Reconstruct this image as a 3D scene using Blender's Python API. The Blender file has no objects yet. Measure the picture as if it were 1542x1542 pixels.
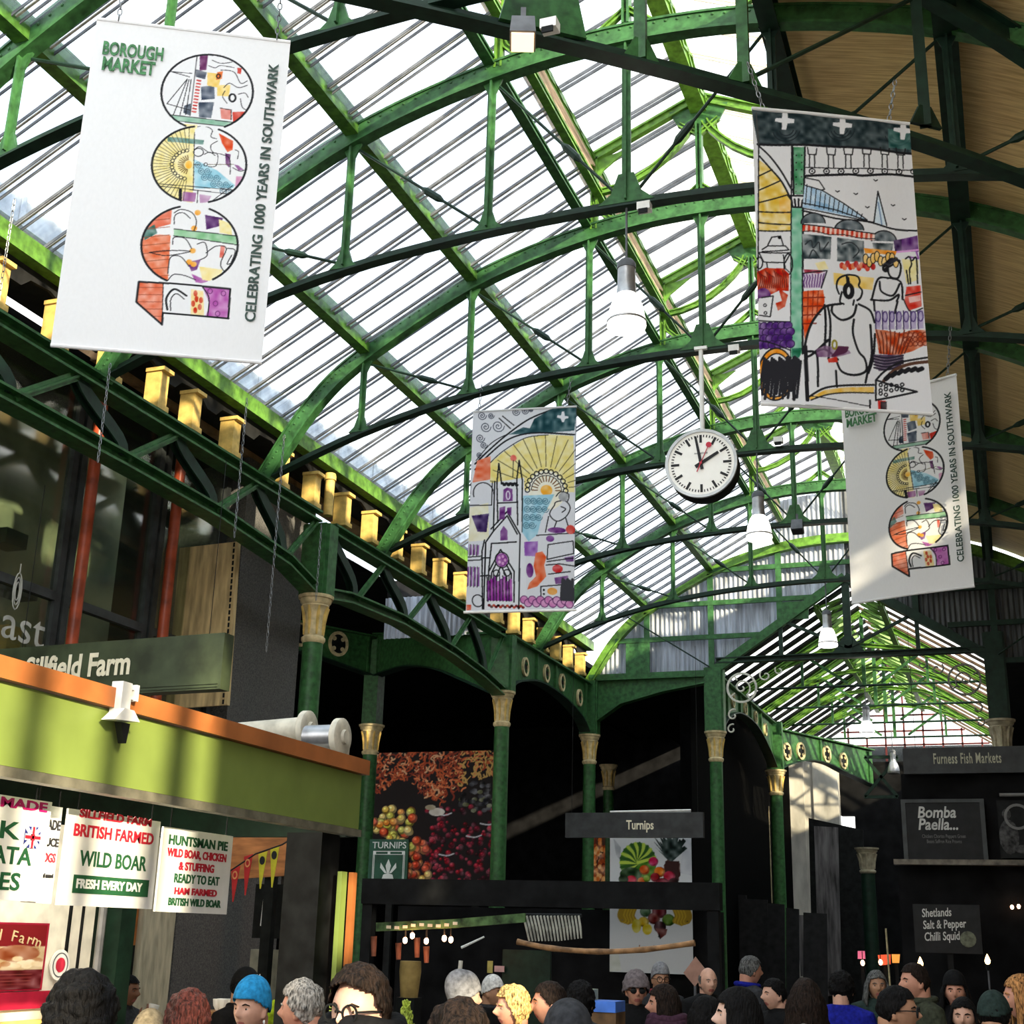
import bpy, bmesh, math, random
import numpy as np
from mathutils import Vector, Matrix, noise
random.seed(7)
SC = bpy.context.scene
COL = SC.collection
PI = math.pi

# ------------------------------------------------------------------ camera
cam_d = bpy.data.cameras.new('camera')
cam = bpy.data.objects.new('camera', cam_d); COL.objects.link(cam)
_R = ((0.93958428, 0.34137075, 0.02544411), (-0.08080002, 0.2933929, -0.95257124), (-0.33264508, 0.89296507, 0.30325012))
cam.matrix_world = Matrix(((_R[0][0], -_R[1][0], -_R[2][0], 0), (_R[0][1], -_R[1][1], -_R[2][1], 0), (_R[0][2], -_R[1][2], -_R[2][2], 1.9), (0, 0, 0, 1)))
cam_d.sensor_width = 36; cam_d.lens = 36 * 2000 / 1542
cam_d.clip_start = 0.05; cam_d.clip_end = 500
SC.camera = cam
SC.view_settings.view_transform = 'Standard'; SC.view_settings.look = 'None'
SC.view_settings.gamma = 1; SC.view_settings.use_curve_mapping = False
SC.view_settings.exposure = 0.15

# ------------------------------------------------------------------ sky and sun
SUN = Vector((0.75, -0.58, 0.316)).normalized()
w = bpy.data.worlds.new('sky'); SC.world = w; w.use_nodes = True
nt = w.node_tree; N = nt.nodes; L = nt.links; N.clear()
def nd(t, **k):
    n = N.new(t)
    for a, b in k.items(): setattr(n, a, b)
    return n
out = nd('ShaderNodeOutputWorld'); bg = nd('ShaderNodeBackground'); L.new(bg.outputs[0], out.inputs[0])
tc = nd('ShaderNodeTexCoord'); no = nd('ShaderNodeTexNoise'); no.inputs['Scale'].default_value = 3.2; no.inputs['Detail'].default_value = 5
L.new(tc.outputs['Generated'], no.inputs['Vector'])
dt = nd('ShaderNodeVectorMath', operation='DOT_PRODUCT'); dt.inputs[1].default_value = SUN; L.new(tc.outputs['Generated'], dt.inputs[0])
sep = nd('ShaderNodeSeparateXYZ'); L.new(tc.outputs['Generated'], sep.inputs[0])
mr = nd('ShaderNodeMapRange'); mr.inputs[1].default_value = 0.75; mr.inputs[2].default_value = 0.1; L.new(sep.outputs[2], mr.inputs[0])
ad = nd('ShaderNodeMath', operation='ADD'); L.new(mr.outputs[0], ad.inputs[0])
cl = nd('ShaderNodeMapRange'); cl.inputs[1].default_value = 0.42; cl.inputs[2].default_value = 0.62; L.new(no.outputs['Fac'], cl.inputs[0]); L.new(cl.outputs[0], ad.inputs[1])
ad.use_clamp = True
mx = nd('ShaderNodeMix', data_type='RGBA'); mx.inputs[6].default_value = (0.62, 0.80, 1.0, 1); mx.inputs[7].default_value = (1.0, 0.99, 0.97, 1)
L.new(ad.outputs[0], mx.inputs[0]); L.new(mx.outputs[2], bg.inputs[0])
g1 = nd('ShaderNodeMapRange'); g1.inputs[1].default_value = -0.35; g1.inputs[2].default_value = 1.0; g1.inputs[3].default_value = 2.6; g1.inputs[4].default_value = 4.4
L.new(dt.outputs['Value'], g1.inputs[0]); L.new(g1.outputs[0], bg.inputs[1])
sun_d = bpy.data.lights.new('sun', 'SUN'); sun_d.energy = 11.0; sun_d.color = (1.0, 0.87, 0.62); sun_d.angle = 0.02
sun = bpy.data.objects.new('sun', sun_d); COL.objects.link(sun)
sun.rotation_euler = SUN.to_track_quat('Z', 'Y').to_euler(); sun.location = (12, -8, 12)

# ------------------------------------------------------------------ helpers
def s2l(c):
    c = c / 255.0
    return c / 12.92 if c <= 0.04045 else ((c + 0.055) / 1.055) ** 2.4
def rgb(r, g, b): return (s2l(r), s2l(g), s2l(b))
MATS = {}
def mat(name, col, rough=0.6, metal=0.0, vary=0.12, scale=9.0, bump=0.0, trans=0.0, emit=None, estr=0.0, stretch=None, col2=None, spec=0.25):
    """procedural painted / stained surface: a base colour broken up by noise"""
    if name in MATS: return MATS[name]
    m = bpy.data.materials.new(name); m.use_nodes = True
    t = m.node_tree; n = t.nodes; l = t.links
    b = n['Principled BSDF']; o = n['Material Output']
    b.inputs['Roughness'].default_value = rough; b.inputs['Metallic'].default_value = metal
    b.inputs['Specular IOR Level'].default_value = spec
    c = n.new('ShaderNodeTexCoord'); z = n.new('ShaderNodeTexNoise'); z.inputs['Scale'].default_value = scale; z.inputs['Detail'].default_value = 6
    mp = n.new('ShaderNodeMapping'); l.new(c.outputs['Object'], mp.inputs[0]); l.new(mp.outputs[0], z.inputs['Vector'])
    if stretch: mp.inputs['Scale'].default_value = stretch
    r = n.new('ShaderNodeMix'); r.data_type = 'RGBA'
    c2 = col2 if col2 else tuple(x * (1 - 2.2 * vary) for x in col)
    c1 = tuple(min(1, x * (1 + vary)) for x in col)
    r.inputs[6].default_value = (*c1, 1); r.inputs[7].default_value = (*c2, 1)
    q = n.new('ShaderNodeMapRange'); q.inputs[1].default_value = 0.35; q.inputs[2].default_value = 0.7
    l.new(z.outputs['Fac'], q.inputs[0]); l.new(q.outputs[0], r.inputs[0]); l.new(r.outputs[2], b.inputs['Base Color'])
    if bump:
        u = n.new('ShaderNodeBump'); u.inputs['Strength'].default_value = bump; u.inputs['Distance'].default_value = 0.02
        l.new(z.outputs['Fac'], u.inputs['Height']); l.new(u.outputs[0], b.inputs['Normal'])
    if emit:
        b.inputs['Emission Color'].default_value = (*emit, 1); b.inputs['Emission Strength'].default_value = estr
    if trans:
        tr = n.new('ShaderNodeBsdfTranslucent'); l.new(r.outputs[2], tr.inputs[0])
        ms = n.new('ShaderNodeMixShader'); ms.inputs[0].default_value = trans
        l.new(b.outputs[0], ms.inputs[1]); l.new(tr.outputs[0], ms.inputs[2]); l.new(ms.outputs[0], o.inputs[0])
    MATS[name] = m
    return m
def glass(name, tint=(0.93, 0.96, 0.98), haze=0.07, streak=(1.5, 9, 1.5), gl=0.06, dirt=(0.75, 0.8, 0.85)):
    m = bpy.data.materials.new(name); m.use_nodes = True
    t = m.node_tree; n = t.nodes; l = t.links; n.remove(n['Principled BSDF']); o = n['Material Output']
    tr = n.new('ShaderNodeBsdfTransparent'); tl = n.new('ShaderNodeBsdfTranslucent'); gs = n.new('ShaderNodeBsdfGlossy')
    gs.inputs['Roughness'].default_value = 0.08; tl.inputs[0].default_value = (0.8, 0.84, 0.88, 1)
    c = n.new('ShaderNodeTexCoord'); mp = n.new('ShaderNodeMapping'); mp.inputs['Scale'].default_value = streak
    z = n.new('ShaderNodeTexNoise'); z.inputs['Scale'].default_value = 1.6; z.inputs['Detail'].default_value = 5
    l.new(c.outputs['Object'], mp.inputs[0]); l.new(mp.outputs[0], z.inputs['Vector'])
    q = n.new('ShaderNodeMapRange'); q.inputs[1].default_value = 0.42; q.inputs[2].default_value = 0.72; l.new(z.outputs['Fac'], q.inputs[0])
    cm = n.new('ShaderNodeMix'); cm.data_type = 'RGBA'; cm.inputs[6].default_value = (*tint, 1); cm.inputs[7].default_value = (*dirt, 1)
    l.new(q.outputs[0], cm.inputs[0]); l.new(cm.outputs[2], tr.inputs[0])
    a = n.new('ShaderNodeMixShader'); a.inputs[0].default_value = haze; l.new(tr.outputs[0], a.inputs[1]); l.new(tl.outputs[0], a.inputs[2])
    b = n.new('ShaderNodeMixShader'); b.inputs[0].default_value = gl; l.new(a.outputs[0], b.inputs[1]); l.new(gs.outputs[0], b.inputs[2])
    l.new(b.outputs[0], o.inputs[0]); MATS[name] = m
    return m
def printed(name, rough=0.75, trans=0.0):
    """ink on cloth or paper: the print is the colour attribute of the surface, over a fine weave"""
    m = bpy.data.materials.new(name); m.use_nodes = True
    t = m.node_tree; n = t.nodes; l = t.links; b = n['Principled BSDF']; o = n['Material Output']
    b.inputs['Roughness'].default_value = rough; b.inputs['Specular IOR Level'].default_value = 0.2
    a = n.new('ShaderNodeAttribute'); a.attribute_name = 'print'
    z = n.new('ShaderNodeTexNoise'); z.inputs['Scale'].default_value = 60
    q = n.new('ShaderNodeMapRange'); q.inputs[3].default_value = 0.93; q.inputs[4].default_value = 1.0; l.new(z.outputs['Fac'], q.inputs[0])
    x = n.new('ShaderNodeVectorMath'); x.operation = 'SCALE'; l.new(a.outputs['Color'], x.inputs[0]); l.new(q.outputs[0], x.inputs['Scale'])
    l.new(x.outputs[0], b.inputs['Base Color'])
    if trans:
        tr = n.new('ShaderNodeBsdfTranslucent'); l.new(x.outputs[0], tr.inputs[0])
        ms = n.new('ShaderNodeMixShader'); ms.inputs[0].default_value = trans
        l.new(b.outputs[0], ms.inputs[1]); l.new(tr.outputs[0], ms.inputs[2]); l.new(ms.outputs[0], o.inputs[0])
    MATS[name] = m
    return m

def frame(d, up=(0, 0, 1)):
    d = Vector(d).normalized(); u = Vector(up)
    if abs(d.dot(u.normalized())) > 0.995: u = Vector((0, 1, 0)) if abs(d.z) > 0.9 else Vector((0, 0, 1))
    s = d.cross(u).normalized(); return d, s, s.cross(d).normalized()

class MB:
    def __init__(s): s.v = []; s.f = []; s.m = []
    def add(s, vs, fs, mi=0):
        o = len(s.v); s.v += [tuple(p) for p in vs]; s.f += [tuple(i + o for i in f) for f in fs]; s.m += [mi] * len(fs); return s
    def box(s, c, d, R=None, mi=0):
        c = Vector(c); h = [x / 2 for x in d]
        p = [Vector((a * h[0], b * h[1], e * h[2])) for a in (-1, 1) for b in (-1, 1) for e in (-1, 1)]
        if R is not None: p = [R @ q for q in p]
        return s.add([c + q for q in p], [(0, 1, 3, 2), (4, 6, 7, 5), (0, 4, 5, 1), (2, 3, 7, 6), (0, 2, 6, 4), (1, 5, 7, 3)], mi)
    def bx(s, x0, x1, y0, y1, z0, z1, mi=0): return s.box(((x0 + x1) / 2, (y0 + y1) / 2, (z0 + z1) / 2), (abs(x1 - x0), abs(y1 - y0), abs(z1 - z0)), None, mi)
    def beam(s, p, q, w, h, up=(0, 0, 1), mi=0, off=0.0):
        return s.path([p, q], w, h, up, mi, off)
    def path(s, pts, w, h, up=(0, 0, 1), mi=0, off=0.0, side=0.0):
        """rectangular bar swept along a polyline: w across, h along up, off shifts along up, side shifts across"""
        pts = [Vector(p) for p in pts]; n = len(pts); vs = []; fs = []
        for i, p in enumerate(pts):
            a = pts[max(0, i - 1)]; b = pts[min(n - 1, i + 1)]
            d, sd, u = frame(b - a, up)
            k = 1.0
            if 0 < i < n - 1:
                c = (pts[i] - a).normalized().dot(d); k = 1 / max(0.5, c)
            p = p + u * off * k + sd * side
            vs += [p - sd * w / 2 - u * h / 2 * k, p + sd * w / 2 - u * h / 2 * k, p + sd * w / 2 + u * h / 2 * k, p - sd * w / 2 + u * h / 2 * k]
        for i in range(n - 1):
            o = 4 * i
            for k in range(4): fs.append((o + k, o + 4 + k, o + 4 + (k + 1) % 4, o + (k + 1) % 4))
        fs += [(0, 1, 2, 3), (4 * n - 1, 4 * n - 2, 4 * n - 3, 4 * n - 4)]
        return s.add(vs, fs, mi)
    def tee(s, pts, w, h, t=0.02, up=(0, 0, 1), mi=0, top=True):
        """rolled iron section: web between a bottom and a top flange"""
        s.path(pts, t, h - 2 * t, up, mi); s.path(pts, w, t, up, mi, off=-h / 2 + t / 2)
        if top: s.path(pts, w, t, up, mi, off=h / 2 - t / 2)
        return s
    def tube(s, pts, r, n=8, mi=0):
        pts = [Vector(p) for p in pts]; m = len(pts); rr = r if isinstance(r, (list, tuple)) else [r] * m
        vs = []; fs = []; pu = None
        for i, p in enumerate(pts):
            d = pts[min(m - 1, i + 1)] - pts[max(0, i - 1)]
            if d.length < 1e-9: d = Vector((0, 0, 1))
            d, sd, u = frame(d, pu if pu else (0, 0, 1)); pu = u
            for k in range(n):
                a = 2 * PI * k / n; vs.append(p + (sd * math.cos(a) + u * math.sin(a)) * rr[i])
        for i in range(m - 1):
            for k in range(n): fs.append((i * n + k, i * n + (k + 1) % n, (i + 1) * n + (k + 1) % n, (i + 1) * n + k))
        fs += [tuple(range(n))[::-1], tuple((m - 1) * n + k for k in range(n))]
        return s.add(vs, fs, mi)
    def lathe(s, prof, c=(0, 0, 0), n=20, R=None, mi=0, sq=0):
        """profile of (radius, height); sq: square section"""
        c = Vector(c); vs = []; fs = []; m = len(prof); ph = PI / 4 if sq else 0
        if sq: n = 4
        for r, z in prof:
            for k in range(n):
                a = 2 * PI * k / n + ph; q = Vector((r * math.cos(a), r * math.sin(a), z))
                vs.append(c + (R @ q if R is not None else q))
        for i in range(m - 1):
            for k in range(n): fs.append((i * n + k, i * n + (k + 1) % n, (i + 1) * n + (k + 1) % n, (i + 1) * n + k))
        fs += [tuple(range(n))[::-1], tuple((m - 1) * n + k for k in range(n))]
        return s.add(vs, fs, mi)
    def prism(s, poly, o, ax, ay, t, mi=0):
        """polygon in the plane (o; ax, ay), thickness t centred"""
        o = Vector(o); ax = Vector(ax); ay = Vector(ay); nz = ax.cross(ay).normalized(); n = len(poly)
        a = [o + ax * x + ay * y - nz * t / 2 for x, y in poly]; b = [p + nz * t for p in a]
        return s.add(a + b, [tuple(range(n))[::-1], tuple(range(n, 2 * n))] + [(i, (i + 1) % n, n + (i + 1) % n, n + i) for i in range(n)], mi)
    def ring(s, c, ax, ay, r0, r1, t, n=28, mi=0, ky=1.0):
        """flat annulus of thickness t"""
        c = Vector(c); ax = Vector(ax); ay = Vector(ay); nz = ax.cross(ay).normalized(); vs = []; fs = []
        for k in range(n):
            a = 2 * PI * k / n; d = ax * math.cos(a) + ay * math.sin(a) * ky
            vs += [c + d * r0 - nz * t / 2, c + d * r1 - nz * t / 2, c + d * r1 + nz * t / 2, c + d * r0 + nz * t / 2]
        for k in range(n):
            o = 4 * k; q = 4 * ((k + 1) % n)
            for j in range(4): fs.append((o + j, o + (j + 1) % 4, q + (j + 1) % 4, q + j))
        return s.add(vs, fs, mi)
    def ell(s, c, r, nu=12, nv=8, R=None, mi=0):
        c = Vector(c); vs = []; fs = []
        for j in range(1, nv):
            t = PI * j / nv
            for i in range(nu):
                a = 2 * PI * i / nu; q = Vector((r[0] * math.sin(t) * math.cos(a), r[1] * math.sin(t) * math.sin(a), r[2] * math.cos(t)))
                vs.append(c + (R @ q if R is not None else q))
        zt = Vector((0, 0, r[2])); vs += [c + (R @ zt if R is not None else zt), c - (R @ zt if R is not None else zt)]
        T = len(vs) - 2
        for j in range(nv - 2):
            for i in range(nu): fs.append((j * nu + i, (j + 1) * nu + i, (j + 1) * nu + (i + 1) % nu, j * nu + (i + 1) % nu))
        for i in range(nu):
            fs.append((T, i, (i + 1) % nu)); fs.append((T + 1, (nv - 2) * nu + (i + 1) % nu, (nv - 2) * nu + i))
        return s.add(vs, fs, mi)
    def build(s, name, mats, parent=None, local=False, smooth=False, org=None):
        me = bpy.data.meshes.new(name); vs = s.v
        base = Vector(org) if org else Vector((0, 0, 0))
        if parent is not None and not local:
            p = parent
            while p is not None: base = base + p.location; p = p.parent
        if base.length > 0 and not (local and not org): vs = [(a - base.x, b - base.y, c - base.z) for a, b, c in vs]
        me.from_pydata(vs, [], s.f)
        for mm in (mats if isinstance(mats, (list, tuple)) else [mats]): me.materials.append(mm)
        if any(s.m): me.polygons.foreach_set('material_index', s.m)
        bm = bmesh.new(); bm.from_mesh(me); bmesh.ops.recalc_face_normals(bm, faces=bm.faces[:]); bm.to_mesh(me); bm.free()
        if smooth:
            me.polygons.foreach_set('use_smooth', [True] * len(me.polygons))
            try: me.set_sharp_from_angle(angle=math.radians(38))
            except Exception: pass
        o = bpy.data.objects.new(name, me); COL.objects.link(o)
        if org: o.location = org
        if parent is not None: o.parent = parent
        return o

def tag(o, label, cat, group=None, kind=None):
    o['label'] = label; o['category'] = cat
    if group: o['group'] = group
    if kind: o['kind'] = kind
    return o
def thing(name, label, cat, loc=(0, 0, 0), rotz=0.0, group=None):
    o = bpy.data.objects.new(name, None); COL.objects.link(o); o.empty_display_size = 0.1
    o.location = loc; o.rotation_euler = (0, 0, rotz)
    return tag(o, label, cat, group)
def struct(o, label=None, cat=None):
    o['kind'] = 'structure'
    if label: o['label'] = label; o['category'] = cat
    return o
def dup(root, loc=None, label=None, rotz=None):
    r = root.copy(); COL.objects.link(r)
    if loc is not None: r.location = loc
    if rotz is not None: r.rotation_euler = (0, 0, rotz)
    if label: r['label'] = label
    for ch in list(root.children):
        c = ch.copy(); COL.objects.link(c); c.parent = r
        for g in list(ch.children):
            d = g.copy(); COL.objects.link(d); d.parent = c
    return r
_fonts = {}
def text(s, size, material, parent, loc, rot, name='lettering', depth=0.004, sx=1.0, bold=0.0, align='CENTER', shear=0.0, spacing=1.0, org=None):
    """lettering cut from a text curve into a mesh part; loc/rot local to the parent"""
    cu = bpy.data.curves.new(name, 'FONT'); cu.body = s; cu.size = size; cu.extrude = depth / 2; cu.align_x = align; cu.align_y = 'CENTER'
    cu.offset = bold; cu.shear = shear; cu.space_character = spacing; cu.resolution_u = 3
    tmp = bpy.data.objects.new('tmp', cu); COL.objects.link(tmp)
    bpy.context.view_layer.update()
    me = bpy.data.meshes.new_from_object(tmp.evaluated_get(bpy.context.evaluated_depsgraph_get()))
    COL.objects.unlink(tmp); bpy.data.objects.remove(tmp)
    me.name = name; me.materials.clear(); me.materials.append(material)
    me.transform(rot.to_4x4() @ Matrix.Diagonal((sx, 1, 1, 1)))
    o = bpy.data.objects.new(name, me); COL.objects.link(o); o.location = loc
    if parent is not None: o.parent = parent
    return o
RX = Matrix.Rotation(PI / 2, 3, 'X')            # text upright, facing -Y
def facing(rz): return Matrix.Rotation(rz, 3, 'Z') @ RX

# ------------------------------------------------------------------ surfaces
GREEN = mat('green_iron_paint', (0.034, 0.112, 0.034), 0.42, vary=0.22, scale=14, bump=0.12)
DGREEN = mat('dark_and_shaded_green_paint', (0.008, 0.026, 0.015), 0.5, vary=0.2, scale=10, bump=0.1)  # dark green things, and ironwork whose shade is put into the colour
GREEN2 = mat('sunlit_green_iron_paint', (0.105, 0.235, 0.030), 0.42, vary=0.22, scale=14, bump=0.1)  # yellower copy of the iron green, sunlight put into the colour
BLACKI = mat('black_iron', (0.009, 0.010, 0.010), 0.55, vary=0.3, spec=0.12)
CREAM = mat('cream_paint', (0.62, 0.50, 0.27), 0.55, vary=0.18, scale=12, bump=0.1)
OCHRE = mat('ochre_paint', (0.62, 0.42, 0.12), 0.55, vary=0.15, scale=12)
ROPE = mat('grey_chain_steel', (0.22, 0.23, 0.24), 0.4, 0.7, vary=0.2)
GLZ = glass('roof_glass'); GLZ2 = glass('clear_glass', (0.97, 0.97, 0.95), 0.06, (1, 1, 1), 0.04, (0.93, 0.93, 0.92))
BAR = mat('grey_glazing_bar', (0.15, 0.155, 0.17), 0.5, vary=0.2)
BARW = mat('pale_glazing_cap', (0.62, 0.55, 0.47), 0.55, vary=0.12)
BRICK = mat('brown_brick', (0.30, 0.19, 0.10), 0.85, vary=0.25, scale=5, bump=0.4)
LEAD = mat('lead_flashing', (0.50, 0.52, 0.56), 0.5, vary=0.2, scale=6)
BLACKW = mat('black_board', (0.012, 0.012, 0.012), 0.7, vary=0.3)
DARK = mat('near_black_surface', (0.008, 0.008, 0.0085), 0.85, vary=0.3, scale=3, spec=0.08)  # one near-black tone for walls, ceilings and stall backs
STEELW = mat('white_enamel', (0.82, 0.81, 0.77), 0.4, vary=0.06)
# ================================================================== SETTING: ground, roof, walls
CX = -2.35
YA = [6.05, 8.62, 11.36, 14.24, 17.12, 20.15, 23.12]      # truss planes; the last is the gable
def spl(pts, n):
    """smooth curve through 2-D points (Catmull-Rom)"""
    P = [pts[0]] + list(pts) + [pts[-1]]; r = []
    for i in range(1, len(P) - 2):
        for k in range(n):
            t = k / n; q = []
            for c in range(len(pts[0])):
                a, b, d, e = P[i - 1][c], P[i][c], P[i + 1][c], P[i + 2][c]
                q.append(0.5 * (2 * b + (d - a) * t + (2 * a - 5 * b + 4 * d - e) * t * t + (3 * b - a - 3 * d + e) * t ** 3))
            r.append(tuple(q))
    r.append(tuple(pts[-1])); return r
RIBL = [(-7.0, 6.35), (-6.5, 7.1), (-5.91, 7.62), (-4.73, 8.27), (-3.48, 8.63), (-2.35, 8.73)]
TIEL = [(-7.0, 6.36), (-5.91, 6.76), (-4.73, 7.04), (-3.48, 7.18), (-2.35, 7.22)]
def mirror(h): return h + [(2 * CX - x, z) for x, z in h[-2::-1]]
def xz(pts, y): return [(x, y, z) for x, z in pts]
def interp(curve, x):
    for (a, b), (c, d) in zip(curve, curve[1:]):
        if a <= x <= c: return b + (d - b) * (x - a) / (c - a)
    return curve[-1][1]
RIB = spl(mirror(RIBL), 6); TIE = spl(mirror(TIEL), 5)

# floor
FLOOR = mat('worn_stone_paving', (0.24, 0.225, 0.21), 0.7, vary=0.3, scale=3, bump=0.2)
struct(MB().bx(-16, 6, -4, 46, -0.12, 0).build('floor', FLOOR))
# boarded vault on the right
BOARD = mat('brown_roof_boards', (0.90, 0.63, 0.30), 0.6, vary=0.2, scale=6, stretch=(0.5, 8, 0.5), bump=0.2, col2=(0.66, 0.43, 0.18))
vault = [(-1.2, 8.775), (-0.6, 8.62), (0.05, 8.42), (0.7, 8.1), (1.25, 7.72), (1.8, 7.2), (2.45, 6.55)]
mb = MB(); vc = spl(vault, 5)
for y0, y1 in ((2.6, 23.1),):
    vs = []; fs = []
    for (x, z) in vc:
        vs += [(x, y0, z), (x, y1, z), (x, y0, z + 0.09), (x, y1, z + 0.09)]
    for i in range(len(vc) - 1):
        a = 4 * i; b = a + 4
        fs += [(a, a + 1, b + 1, b), (a + 2, b + 2, b + 3, a + 3), (a, b, b + 2, a + 2), (a + 1, a + 3, b + 3, b + 1)]
    n = len(vs); fs += [(0, 2, 3, 1), (n - 4, n - 3, n - 1, n - 2)]
    mb.add(vs, fs)
struct(mb.build('ceiling', BOARD, smooth=True))
# right wall: out of the frame, with the street entrance beside the camera; gaps and piers shaped for the sun
WALLD = mat('dark_brick_wall', (0.30, 0.25, 0.19), 0.85, vary=0.3, scale=4, bump=0.3)
mb = MB()
mb.bx(2.5, 2.62, 1.03, 2.42, 0, 6.75).bx(2.5, 2.62, 2.42, 2.78, 0, 4.0).bx(2.5, 2.62, 2.42, 2.78, 4.30, 4.42).bx(2.5, 2.62, 2.42, 2.78, 4.95, 6.75).bx(2.5, 2.62, 2.78, 2.95, 0, 6.75).bx(2.5, 2.62, 2.95, 3.55, 0, 3.58).bx(2.5, 2.62, 2.95, 3.55, 4.0, 6.75)  # gaps cut to throw sun on the stall corner and some heads
mb.bx(2.5, 2.62, 3.55, 8.35, 0, 6.75).bx(2.5, 2.62, 8.35, 9.1, 0, 6.28).bx(2.5, 2.62, 9.1, 42, 0, 6.75)  # gap left at the top to throw a sun band on the banner
for y_, w_ in ((-1.3, 0.10), (-0.85, 0.07), (-0.42, 0.09), (0.12, 0.10), (0.62, 0.15)): mb.bx(2.5, 2.60, y_, y_ + w_, 0, 5.75)  # piers added to cast shadow bands on the stall fascia
struct(mb.build('wall_right', WALLD))
struct(MB().bx(2.5, 2.75, -4, 1.9, 5.75, 10.0).build('wall_right_sun_stop', WALLD))  # unseen, added to keep direct sun off the near banner
struct(MB().bx(-16, 4.5, -4.3, -4.0, 0, 5.2).bx(-16.3, -16, -4, 8, 0, 6).build('wall_front', WALLD))

# glazed left slope, one glazed bay per pair of trusses, with its glazing bars
GX0, GZ0, GX1, GZ1 = -7.16, 6.98, -3.42, 9.06
ux = Vector((GX1 - GX0, 0, GZ1 - GZ0)).normalized(); un = Vector((-ux.z, 0, ux.x)); Ls = math.hypot(GX1 - GX0, GZ1 - GZ0)
RG = Matrix((ux, Vector((0, 1, 0)), un)).transposed()
bays = [(2.6, 6.05)] + list(zip(YA[:-1], YA[1:]))
for i, (y0, y1) in enumerate(bays):
    c = Vector(((GX0 + GX1) / 2, (y0 + y1) / 2, (GZ0 + GZ1) / 2))
    wn = struct(MB().box(c + un * 0.02, (Ls, y1 - y0 - 0.004, 0.008), RG).build('window_%d' % (i + 1), GLZ))
    n = max(1, round((y1 - y0) / 0.36)); mb = MB()
    for k in range(n):
        y = y0 + (k + 0.5) * (y1 - y0) / n
        a = Vector((GX0, y, GZ0)); b = Vector((GX1, y, GZ1))
        for dy in (-0.042, 0.042): mb.path([a + Vector((0, dy, 0)), b + Vector((0, dy, 0))], 0.007, 0.026, un, 0, off=-0.006)
        mb.path([a, b], 0.018, 0.01, un, 1, off=0.008)
    mb.build('glazing_bars', [BAR, BARW], wn)
# lantern: left roof slope, right roof slope, louvred left side, open right side
LX0, LX1, LZE, LZR = -3.62, -1.08, 9.48, 10.06
def slope_bay(idx, x0, z0, x1, z1, y0, y1, thick, cap):
    u = Vector((x1 - x0, 0, z1 - z0)).normalized(); nn = Vector((-u.z, 0, u.x)); l = math.hypot(x1 - x0, z1 - z0)
    R = Matrix((u, Vector((0, 1, 0)), nn)).transposed()
    wn = struct(MB().box(((x0 + x1) / 2, (y0 + y1) / 2, (z0 + z1) / 2), (l, y1 - y0 - 0.004, 0.008), R).build('window_%d' % idx, GLZ2))
    n = max(1, round((y1 - y0) / 0.48)); mb = MB()
    for k in range(n):
        y = y0 + (k + 0.5) * (y1 - y0) / n
        for dy in (-0.03, 0.03): mb.path([(x0, y + dy, z0), (x1, y + dy, z1)], thick, 0.035, nn, 0, off=-0.02)
    mb.build('glazing_bars', cap, wn)
LOUV = mat('pale_pine_louvre', (0.58, 0.45, 0.33), 0.7, vary=0.25, scale=8, stretch=(1, 0.3, 6))
for i, (y0, y1) in enumerate(bays):
    slope_bay(11 + i, LX0, LZE, CX, LZR, y0, y1, 0.010, BAR)
    slope_bay(21 + i, CX, LZR, LX1, LZE, y0, y1, 0.008, BARW)
    mb = MB()
    for k in range(4):
        z = 9.10 + k * 0.105; R = Matrix.Rotation(math.radians(35), 3, 'Y')
        mb.box((-3.46, (y0 + y1) / 2, z), (0.10, y1 - y0 - 0.01, 0.014), R)
    struct(mb.build('trim_%d' % (i + 1), LOUV))
# behind the left eave: neighbouring parapet with lead coping, seen through the glass
mb = MB().bx(-7.9, -7.62, 4, 9.3, 7.2, 7.62, 0).bx(-7.9, -7.62, 9.3, 23.1, 6.9, 7.62, 0); mb.bx(-7.96, -7.58, 4, 23.1, 7.62, 7.86, 1)
for y in range(4, 24): mb.bx(-7.57, -7.55, y, y + 0.05, 7.6, 7.88, 1)
struct(mb.build('wall_parapet', [BRICK, LEAD]))
# valance board with scalloped lower edge
mb = MB(); pts = [(3.0, 6.99)]; y = 3.0
low = []
while y < 23.0:
    low += [(y, 6.80), (y + 0.10, 6.73), (y + 0.26, 6.73), (y + 0.36, 6.82), (y + 0.60, 6.84)]; y += 0.72
poly = [(3.0, 6.99)] + low + [(23.0, 6.99)]
mb.prism(poly, (-7.06, 0, 0), (0, 1, 0), (0, 0, 1), 0.03); struct(mb.build('trim_20', BLACKW))
# soffit behind the valance
struct(MB().bx(-7.65, -7.04, 3, 23.1, 6.97, 7.0).build('trim_21', BLACKW))

GREEN3 = mat('part_sunlit_green_iron_paint', (0.07, 0.175, 0.026), 0.42, vary=0.25, scale=14, bump=0.1)  # lifted copy of the iron green, some sunlight put into the colour
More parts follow.
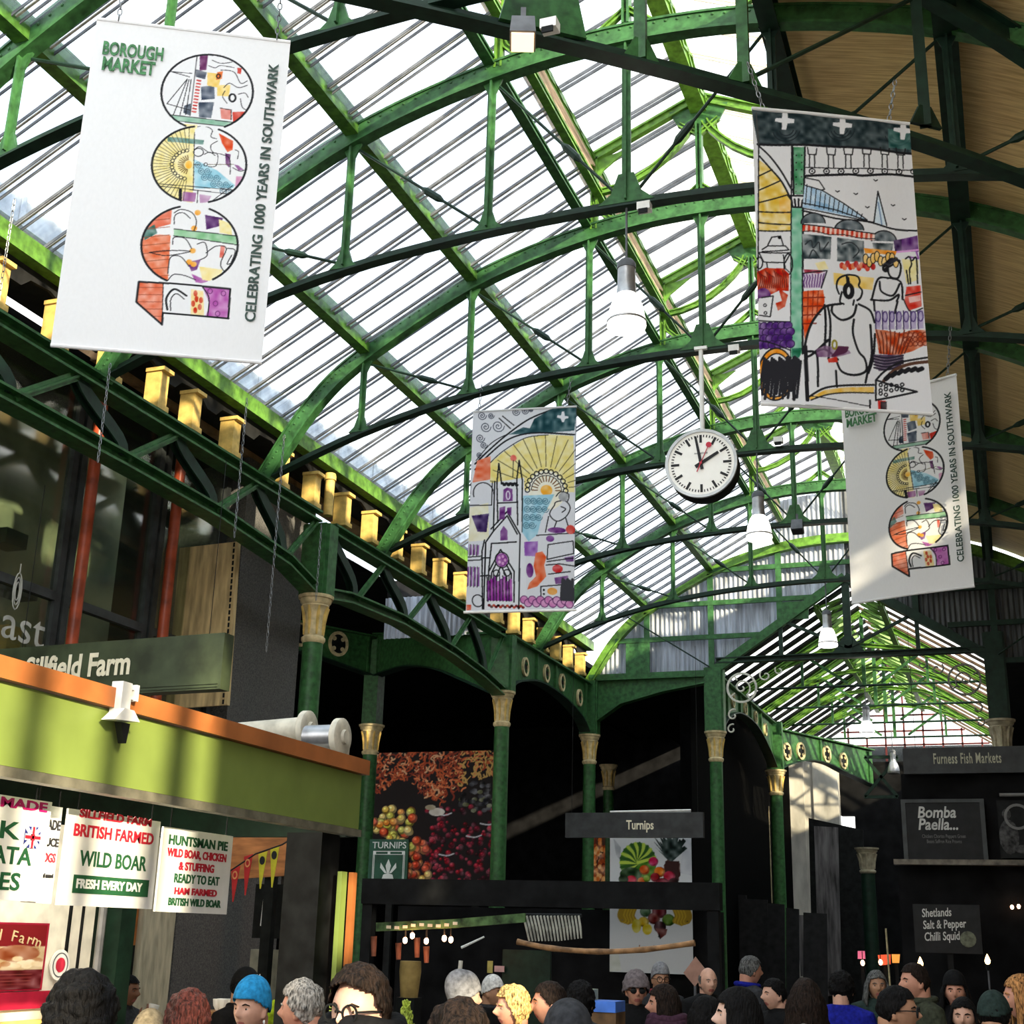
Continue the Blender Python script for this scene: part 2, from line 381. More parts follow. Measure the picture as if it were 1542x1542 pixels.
# ---- longitudinal members
def long_beam(name, label, x, z, w, h, mats=GREEN, y0=3.0, y1=23.1, rot=0.0, cat='beam', lattice=False, group=None):
    mb = MB(); up = (math.sin(rot), 0, math.cos(rot))
    if lattice:
        L_ = [(x, y0, z), (x, y1, z)]; mb.path(L_, 0.02, h - 0.044, up, side=w / 2 - 0.012); mb.path(L_, w, 0.022, up, off=-h / 2 + 0.011); mb.path(L_, w, 0.022, up, off=h / 2 - 0.011)
    else: mb.tee([(x, y0, z), (x, y1, z)], w, h, 0.022, up)
    if lattice:
        nn = int((y1 - y0) / 0.36) if h < 0.19 or x > -3 else 0
        for k in range(nn):
            a = y0 + (y1 - y0) * k / nn; b = y0 + (y1 - y0) * (k + 1) / nn
            mb.beam((x + w / 2 + 0.004, a, z - h / 2 + 0.03), (x + w / 2 + 0.004, b, z + h / 2 - 0.03), 0.03, 0.02, (1, 0, 0))
            mb.beam((x + w / 2 + 0.004, b, z - h / 2 + 0.03), (x + w / 2 + 0.004, a, z + h / 2 - 0.03), 0.03, 0.02, (1, 0, 0))
    o = mb.build(name, mats, org=(x, y0, z)); tag(o, label, cat, group); return o
PG = 'long iron purlins under the roof glass'
long_beam('purlin', 'lowest green iron purlin under the roof glass, above the left gutter', -5.91, 7.73, 0.12, 0.2, GREEN3, lattice=True, group=PG)
long_beam('purlin', 'middle green iron purlin halfway up the glass roof slope', -4.73, 8.38, 0.12, 0.2, GREEN3, lattice=True, group=PG)
long_beam('purlin', 'upper dark iron purlin just below the lantern louvres', -3.50, 8.73, 0.09, 0.08, group=PG)
long_beam('purlin', 'green iron sill beam carrying the lantern louvres', -3.38, 9.05, 0.08, 0.08, GREEN2, group=PG)
long_beam('purlin', 'green iron eaves beam along the top of the lantern louvres', -3.48, 9.50, 0.08, 0.10, GREEN2, lattice=True, group=PG)
long_beam('ridge_beam', 'green lattice ridge beam along the top of the glazed lantern', CX, 9.90, 0.16, 0.20, GREEN2, lattice=True)
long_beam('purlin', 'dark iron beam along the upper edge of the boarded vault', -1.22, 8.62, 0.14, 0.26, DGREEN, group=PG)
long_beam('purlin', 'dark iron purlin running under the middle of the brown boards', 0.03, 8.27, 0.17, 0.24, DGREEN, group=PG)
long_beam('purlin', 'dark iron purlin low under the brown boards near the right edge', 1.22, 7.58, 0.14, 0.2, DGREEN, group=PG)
g = MB(); g.path([(-7.0, 3, 7.03), (-7.0, 23.1, 7.03)], 0.16, 0.1); g.path([(-6.93, 3, 7.0), (-6.93, 23.1, 7.0)], 0.02, 0.16); g.path([(-7.03, 3, 6.93), (-7.03, 23.1, 6.93)], 0.2, 0.025)
tag(g.build('gutter', GREEN2, org=(-7, 3, 7)), 'long green iron gutter along the foot of the glass roof', 'gutter')

# ---- roof trusses
def gusset(mb, c, y, w=0.28, h=0.16, t=0.03, flip=1):
    """fan-shaped plate where struts and rods meet the tie"""
    x, z = c; p = [(-w / 2, 0), (w / 2, 0), (w * 0.27, h * 0.35 * flip), (w * 0.14, h * flip), (-w * 0.14, h * flip), (-w * 0.27, h * 0.35 * flip)]
    mb.prism([(x + a, z + b) for a, b in p], (0, y, 0), (1, 0, 0), (0, 0, 1), t)
POSTX = [-5.91, -4.73, -3.48, -2.35, -1.22, 0.03, 1.22]
def truss(y, label, full=True, skip_rods=()):
    r = thing('roof_truss', label, 'roof truss', (CX, y, 6.3), group='arched iron roof trusses of the glazed hall')
    rib = [p for p in RIB if p[0] >= -7.01 and (full or p[0] <= CX + 0.01)]
    tie = [p for p in TIE if full or p[0] <= CX + 0.01]
    mb = MB(); P = xz(rib, y)
    mb.path(P, 0.06, 0.15, (0, 0, 1))
    mb.path(P, 0.115, 0.024, (0, 0, 1), off=-0.08); mb.path(P, 0.085, 0.02, (0, 0, 1), off=0.08)
    rv = MB()
    for k in range(0, len(rib) - 1):
        (a, b), (c, d) = rib[k], rib[k + 1]
        for t in (0.25, 0.75): rv.ell((a + (c - a) * t, y - 0.033, b + (d - b) * t + 0.045), (0.012, 0.008, 0.012), 6, 4)
    ro = mb.build('rib', GREEN, r); rv.build('rivets', GREEN, ro)['kind'] = 'stuff'
    MB().tee(xz(tie, y), 0.10, 0.09, 0.018, top=False).build('tie_beam', DGREEN, r)
    xs = [x for x in POSTX if full or x <= CX + 0.01]
    for x in xs:
        za = interp(TIE, x); zb = interp(RIB, x); p = MB()
        p.beam((x, y, za + 0.02), (x, y, zb - 0.06), 0.07, 0.018, (0, 1, 0)); p.beam((x, y - 0.02, za + 0.02), (x, y - 0.02, zb - 0.06), 0.016, 0.05, (0, 1, 0))
        p.prism([(x - 0.09, zb - 0.08), (x + 0.09, zb - 0.08), (x + 0.035, zb - 0.2), (x - 0.035, zb - 0.2)], (0, y, 0), (1, 0, 0), (0, 0, 1), 0.02)
        p.build('post', GREEN if x <= CX else DGREEN, r)  # right half darker, standing for the shade under the boards
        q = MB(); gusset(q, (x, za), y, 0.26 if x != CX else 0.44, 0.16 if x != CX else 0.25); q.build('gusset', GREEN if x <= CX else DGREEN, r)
    seq = [(-5.91, -4.73), (-4.73, -3.48), (-3.48, -2.35)]
    if full: seq += [(2 * CX - a, 2 * CX - b) for a, b in seq]
    for a, b in seq:
        s = 1 if b > a else -1
        p0 = Vector((a + 0.03 * s, y + 0.012, interp(RIB, a) - 0.10)); p1 = Vector((b - 0.05 * s, y + 0.012, interp(TIE, b) + 0.06))
        rod = MB().tube([p0, p1], 0.013, 6).build('tie_rod', DGREEN, r)
        m = p0.lerp(p1, 0.62); d = (p1 - p0).normalized()
        MB().tube([m - d * 0.12, m - d * 0.07, m + d * 0.07, m + d * 0.12], [0.014, 0.032, 0.032, 0.014], 8).build('turnbuckle', DGREEN, rod)
    return r
truss(YA[0], 'green half truss in the top left corner, meeting the skew truss at a lit floodlight', full=False)
truss(YA[1], 'green arched roof truss from which the larger pendant lamp hangs')
truss(YA[2], 'green arched roof truss from which the round white clock hangs')
truss(YA[3], 'green arched roof truss carrying the pendant lamp just right of the clock')
truss(YA[4], 'green arched roof truss with a small unlit floodlight at its middle')
truss(YA[5], 'green arched roof truss closest to the corrugated gable')
# skew truss across the corner near the camera
A = Vector((-3.18, 5.76)); B = Vector((0.9, 8.95)); dv = (B - A).normalized()
r = thing('roof_truss', 'dark skew truss crossing above the market banner to the boarded vault', 'roof truss', (CX, 6.2, 6.9))
sk = [(A.x + dv.x * t, A.y + dv.y * t, 7.15 - 0.012 * (t - 0.6) ** 2 - (0.02 * max(0, t - 3.2) ** 2)) for t in [k * 0.35 for k in range(-2, 16)]]
MB().tee(sk, 0.12, 0.11, 0.02, top=False).build('tie_beam', DGREEN, r)
top = [(x, yy, interp(RIB, min(1.9, x + 0.0)) - 0.05) for x, yy, _ in sk]
MB().tee(top, 0.12, 0.2, 0.02).build('rib', DGREEN, r)
for t in (1.15, 1.78, 2.5, 3.85):
    x, yy = A.x + dv.x * t, A.y + dv.y * t; za = 7.13; zb = interp(RIB, x) - 0.1
    p = MB().beam((x, yy, za), (x, yy, zb), 0.075, 0.05, (0, 1, 0)); p.prism([(-0.12, 0), (0.12, 0), (0.045, 0.15), (-0.045, 0.15)], (x, yy, za), (dv.x, dv.y, 0), (0, 0, 1), 0.03)
    p.build('post', GREEN if t < 3 else DGREEN, r)
MB().prism([(-0.28, 0.0), (0.28, 0.0), (0.22, 0.28), (-0.22, 0.28)], (A.x + dv.x * 1.15, A.y + dv.y * 1.15 - 0.05, 7.15), (dv.x, dv.y, 0), (0, 0, 1), 0.03).build('gusset', GREEN, r)
x, yy = A.x + dv.x * 2.5, A.y + dv.y * 2.5
for s_, t0, t1 in ((1, 2.55, 3.75),):
    p0 = (A.x + dv.x * 2.54, A.y + dv.y * 2.54, 7.18); p1 = (A.x + dv.x * 3.83, A.y + dv.y * 3.83, 8.15)
    MB().tube([p0, p1], 0.016, 6).build('tie_rod', DGREEN, r)


# ---- lantern frames over each truss
for i, y in enumerate(YA[:-1]):
    names = ['above the lit floodlight', 'above the larger pendant lamp', 'above the clock', 'above the pendant lamp right of the clock', 'above the small dark floodlight', 'before the corrugated gable']
    r = thing('lantern_frame', 'bright green lantern frame with curved braces ' + names[i], 'roof frame', (CX, y, 8.75), group='lantern frames over the roof trusses')
    for s in (-1, 1):
        xe = CX + s * 1.08; zz = 8.66
        MB().tee([(xe, y, zz), (xe, y, 9.50)], 0.07, 0.07, 0.018, (1, 0, 0)).build('post', GREEN2, r)
        MB().tee([(xe, y, 9.50), (CX, y, 9.98)], 0.07, 0.10, 0.02).build('rafter', GREEN2, r)
        arc = [(CX + s * (1.04 - 0.98 * math.sin(a)), 9.72 - 0.62 * math.cos(a) ** 1.6 - 0.02) for a in [PI / 2 * k / 8 for k in range(9)]]
        MB().tee(xz(arc, y), 0.055, 0.07, 0.016).build('curved_brace', GREEN2, r)
        MB().prism([(xe, 9.46), (xe, 9.2), (xe - s * 0.1, 9.33), (xe - s * 0.35, 9.52)], (0, y, 0), (1, 0, 0), (0, 0, 1), 0.02).build('gusset', GREEN2, r)
        br = [(xe, 9.0), (xe - s * 0.06, 8.86), (xe - s * 0.16, 8.76), (xe - s * 0.34, 8.72)]
        MB().tee(xz(br, y), 0.05, 0.05, 0.014).build('foot_brace', GREEN2, r)
    MB().tee([(CX, y, 8.82), (CX, y, 9.68)], 0.10, 0.06, 0.018, (1, 0, 0)).prism([(-0.30, 9.86), (0.30, 9.86), (0.2, 9.66), (-0.2, 9.66)], (CX, y, 0), (1, 0, 0), (0, 0, 1), 0.025).build('king_post', GREEN, r)
    for s in (-1, 1):
        MB().tee([(CX, y, 8.98), (CX + s * 0.22, y, 8.80)], 0.05, 0.05, 0.014).build('king_brace', GREEN2, r); MB().tee([(CX, y, 9.55), (CX + s * 0.2, y, 9.7)], 0.05, 0.05, 0.014).build('king_brace', GREEN2, r)
# ================================================================== side girders, columns, gable, halls beyond
CAMP = Vector((0, 0, 1.9)); RM = Matrix(_R)
def ray(x, y): return RM.transposed() @ Vector(((x - 771) / 2000, (y - 771) / 2000, 1))
def on(x, y, P, n):
    """where the sight line through a point of the photo meets the plane of a real surface"""
    d = ray(x, y); n = Vector(n); return CAMP + d * ((Vector(P) - CAMP).dot(n) / d.dot(n))
def onx(x, y, X): return on(x, y, (X, 0, 0), (1, 0, 0))
def ony(x, y, Y): return on(x, y, (0, Y, 0), (0, 1, 0))
def onz(x, y, Z): return on(x, y, (0, 0, Z), (0, 0, 1))

def column(x, y, zc, label, r=0.115, mats=None, square_top=None, group='cast iron columns with cream capitals'):
    t = thing('iron_column', label, 'column', (x, y, 0), 0, group)
    g, c = mats or (GREEN, CREAM)
    MB().lathe([(r * 1.02, 0.5), (r, 1.4), (r * 0.97, zc - 0.52)], (0, 0, 0), 20).build('shaft', g, t, True, True)
    MB().lathe([(r * 1.9, 0), (r * 1.9, 0.3), (r * 1.4, 0.36), (r * 1.35, 0.48), (r * 1.05, 0.55)], (0, 0, 0), 20).build('base', DGREEN, t, True, True)
    k = r / 0.12
    cap = MB().lathe([(0.118 * k, zc - 0.53), (0.138 * k, zc - 0.50), (0.138 * k, zc - 0.47), (0.112 * k, zc - 0.45), (0.114 * k, zc - 0.33), (0.124 * k, zc - 0.22), (0.150 * k, zc - 0.13), (0.158 * k, zc - 0.12),
                      (0.155 * k, zc - 0.105), (0.178 * k, zc - 0.075), (0.182 * k, zc - 0.04), (0.20 * k, zc - 0.035), (0.205 * k, zc)], (0, 0, 0), 24).build('capital', c, t, True, True)
    lf = MB()
    for q in range(8):
        a = q * PI / 4; pts = [(0.116 * k * math.cos(a), 0.116 * k * math.sin(a), zc - 0.44), (0.119 * k * math.cos(a), 0.119 * k * math.sin(a), zc - 0.3), (0.134 * k * math.cos(a), 0.134 * k * math.sin(a), zc - 0.2), (0.162 * k * math.cos(a), 0.162 * k * math.sin(a), zc - 0.125)]
        lf.tube(pts, [0.012 * k, 0.02 * k, 0.022 * k, 0.012 * k], 6)
    lf.build('leaf_ribs', mats[1] if mats else OCHRE, cap, True, True)
    if square_top:
        MB().bx(-0.14, 0.14, -0.14, 0.14, zc, square_top).bx(-0.17, -0.14, -0.10, 0.10, zc, square_top).bx(0.14, 0.17, -0.10, 0.10, zc, square_top).build('pilaster', g, t, True)
    return t
column(-7, 12.66, 5.41, 'green iron column with ochre capital rising behind the shutter cassettes', square_top=6.22)
column(-7, 18.6, 5.38, 'green iron column at the right edge of the fruit mural', square_top=6.22)
column(-7, 23.12, 5.38, 'green iron column in the corner of the hall, left of the poster', square_top=6.35)
column(-4.7, 23.12, 5.38, 'green iron column with scroll bracket, right of the hanging fruit poster', square_top=6.5)
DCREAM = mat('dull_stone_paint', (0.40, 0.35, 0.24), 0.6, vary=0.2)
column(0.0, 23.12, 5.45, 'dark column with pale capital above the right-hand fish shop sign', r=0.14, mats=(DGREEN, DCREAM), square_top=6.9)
column(-10.48, 21.3, 5.38, 'green iron column at the left edge of the fruit mural', r=0.135, square_top=None)
column(-7.87, 27.4, 5.38, 'green column deep in the dark hall, between the corner column and the poster')
column(-4.58, 28.79, 5.38, 'green iron column in front of the tall white wall', r=0.135, square_top=6.4)
column(-2.9, 30.0, 3.86, 'dark low column with pale capital left of the paella sign', r=0.15, mats=(DGREEN, DCREAM))

# lattice girders along the left
def lattice_girder(label, y0, y1, nodes, low, ztop=6.28):
    t = thing('lattice_girder', label, 'girder', (-7, y0, 5.4), 0, 'iron lattice girders on the left')
    MB().tee([(-7, y0, ztop), (-7, y1, ztop)], 0.2, 0.13, 0.022).build('top_chord', GREEN, t)
    pl = [(-7, y, z) for y, z in low]
    MB().tee(pl, 0.2, 0.13, 0.022).build('bottom_chord', GREEN, t)
    def zl(y): return interp(low, y)
    for k in range(len(nodes) - 1):
        a, b = nodes[k], nodes[k + 1]; m = (a + b) / 2
        if m < low[0][0] or m > low[-1][0]: continue
        if a >= y0: 
            arc = spl([(a + 0.02, ztop - 0.05), (a + 0.16, ztop - 0.16), (m - 0.1, (ztop + zl(m)) / 2 - 0.1), (m - 0.02, zl(m) + 0.04)], 3)
            MB().tee([(-7, y, z) for y, z in arc], 0.12, 0.09, 0.018, (1, 0, 0)).build('diagonal', DGREEN, t)
        if b <= y1:
            MB().beam((-6.96, m + 0.04, zl(m) + 0.04), (-6.96, b - 0.02, ztop - 0.05), 0.02, 0.085, (0, 1, 0)).beam((-6.96, m + 0.04, zl(m) + 0.04), (-6.96, b - 0.02, ztop - 0.05), 0.07, 0.02, (0, 1, 0)).build('diagonal', GREEN, t)
    return t
lattice_girder('near dark green lattice girder above the shop windows', 4.0, 12.5, [3.95, 5.4, 6.85, 8.30, 9.74, 11.19, 12.5], [(4.0, 5.74), (9.0, 5.74), (10.5, 5.72), (11.9, 5.62), (12.5, 5.47)])
lattice_girder('far lattice girder between the two columns left of the cathedral banner', 12.84, 18.44, [12.84, 14.24, 15.68, 17.12, 18.44], [(12.84, 5.48), (13.35, 5.56), (14.8, 5.63), (16.5, 5.57), (17.6, 5.48), (18.44, 5.36)], 6.24)
# ochre brackets that carry the gutter
Yb = [7.25, 7.98, 8.70, 9.40, 9.95, 10.66, 11.66, 12.37, 13.13, 13.85, 14.60, 15.32, 16.04, 16.78, 17.5, 18.25, 19.0, 19.7, 20.4, 21.1, 21.8, 22.5]
ordw = 'first second third fourth fifth sixth seventh eighth ninth tenth eleventh twelfth thirteenth fourteenth fifteenth sixteenth seventeenth eighteenth nineteenth twentieth twenty-first twenty-second'.split()
proto = None
for i, y in enumerate(Yb):
    lab = 'ochre gutter bracket on the left girder, %s from the near end' % ordw[i]
    if proto is None:
        proto = thing('gutter_bracket', lab, 'bracket', (-7.0, y, 6.35), 0, 'ochre brackets under the left gutter')
        MB().box((0, 0, 0.20), (0.16, 0.13, 0.40)).build('block', OCHRE, proto, True)
        MB().box((0, 0, 0.028), (0.19, 0.17, 0.05)).build('foot', OCHRE, proto, True); MB().box((0.02, 0, 0.385), (0.2, 0.16, 0.035)).build('cap', OCHRE, proto, True)
    else: dup(proto, (-7.0, y, 6.35), lab)
t = MB().lathe([(0.055, 0), (0.055, 0.42), (0.068, 0.42), (0.068, 0.47), (0.06, 0.5)], (0, 0, 0), 14).build('vent_pipe', OCHRE, org=None, smooth=True)
t.location = (-6.94, 12.68, 6.35); tag(t, 'short round ochre pipe standing among the gutter brackets above the first column', 'pipe')

# plate girders with cream rings
def quatrefoil(mb, c, ax, ay, r, t, mi=0):
    c = Vector(c); ax = Vector(ax); ay = Vector(ay)
    for q in range(4):
        a = q * PI / 2 + PI / 4; mb.prism([(r * 0.42 * math.cos(k * PI / 6), r * 0.42 * math.sin(k * PI / 6)) for k in range(12)], c + (ax * math.cos(a) + ay * math.sin(a)) * r * 0.4, ax, ay, t, mi)
def plate_girder(label, P0, P1, ztop, low, rings, rr=0.135, mat_=GREEN, stiff=(), cap=CREAM, nside=None, flange=0.2):
    """P0,P1 plan points; low: list of (s 0..1, z) for the lower edge; rings: list of (s, z)"""
    P0 = Vector((P0[0], P0[1], 0)); P1 = Vector((P1[0], P1[1], 0)); u = (P1 - P0); Lg = u.length; u.normalize(); nz = u.cross(Vector((0, 0, 1)))
    zt = ztop if isinstance(ztop, (tuple, list)) else (ztop, ztop)
    t = thing('plate_girder', label, 'girder', (P0.x, P0.y, low[0][1]), 0, 'green plate girders with round openings')
    lo = spl([(s * Lg, z) for s, z in low], 5)
    MB().prism([(0, zt[0])] + lo + [(Lg, zt[1])], P0, u, (0, 0, 1), 0.03).build('web', mat_, t)
    MB().path([P0 + Vector((0, 0, zt[0])), P1 + Vector((0, 0, zt[1]))], flange, 0.03).build('top_flange', mat_, t)
    MB().path([P0 + u * s + Vector((0, 0, z)) for s, z in lo], flange, 0.025).build('bottom_flange', DGREEN, t)  # darker copy stands for the shaded underside
    for s in stiff:
        zb = interp(lo, s * Lg); MB().box(P0 + u * s * Lg + Vector((0, 0, (zb + zt[0]) / 2)), (0.035, 0.12, zt[0] - zb - 0.05), Matrix.Rotation(math.atan2(u.y, u.x), 3, 'Z')).build('stiffener', mat_, t)
    sd = 1 if nside is None else nside
    for s, z in rings:
        c = P0 + u * s * Lg + Vector((0, 0, z)) + nz * 0.03 * sd
        ro = MB().ring(c, u, (0, 0, 1), rr * 0.76, rr, 0.05, 28, 0, 1.12).build('ring', cap, t, smooth=True)
        m = MB(); m.prism([(rr * 0.8 * math.cos(k * PI / 8), rr * 0.9 * math.sin(k * PI / 8)) for k in range(16)], c - nz * 0.005 * sd, u, (0, 0, 1), 0.012)
        dk = m.build('opening', BLACKI, ro)
        m = MB()
        for q in range(4):
            a = q * PI / 2 + PI / 4; cc = c + (u * math.cos(a) + Vector((0, 0, 1)) * math.sin(a)) * rr * 0.62
            m.prism([(rr * 0.2 * math.cos(k * PI / 4), rr * 0.2 * math.sin(k * PI / 4)) for k in range(8)], cc, u, (0, 0, 1), 0.03)
        m.build('cusps', cap if rr > 0.14 else mat_, ro)
    return t
plate_girder('green plate girder with four cream rings, on the left wall right of the cathedral banner', (-7, 18.78), (-7, 22.96), 6.28, [(0, 5.42), (0.06, 5.6), (0.3, 5.80), (0.6, 5.78), (0.85, 5.62), (0.97, 5.40)], [(0.17, 5.93), (0.42, 6.02), (0.62, 6.02), (0.86, 5.93)], 0.135, stiff=(0.03, 0.30, 0.53, 0.95), nside=1)
# cross girder from the mural's left column to its right column
B_, C2 = Vector((-10.48, 21.3, 0)), Vector((-7.1, 18.7, 0)); nB = (C2 - B_).cross(Vector((0, 0, 1)))
def pg(x, y, A=B_, D=C2):
    n = (D - A).cross(Vector((0, 0, 1))); p = on(x, y, A, n); return ((p - A).dot((D - A).normalized()) / (D - A).length, p.z)
low = [pg(*q) for q in ((562, 1020), (590, 1010), (620, 1003), (660, 1008), (700, 1024), (738, 1050))]
low[0] = (0.0, low[0][1]); low[-1] = (1.0, low[-1][1])
plate_girder('bright green plain plate girder arching over the fruit mural', (-10.48, 21.3), (-7.1, 18.7), (pg(560, 958)[1], 6.3), low, [], stiff=(0.04,), nside=-1)
D_ = Vector((-12.4, 18.0, 0)); low = [pg(*q, A=D_, D=B_) for q in ((380, 966), (420, 974), (480, 990), (520, 1004), (556, 1018))]; low[0] = (-0.1, low[0][1]); low[-1] = (1.0, low[-1][1])
low = [(max(0, s), z) for s, z in low]
plate_girder('bright green plate girder with two rosettes behind the first ochre capital', (-12.4, 18.0), (-10.48, 21.3), (pg(400, 926, D_, B_)[1], pg(556, 958, D_, B_)[1]), low, [pg(450, 955, D_, B_), pg(508, 970, D_, B_)], 0.2, stiff=(0.95,), nside=1)
MB_ = MB().bx(-10.62, -10.34, 21.16, 21.44, 5.38, 6.9)
o = MB_.build('pilaster', GREEN, [q for q in SC.objects if q.get('label', '').startswith('green iron column at the left edge of the fruit')][0])

# ---- gable: corrugated sheets in a green frame, with a pointed opening to the hall beyond
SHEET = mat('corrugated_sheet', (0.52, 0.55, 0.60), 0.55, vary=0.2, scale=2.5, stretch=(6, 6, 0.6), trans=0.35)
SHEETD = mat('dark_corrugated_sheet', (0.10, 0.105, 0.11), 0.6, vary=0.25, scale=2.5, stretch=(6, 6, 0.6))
YG = 23.16
def corr(name, x0, x1, zlo, zhi, m, y=YG, pitch=0.085, amp=0.018):
    n = int((x1 - x0) / pitch * 6); vs = []; fs = []
    for i in range(n + 1):
        x = x0 + (x1 - x0) * i / n; yy = y + amp * math.sin(2 * PI * (x - x0) / pitch); a, b = zlo(x), max(zhi(x), zlo(x) + 0.01)
        vs += [(x, yy, a), (x, yy, b), (x, yy + 0.006, a), (x, yy + 0.006, b)]
    for i in range(n):
        a, b = 4 * i, 4 * i + 4; fs += [(a, b, b + 1, a + 1), (a + 2, a + 3, b + 3, b + 2), (a, a + 2, b + 2, b), (a + 1, b + 1, b + 3, a + 3)]
    fs += [(0, 1, 3, 2), (4 * n, 4 * n + 2, 4 * n + 3, 4 * n + 1)]
    return MB().add(vs, fs).build(name, m, smooth=False)
def vopen(x): return 6.50 + (2.30 - abs(x - CX)) * 0.665 if abs(x - CX) < 2.30 else 6.40
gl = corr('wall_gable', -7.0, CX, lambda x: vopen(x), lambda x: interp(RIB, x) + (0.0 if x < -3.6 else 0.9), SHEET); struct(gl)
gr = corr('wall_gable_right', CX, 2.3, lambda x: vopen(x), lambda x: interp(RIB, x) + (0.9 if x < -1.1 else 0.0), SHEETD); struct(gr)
t = thing('gable_frame', 'green iron frame of the corrugated gable around the pointed opening', 'frame', (CX, 23.0, 6.4))
yf = 23.06
P = xz(RIB, yf); MB().path(P, 0.05, 0.16).path(P, 0.14, 0.024, off=-0.08).build('rib', GREEN2, t)
for x in (-5.91, -4.73, -3.5, -1.2, 0.03):
    MB().beam((x, yf, vopen(x) + 0.0), (x, yf, interp(RIB, x) - 0.05), 0.10, 0.05, (0, 1, 0)).build('stud', GREEN if x < CX else DGREEN, t)  # right-hand studs darker, shade put into the colour
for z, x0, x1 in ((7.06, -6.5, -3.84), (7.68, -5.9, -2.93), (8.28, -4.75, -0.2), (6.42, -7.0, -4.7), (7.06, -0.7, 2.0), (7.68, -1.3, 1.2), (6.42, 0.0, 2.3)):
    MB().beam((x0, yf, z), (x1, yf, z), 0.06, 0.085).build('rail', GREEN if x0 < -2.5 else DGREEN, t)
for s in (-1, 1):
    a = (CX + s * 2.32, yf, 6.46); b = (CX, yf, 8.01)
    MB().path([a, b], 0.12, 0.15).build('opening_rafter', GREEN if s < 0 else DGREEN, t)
MB().tee([(CX - 2.3, yf, 6.62), (CX + 2.3, yf, 6.62)], 0.14, 0.1, 0.02).build('tie', DGREEN, t)
MB().beam((CX, yf, 6.6), (CX, yf, 8.0), 0.13, 0.06, (0, 1, 0)).prism([(CX - 0.32, 6.6), (CX + 0.32, 6.6), (CX + 0.08, 6.95), (CX - 0.08, 6.95)], (0, yf, 0), (1, 0, 0), (0, 0, 1), 0.03).build('king_post', DGREEN, t)
for s in (-1, 1):
    MB().beam((CX, yf, 6.75), (CX + s * 1.1, yf, 7.28), 0.05, 0.06, (0, 1, 0)).build('strut', DGREEN, t)
    MB().beam((CX + s * 1.15, yf, 6.62), (CX + s * 1.15, yf, 7.26), 0.07, 0.05, (0, 1, 0)).build('post', DGREEN, t)
MB().bx(-6.3, -5.95, yf - 0.02, yf + 0.02, 6.46, 7.03).build('hatch', GREEN, t)
MB().bx(-3.45, -3.0, yf - 0.02, yf + 0.02, 7.30, 7.62).build('corner_plate', GREEN, t)
for s in (-1, 1):
    p0 = Vector((CX + s * 4.3, yf - 0.1, 7.75)); p1 = Vector((CX + s * 2.4, yf - 0.1, 6.5))
    MB().tube([p0, p1], 0.014, 6).build('tie_rod', DGREEN, t)
# haunched girder under the gable, left of the opening
t = thing('haunched_girder', 'plain green girder under the corrugated gable, deeper towards the corner column', 'girder', (-5.8, 23.1, 6.0))
MB().prism([(-6.85, 6.36), (-6.85, 5.62), (-6.4, 5.92), (-5.6, 6.12), (-4.85, 6.24), (-4.85, 6.36)], (0, 23.1, 0), (1, 0, 0), (0, 0, 1), 0.03).build('web', GREEN, t)
MB().path([(-6.85, 23.1, 6.36), (-4.85, 23.1, 6.36)], 0.2, 0.03).build('top_flange', GREEN, t)
MB().path([(-6.85, 23.1, 5.62), (-6.4, 23.1, 5.92), (-5.6, 23.1, 6.12), (-4.85, 23.1, 6.24)], 0.2, 0.025).build('bottom_flange', GREEN, t)

# scroll brackets
def scroll(label, x, s, m, y=23.02, k=1.0):
    t = thing('scroll_bracket', label, 'bracket', (x, y, 5.5), 0, 'wrought iron scroll brackets')
    def spiral(c, r0, r1, a0, a1, n=26): return [(c[0] + s * (r0 + (r1 - r0) * i / n) * math.cos(a0 + (a1 - a0) * i / n), 0, c[1] + (r0 + (r1 - r0) * i / n) * math.sin(a0 + (a1 - a0) * i / n)) for i in range(n + 1)]
    big = (s * 0.36, 0.62)
    MB().ring((big[0], 0, big[1]), (1, 0, 0), (0, 0, 1), 0.235, 0.27, 0.03).build('outer_ring', m, t, True, True)
    MB().tube(spiral((big[0], big[1]), 0.16, 0.02, -1.0, 7.0), 0.016, 6).build('spiral', m, t, True, True)
    mb = MB()
    for a in (0.5, 2.1, 3.8, 5.3): mb.tube([(big[0] + 0.15 * math.cos(a), 0, big[1] + 0.15 * math.sin(a)), (big[0] + 0.24 * math.cos(a), 0, big[1] + 0.24 * math.sin(a))], 0.014, 6)
    mb.build('spokes', m, t, True)
    MB().tube(spiral((s * 0.20, 0.14), 0.11, 0.02, 1.2, 6.8), 0.015, 6).build('spiral', m, t, True, True)
    MB().tube(spiral((s * 0.17, -0.10), 0.09, 0.02, 1.2, 6.8), 0.014, 6).build('spiral', m, t, True, True)
    MB().tube(spiral((s * 0.78, 0.82), 0.11, 0.02, 2.4, 8.6), 0.015, 6).build('spiral', m, t, True, True)
    MB().tube(spiral((s * 1.02, 0.90), 0.08, 0.02, 2.4, 8.0), 0.013, 6).build('spiral', m, t, True, True)
    return t
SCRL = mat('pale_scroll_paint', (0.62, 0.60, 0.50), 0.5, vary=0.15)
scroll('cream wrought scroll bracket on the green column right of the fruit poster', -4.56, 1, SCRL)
scroll('grey wrought scroll bracket on the dark right column', -0.14, -1, mat('grey_scroll_paint', (0.2, 0.19, 0.16), 0.5, vary=0.2))

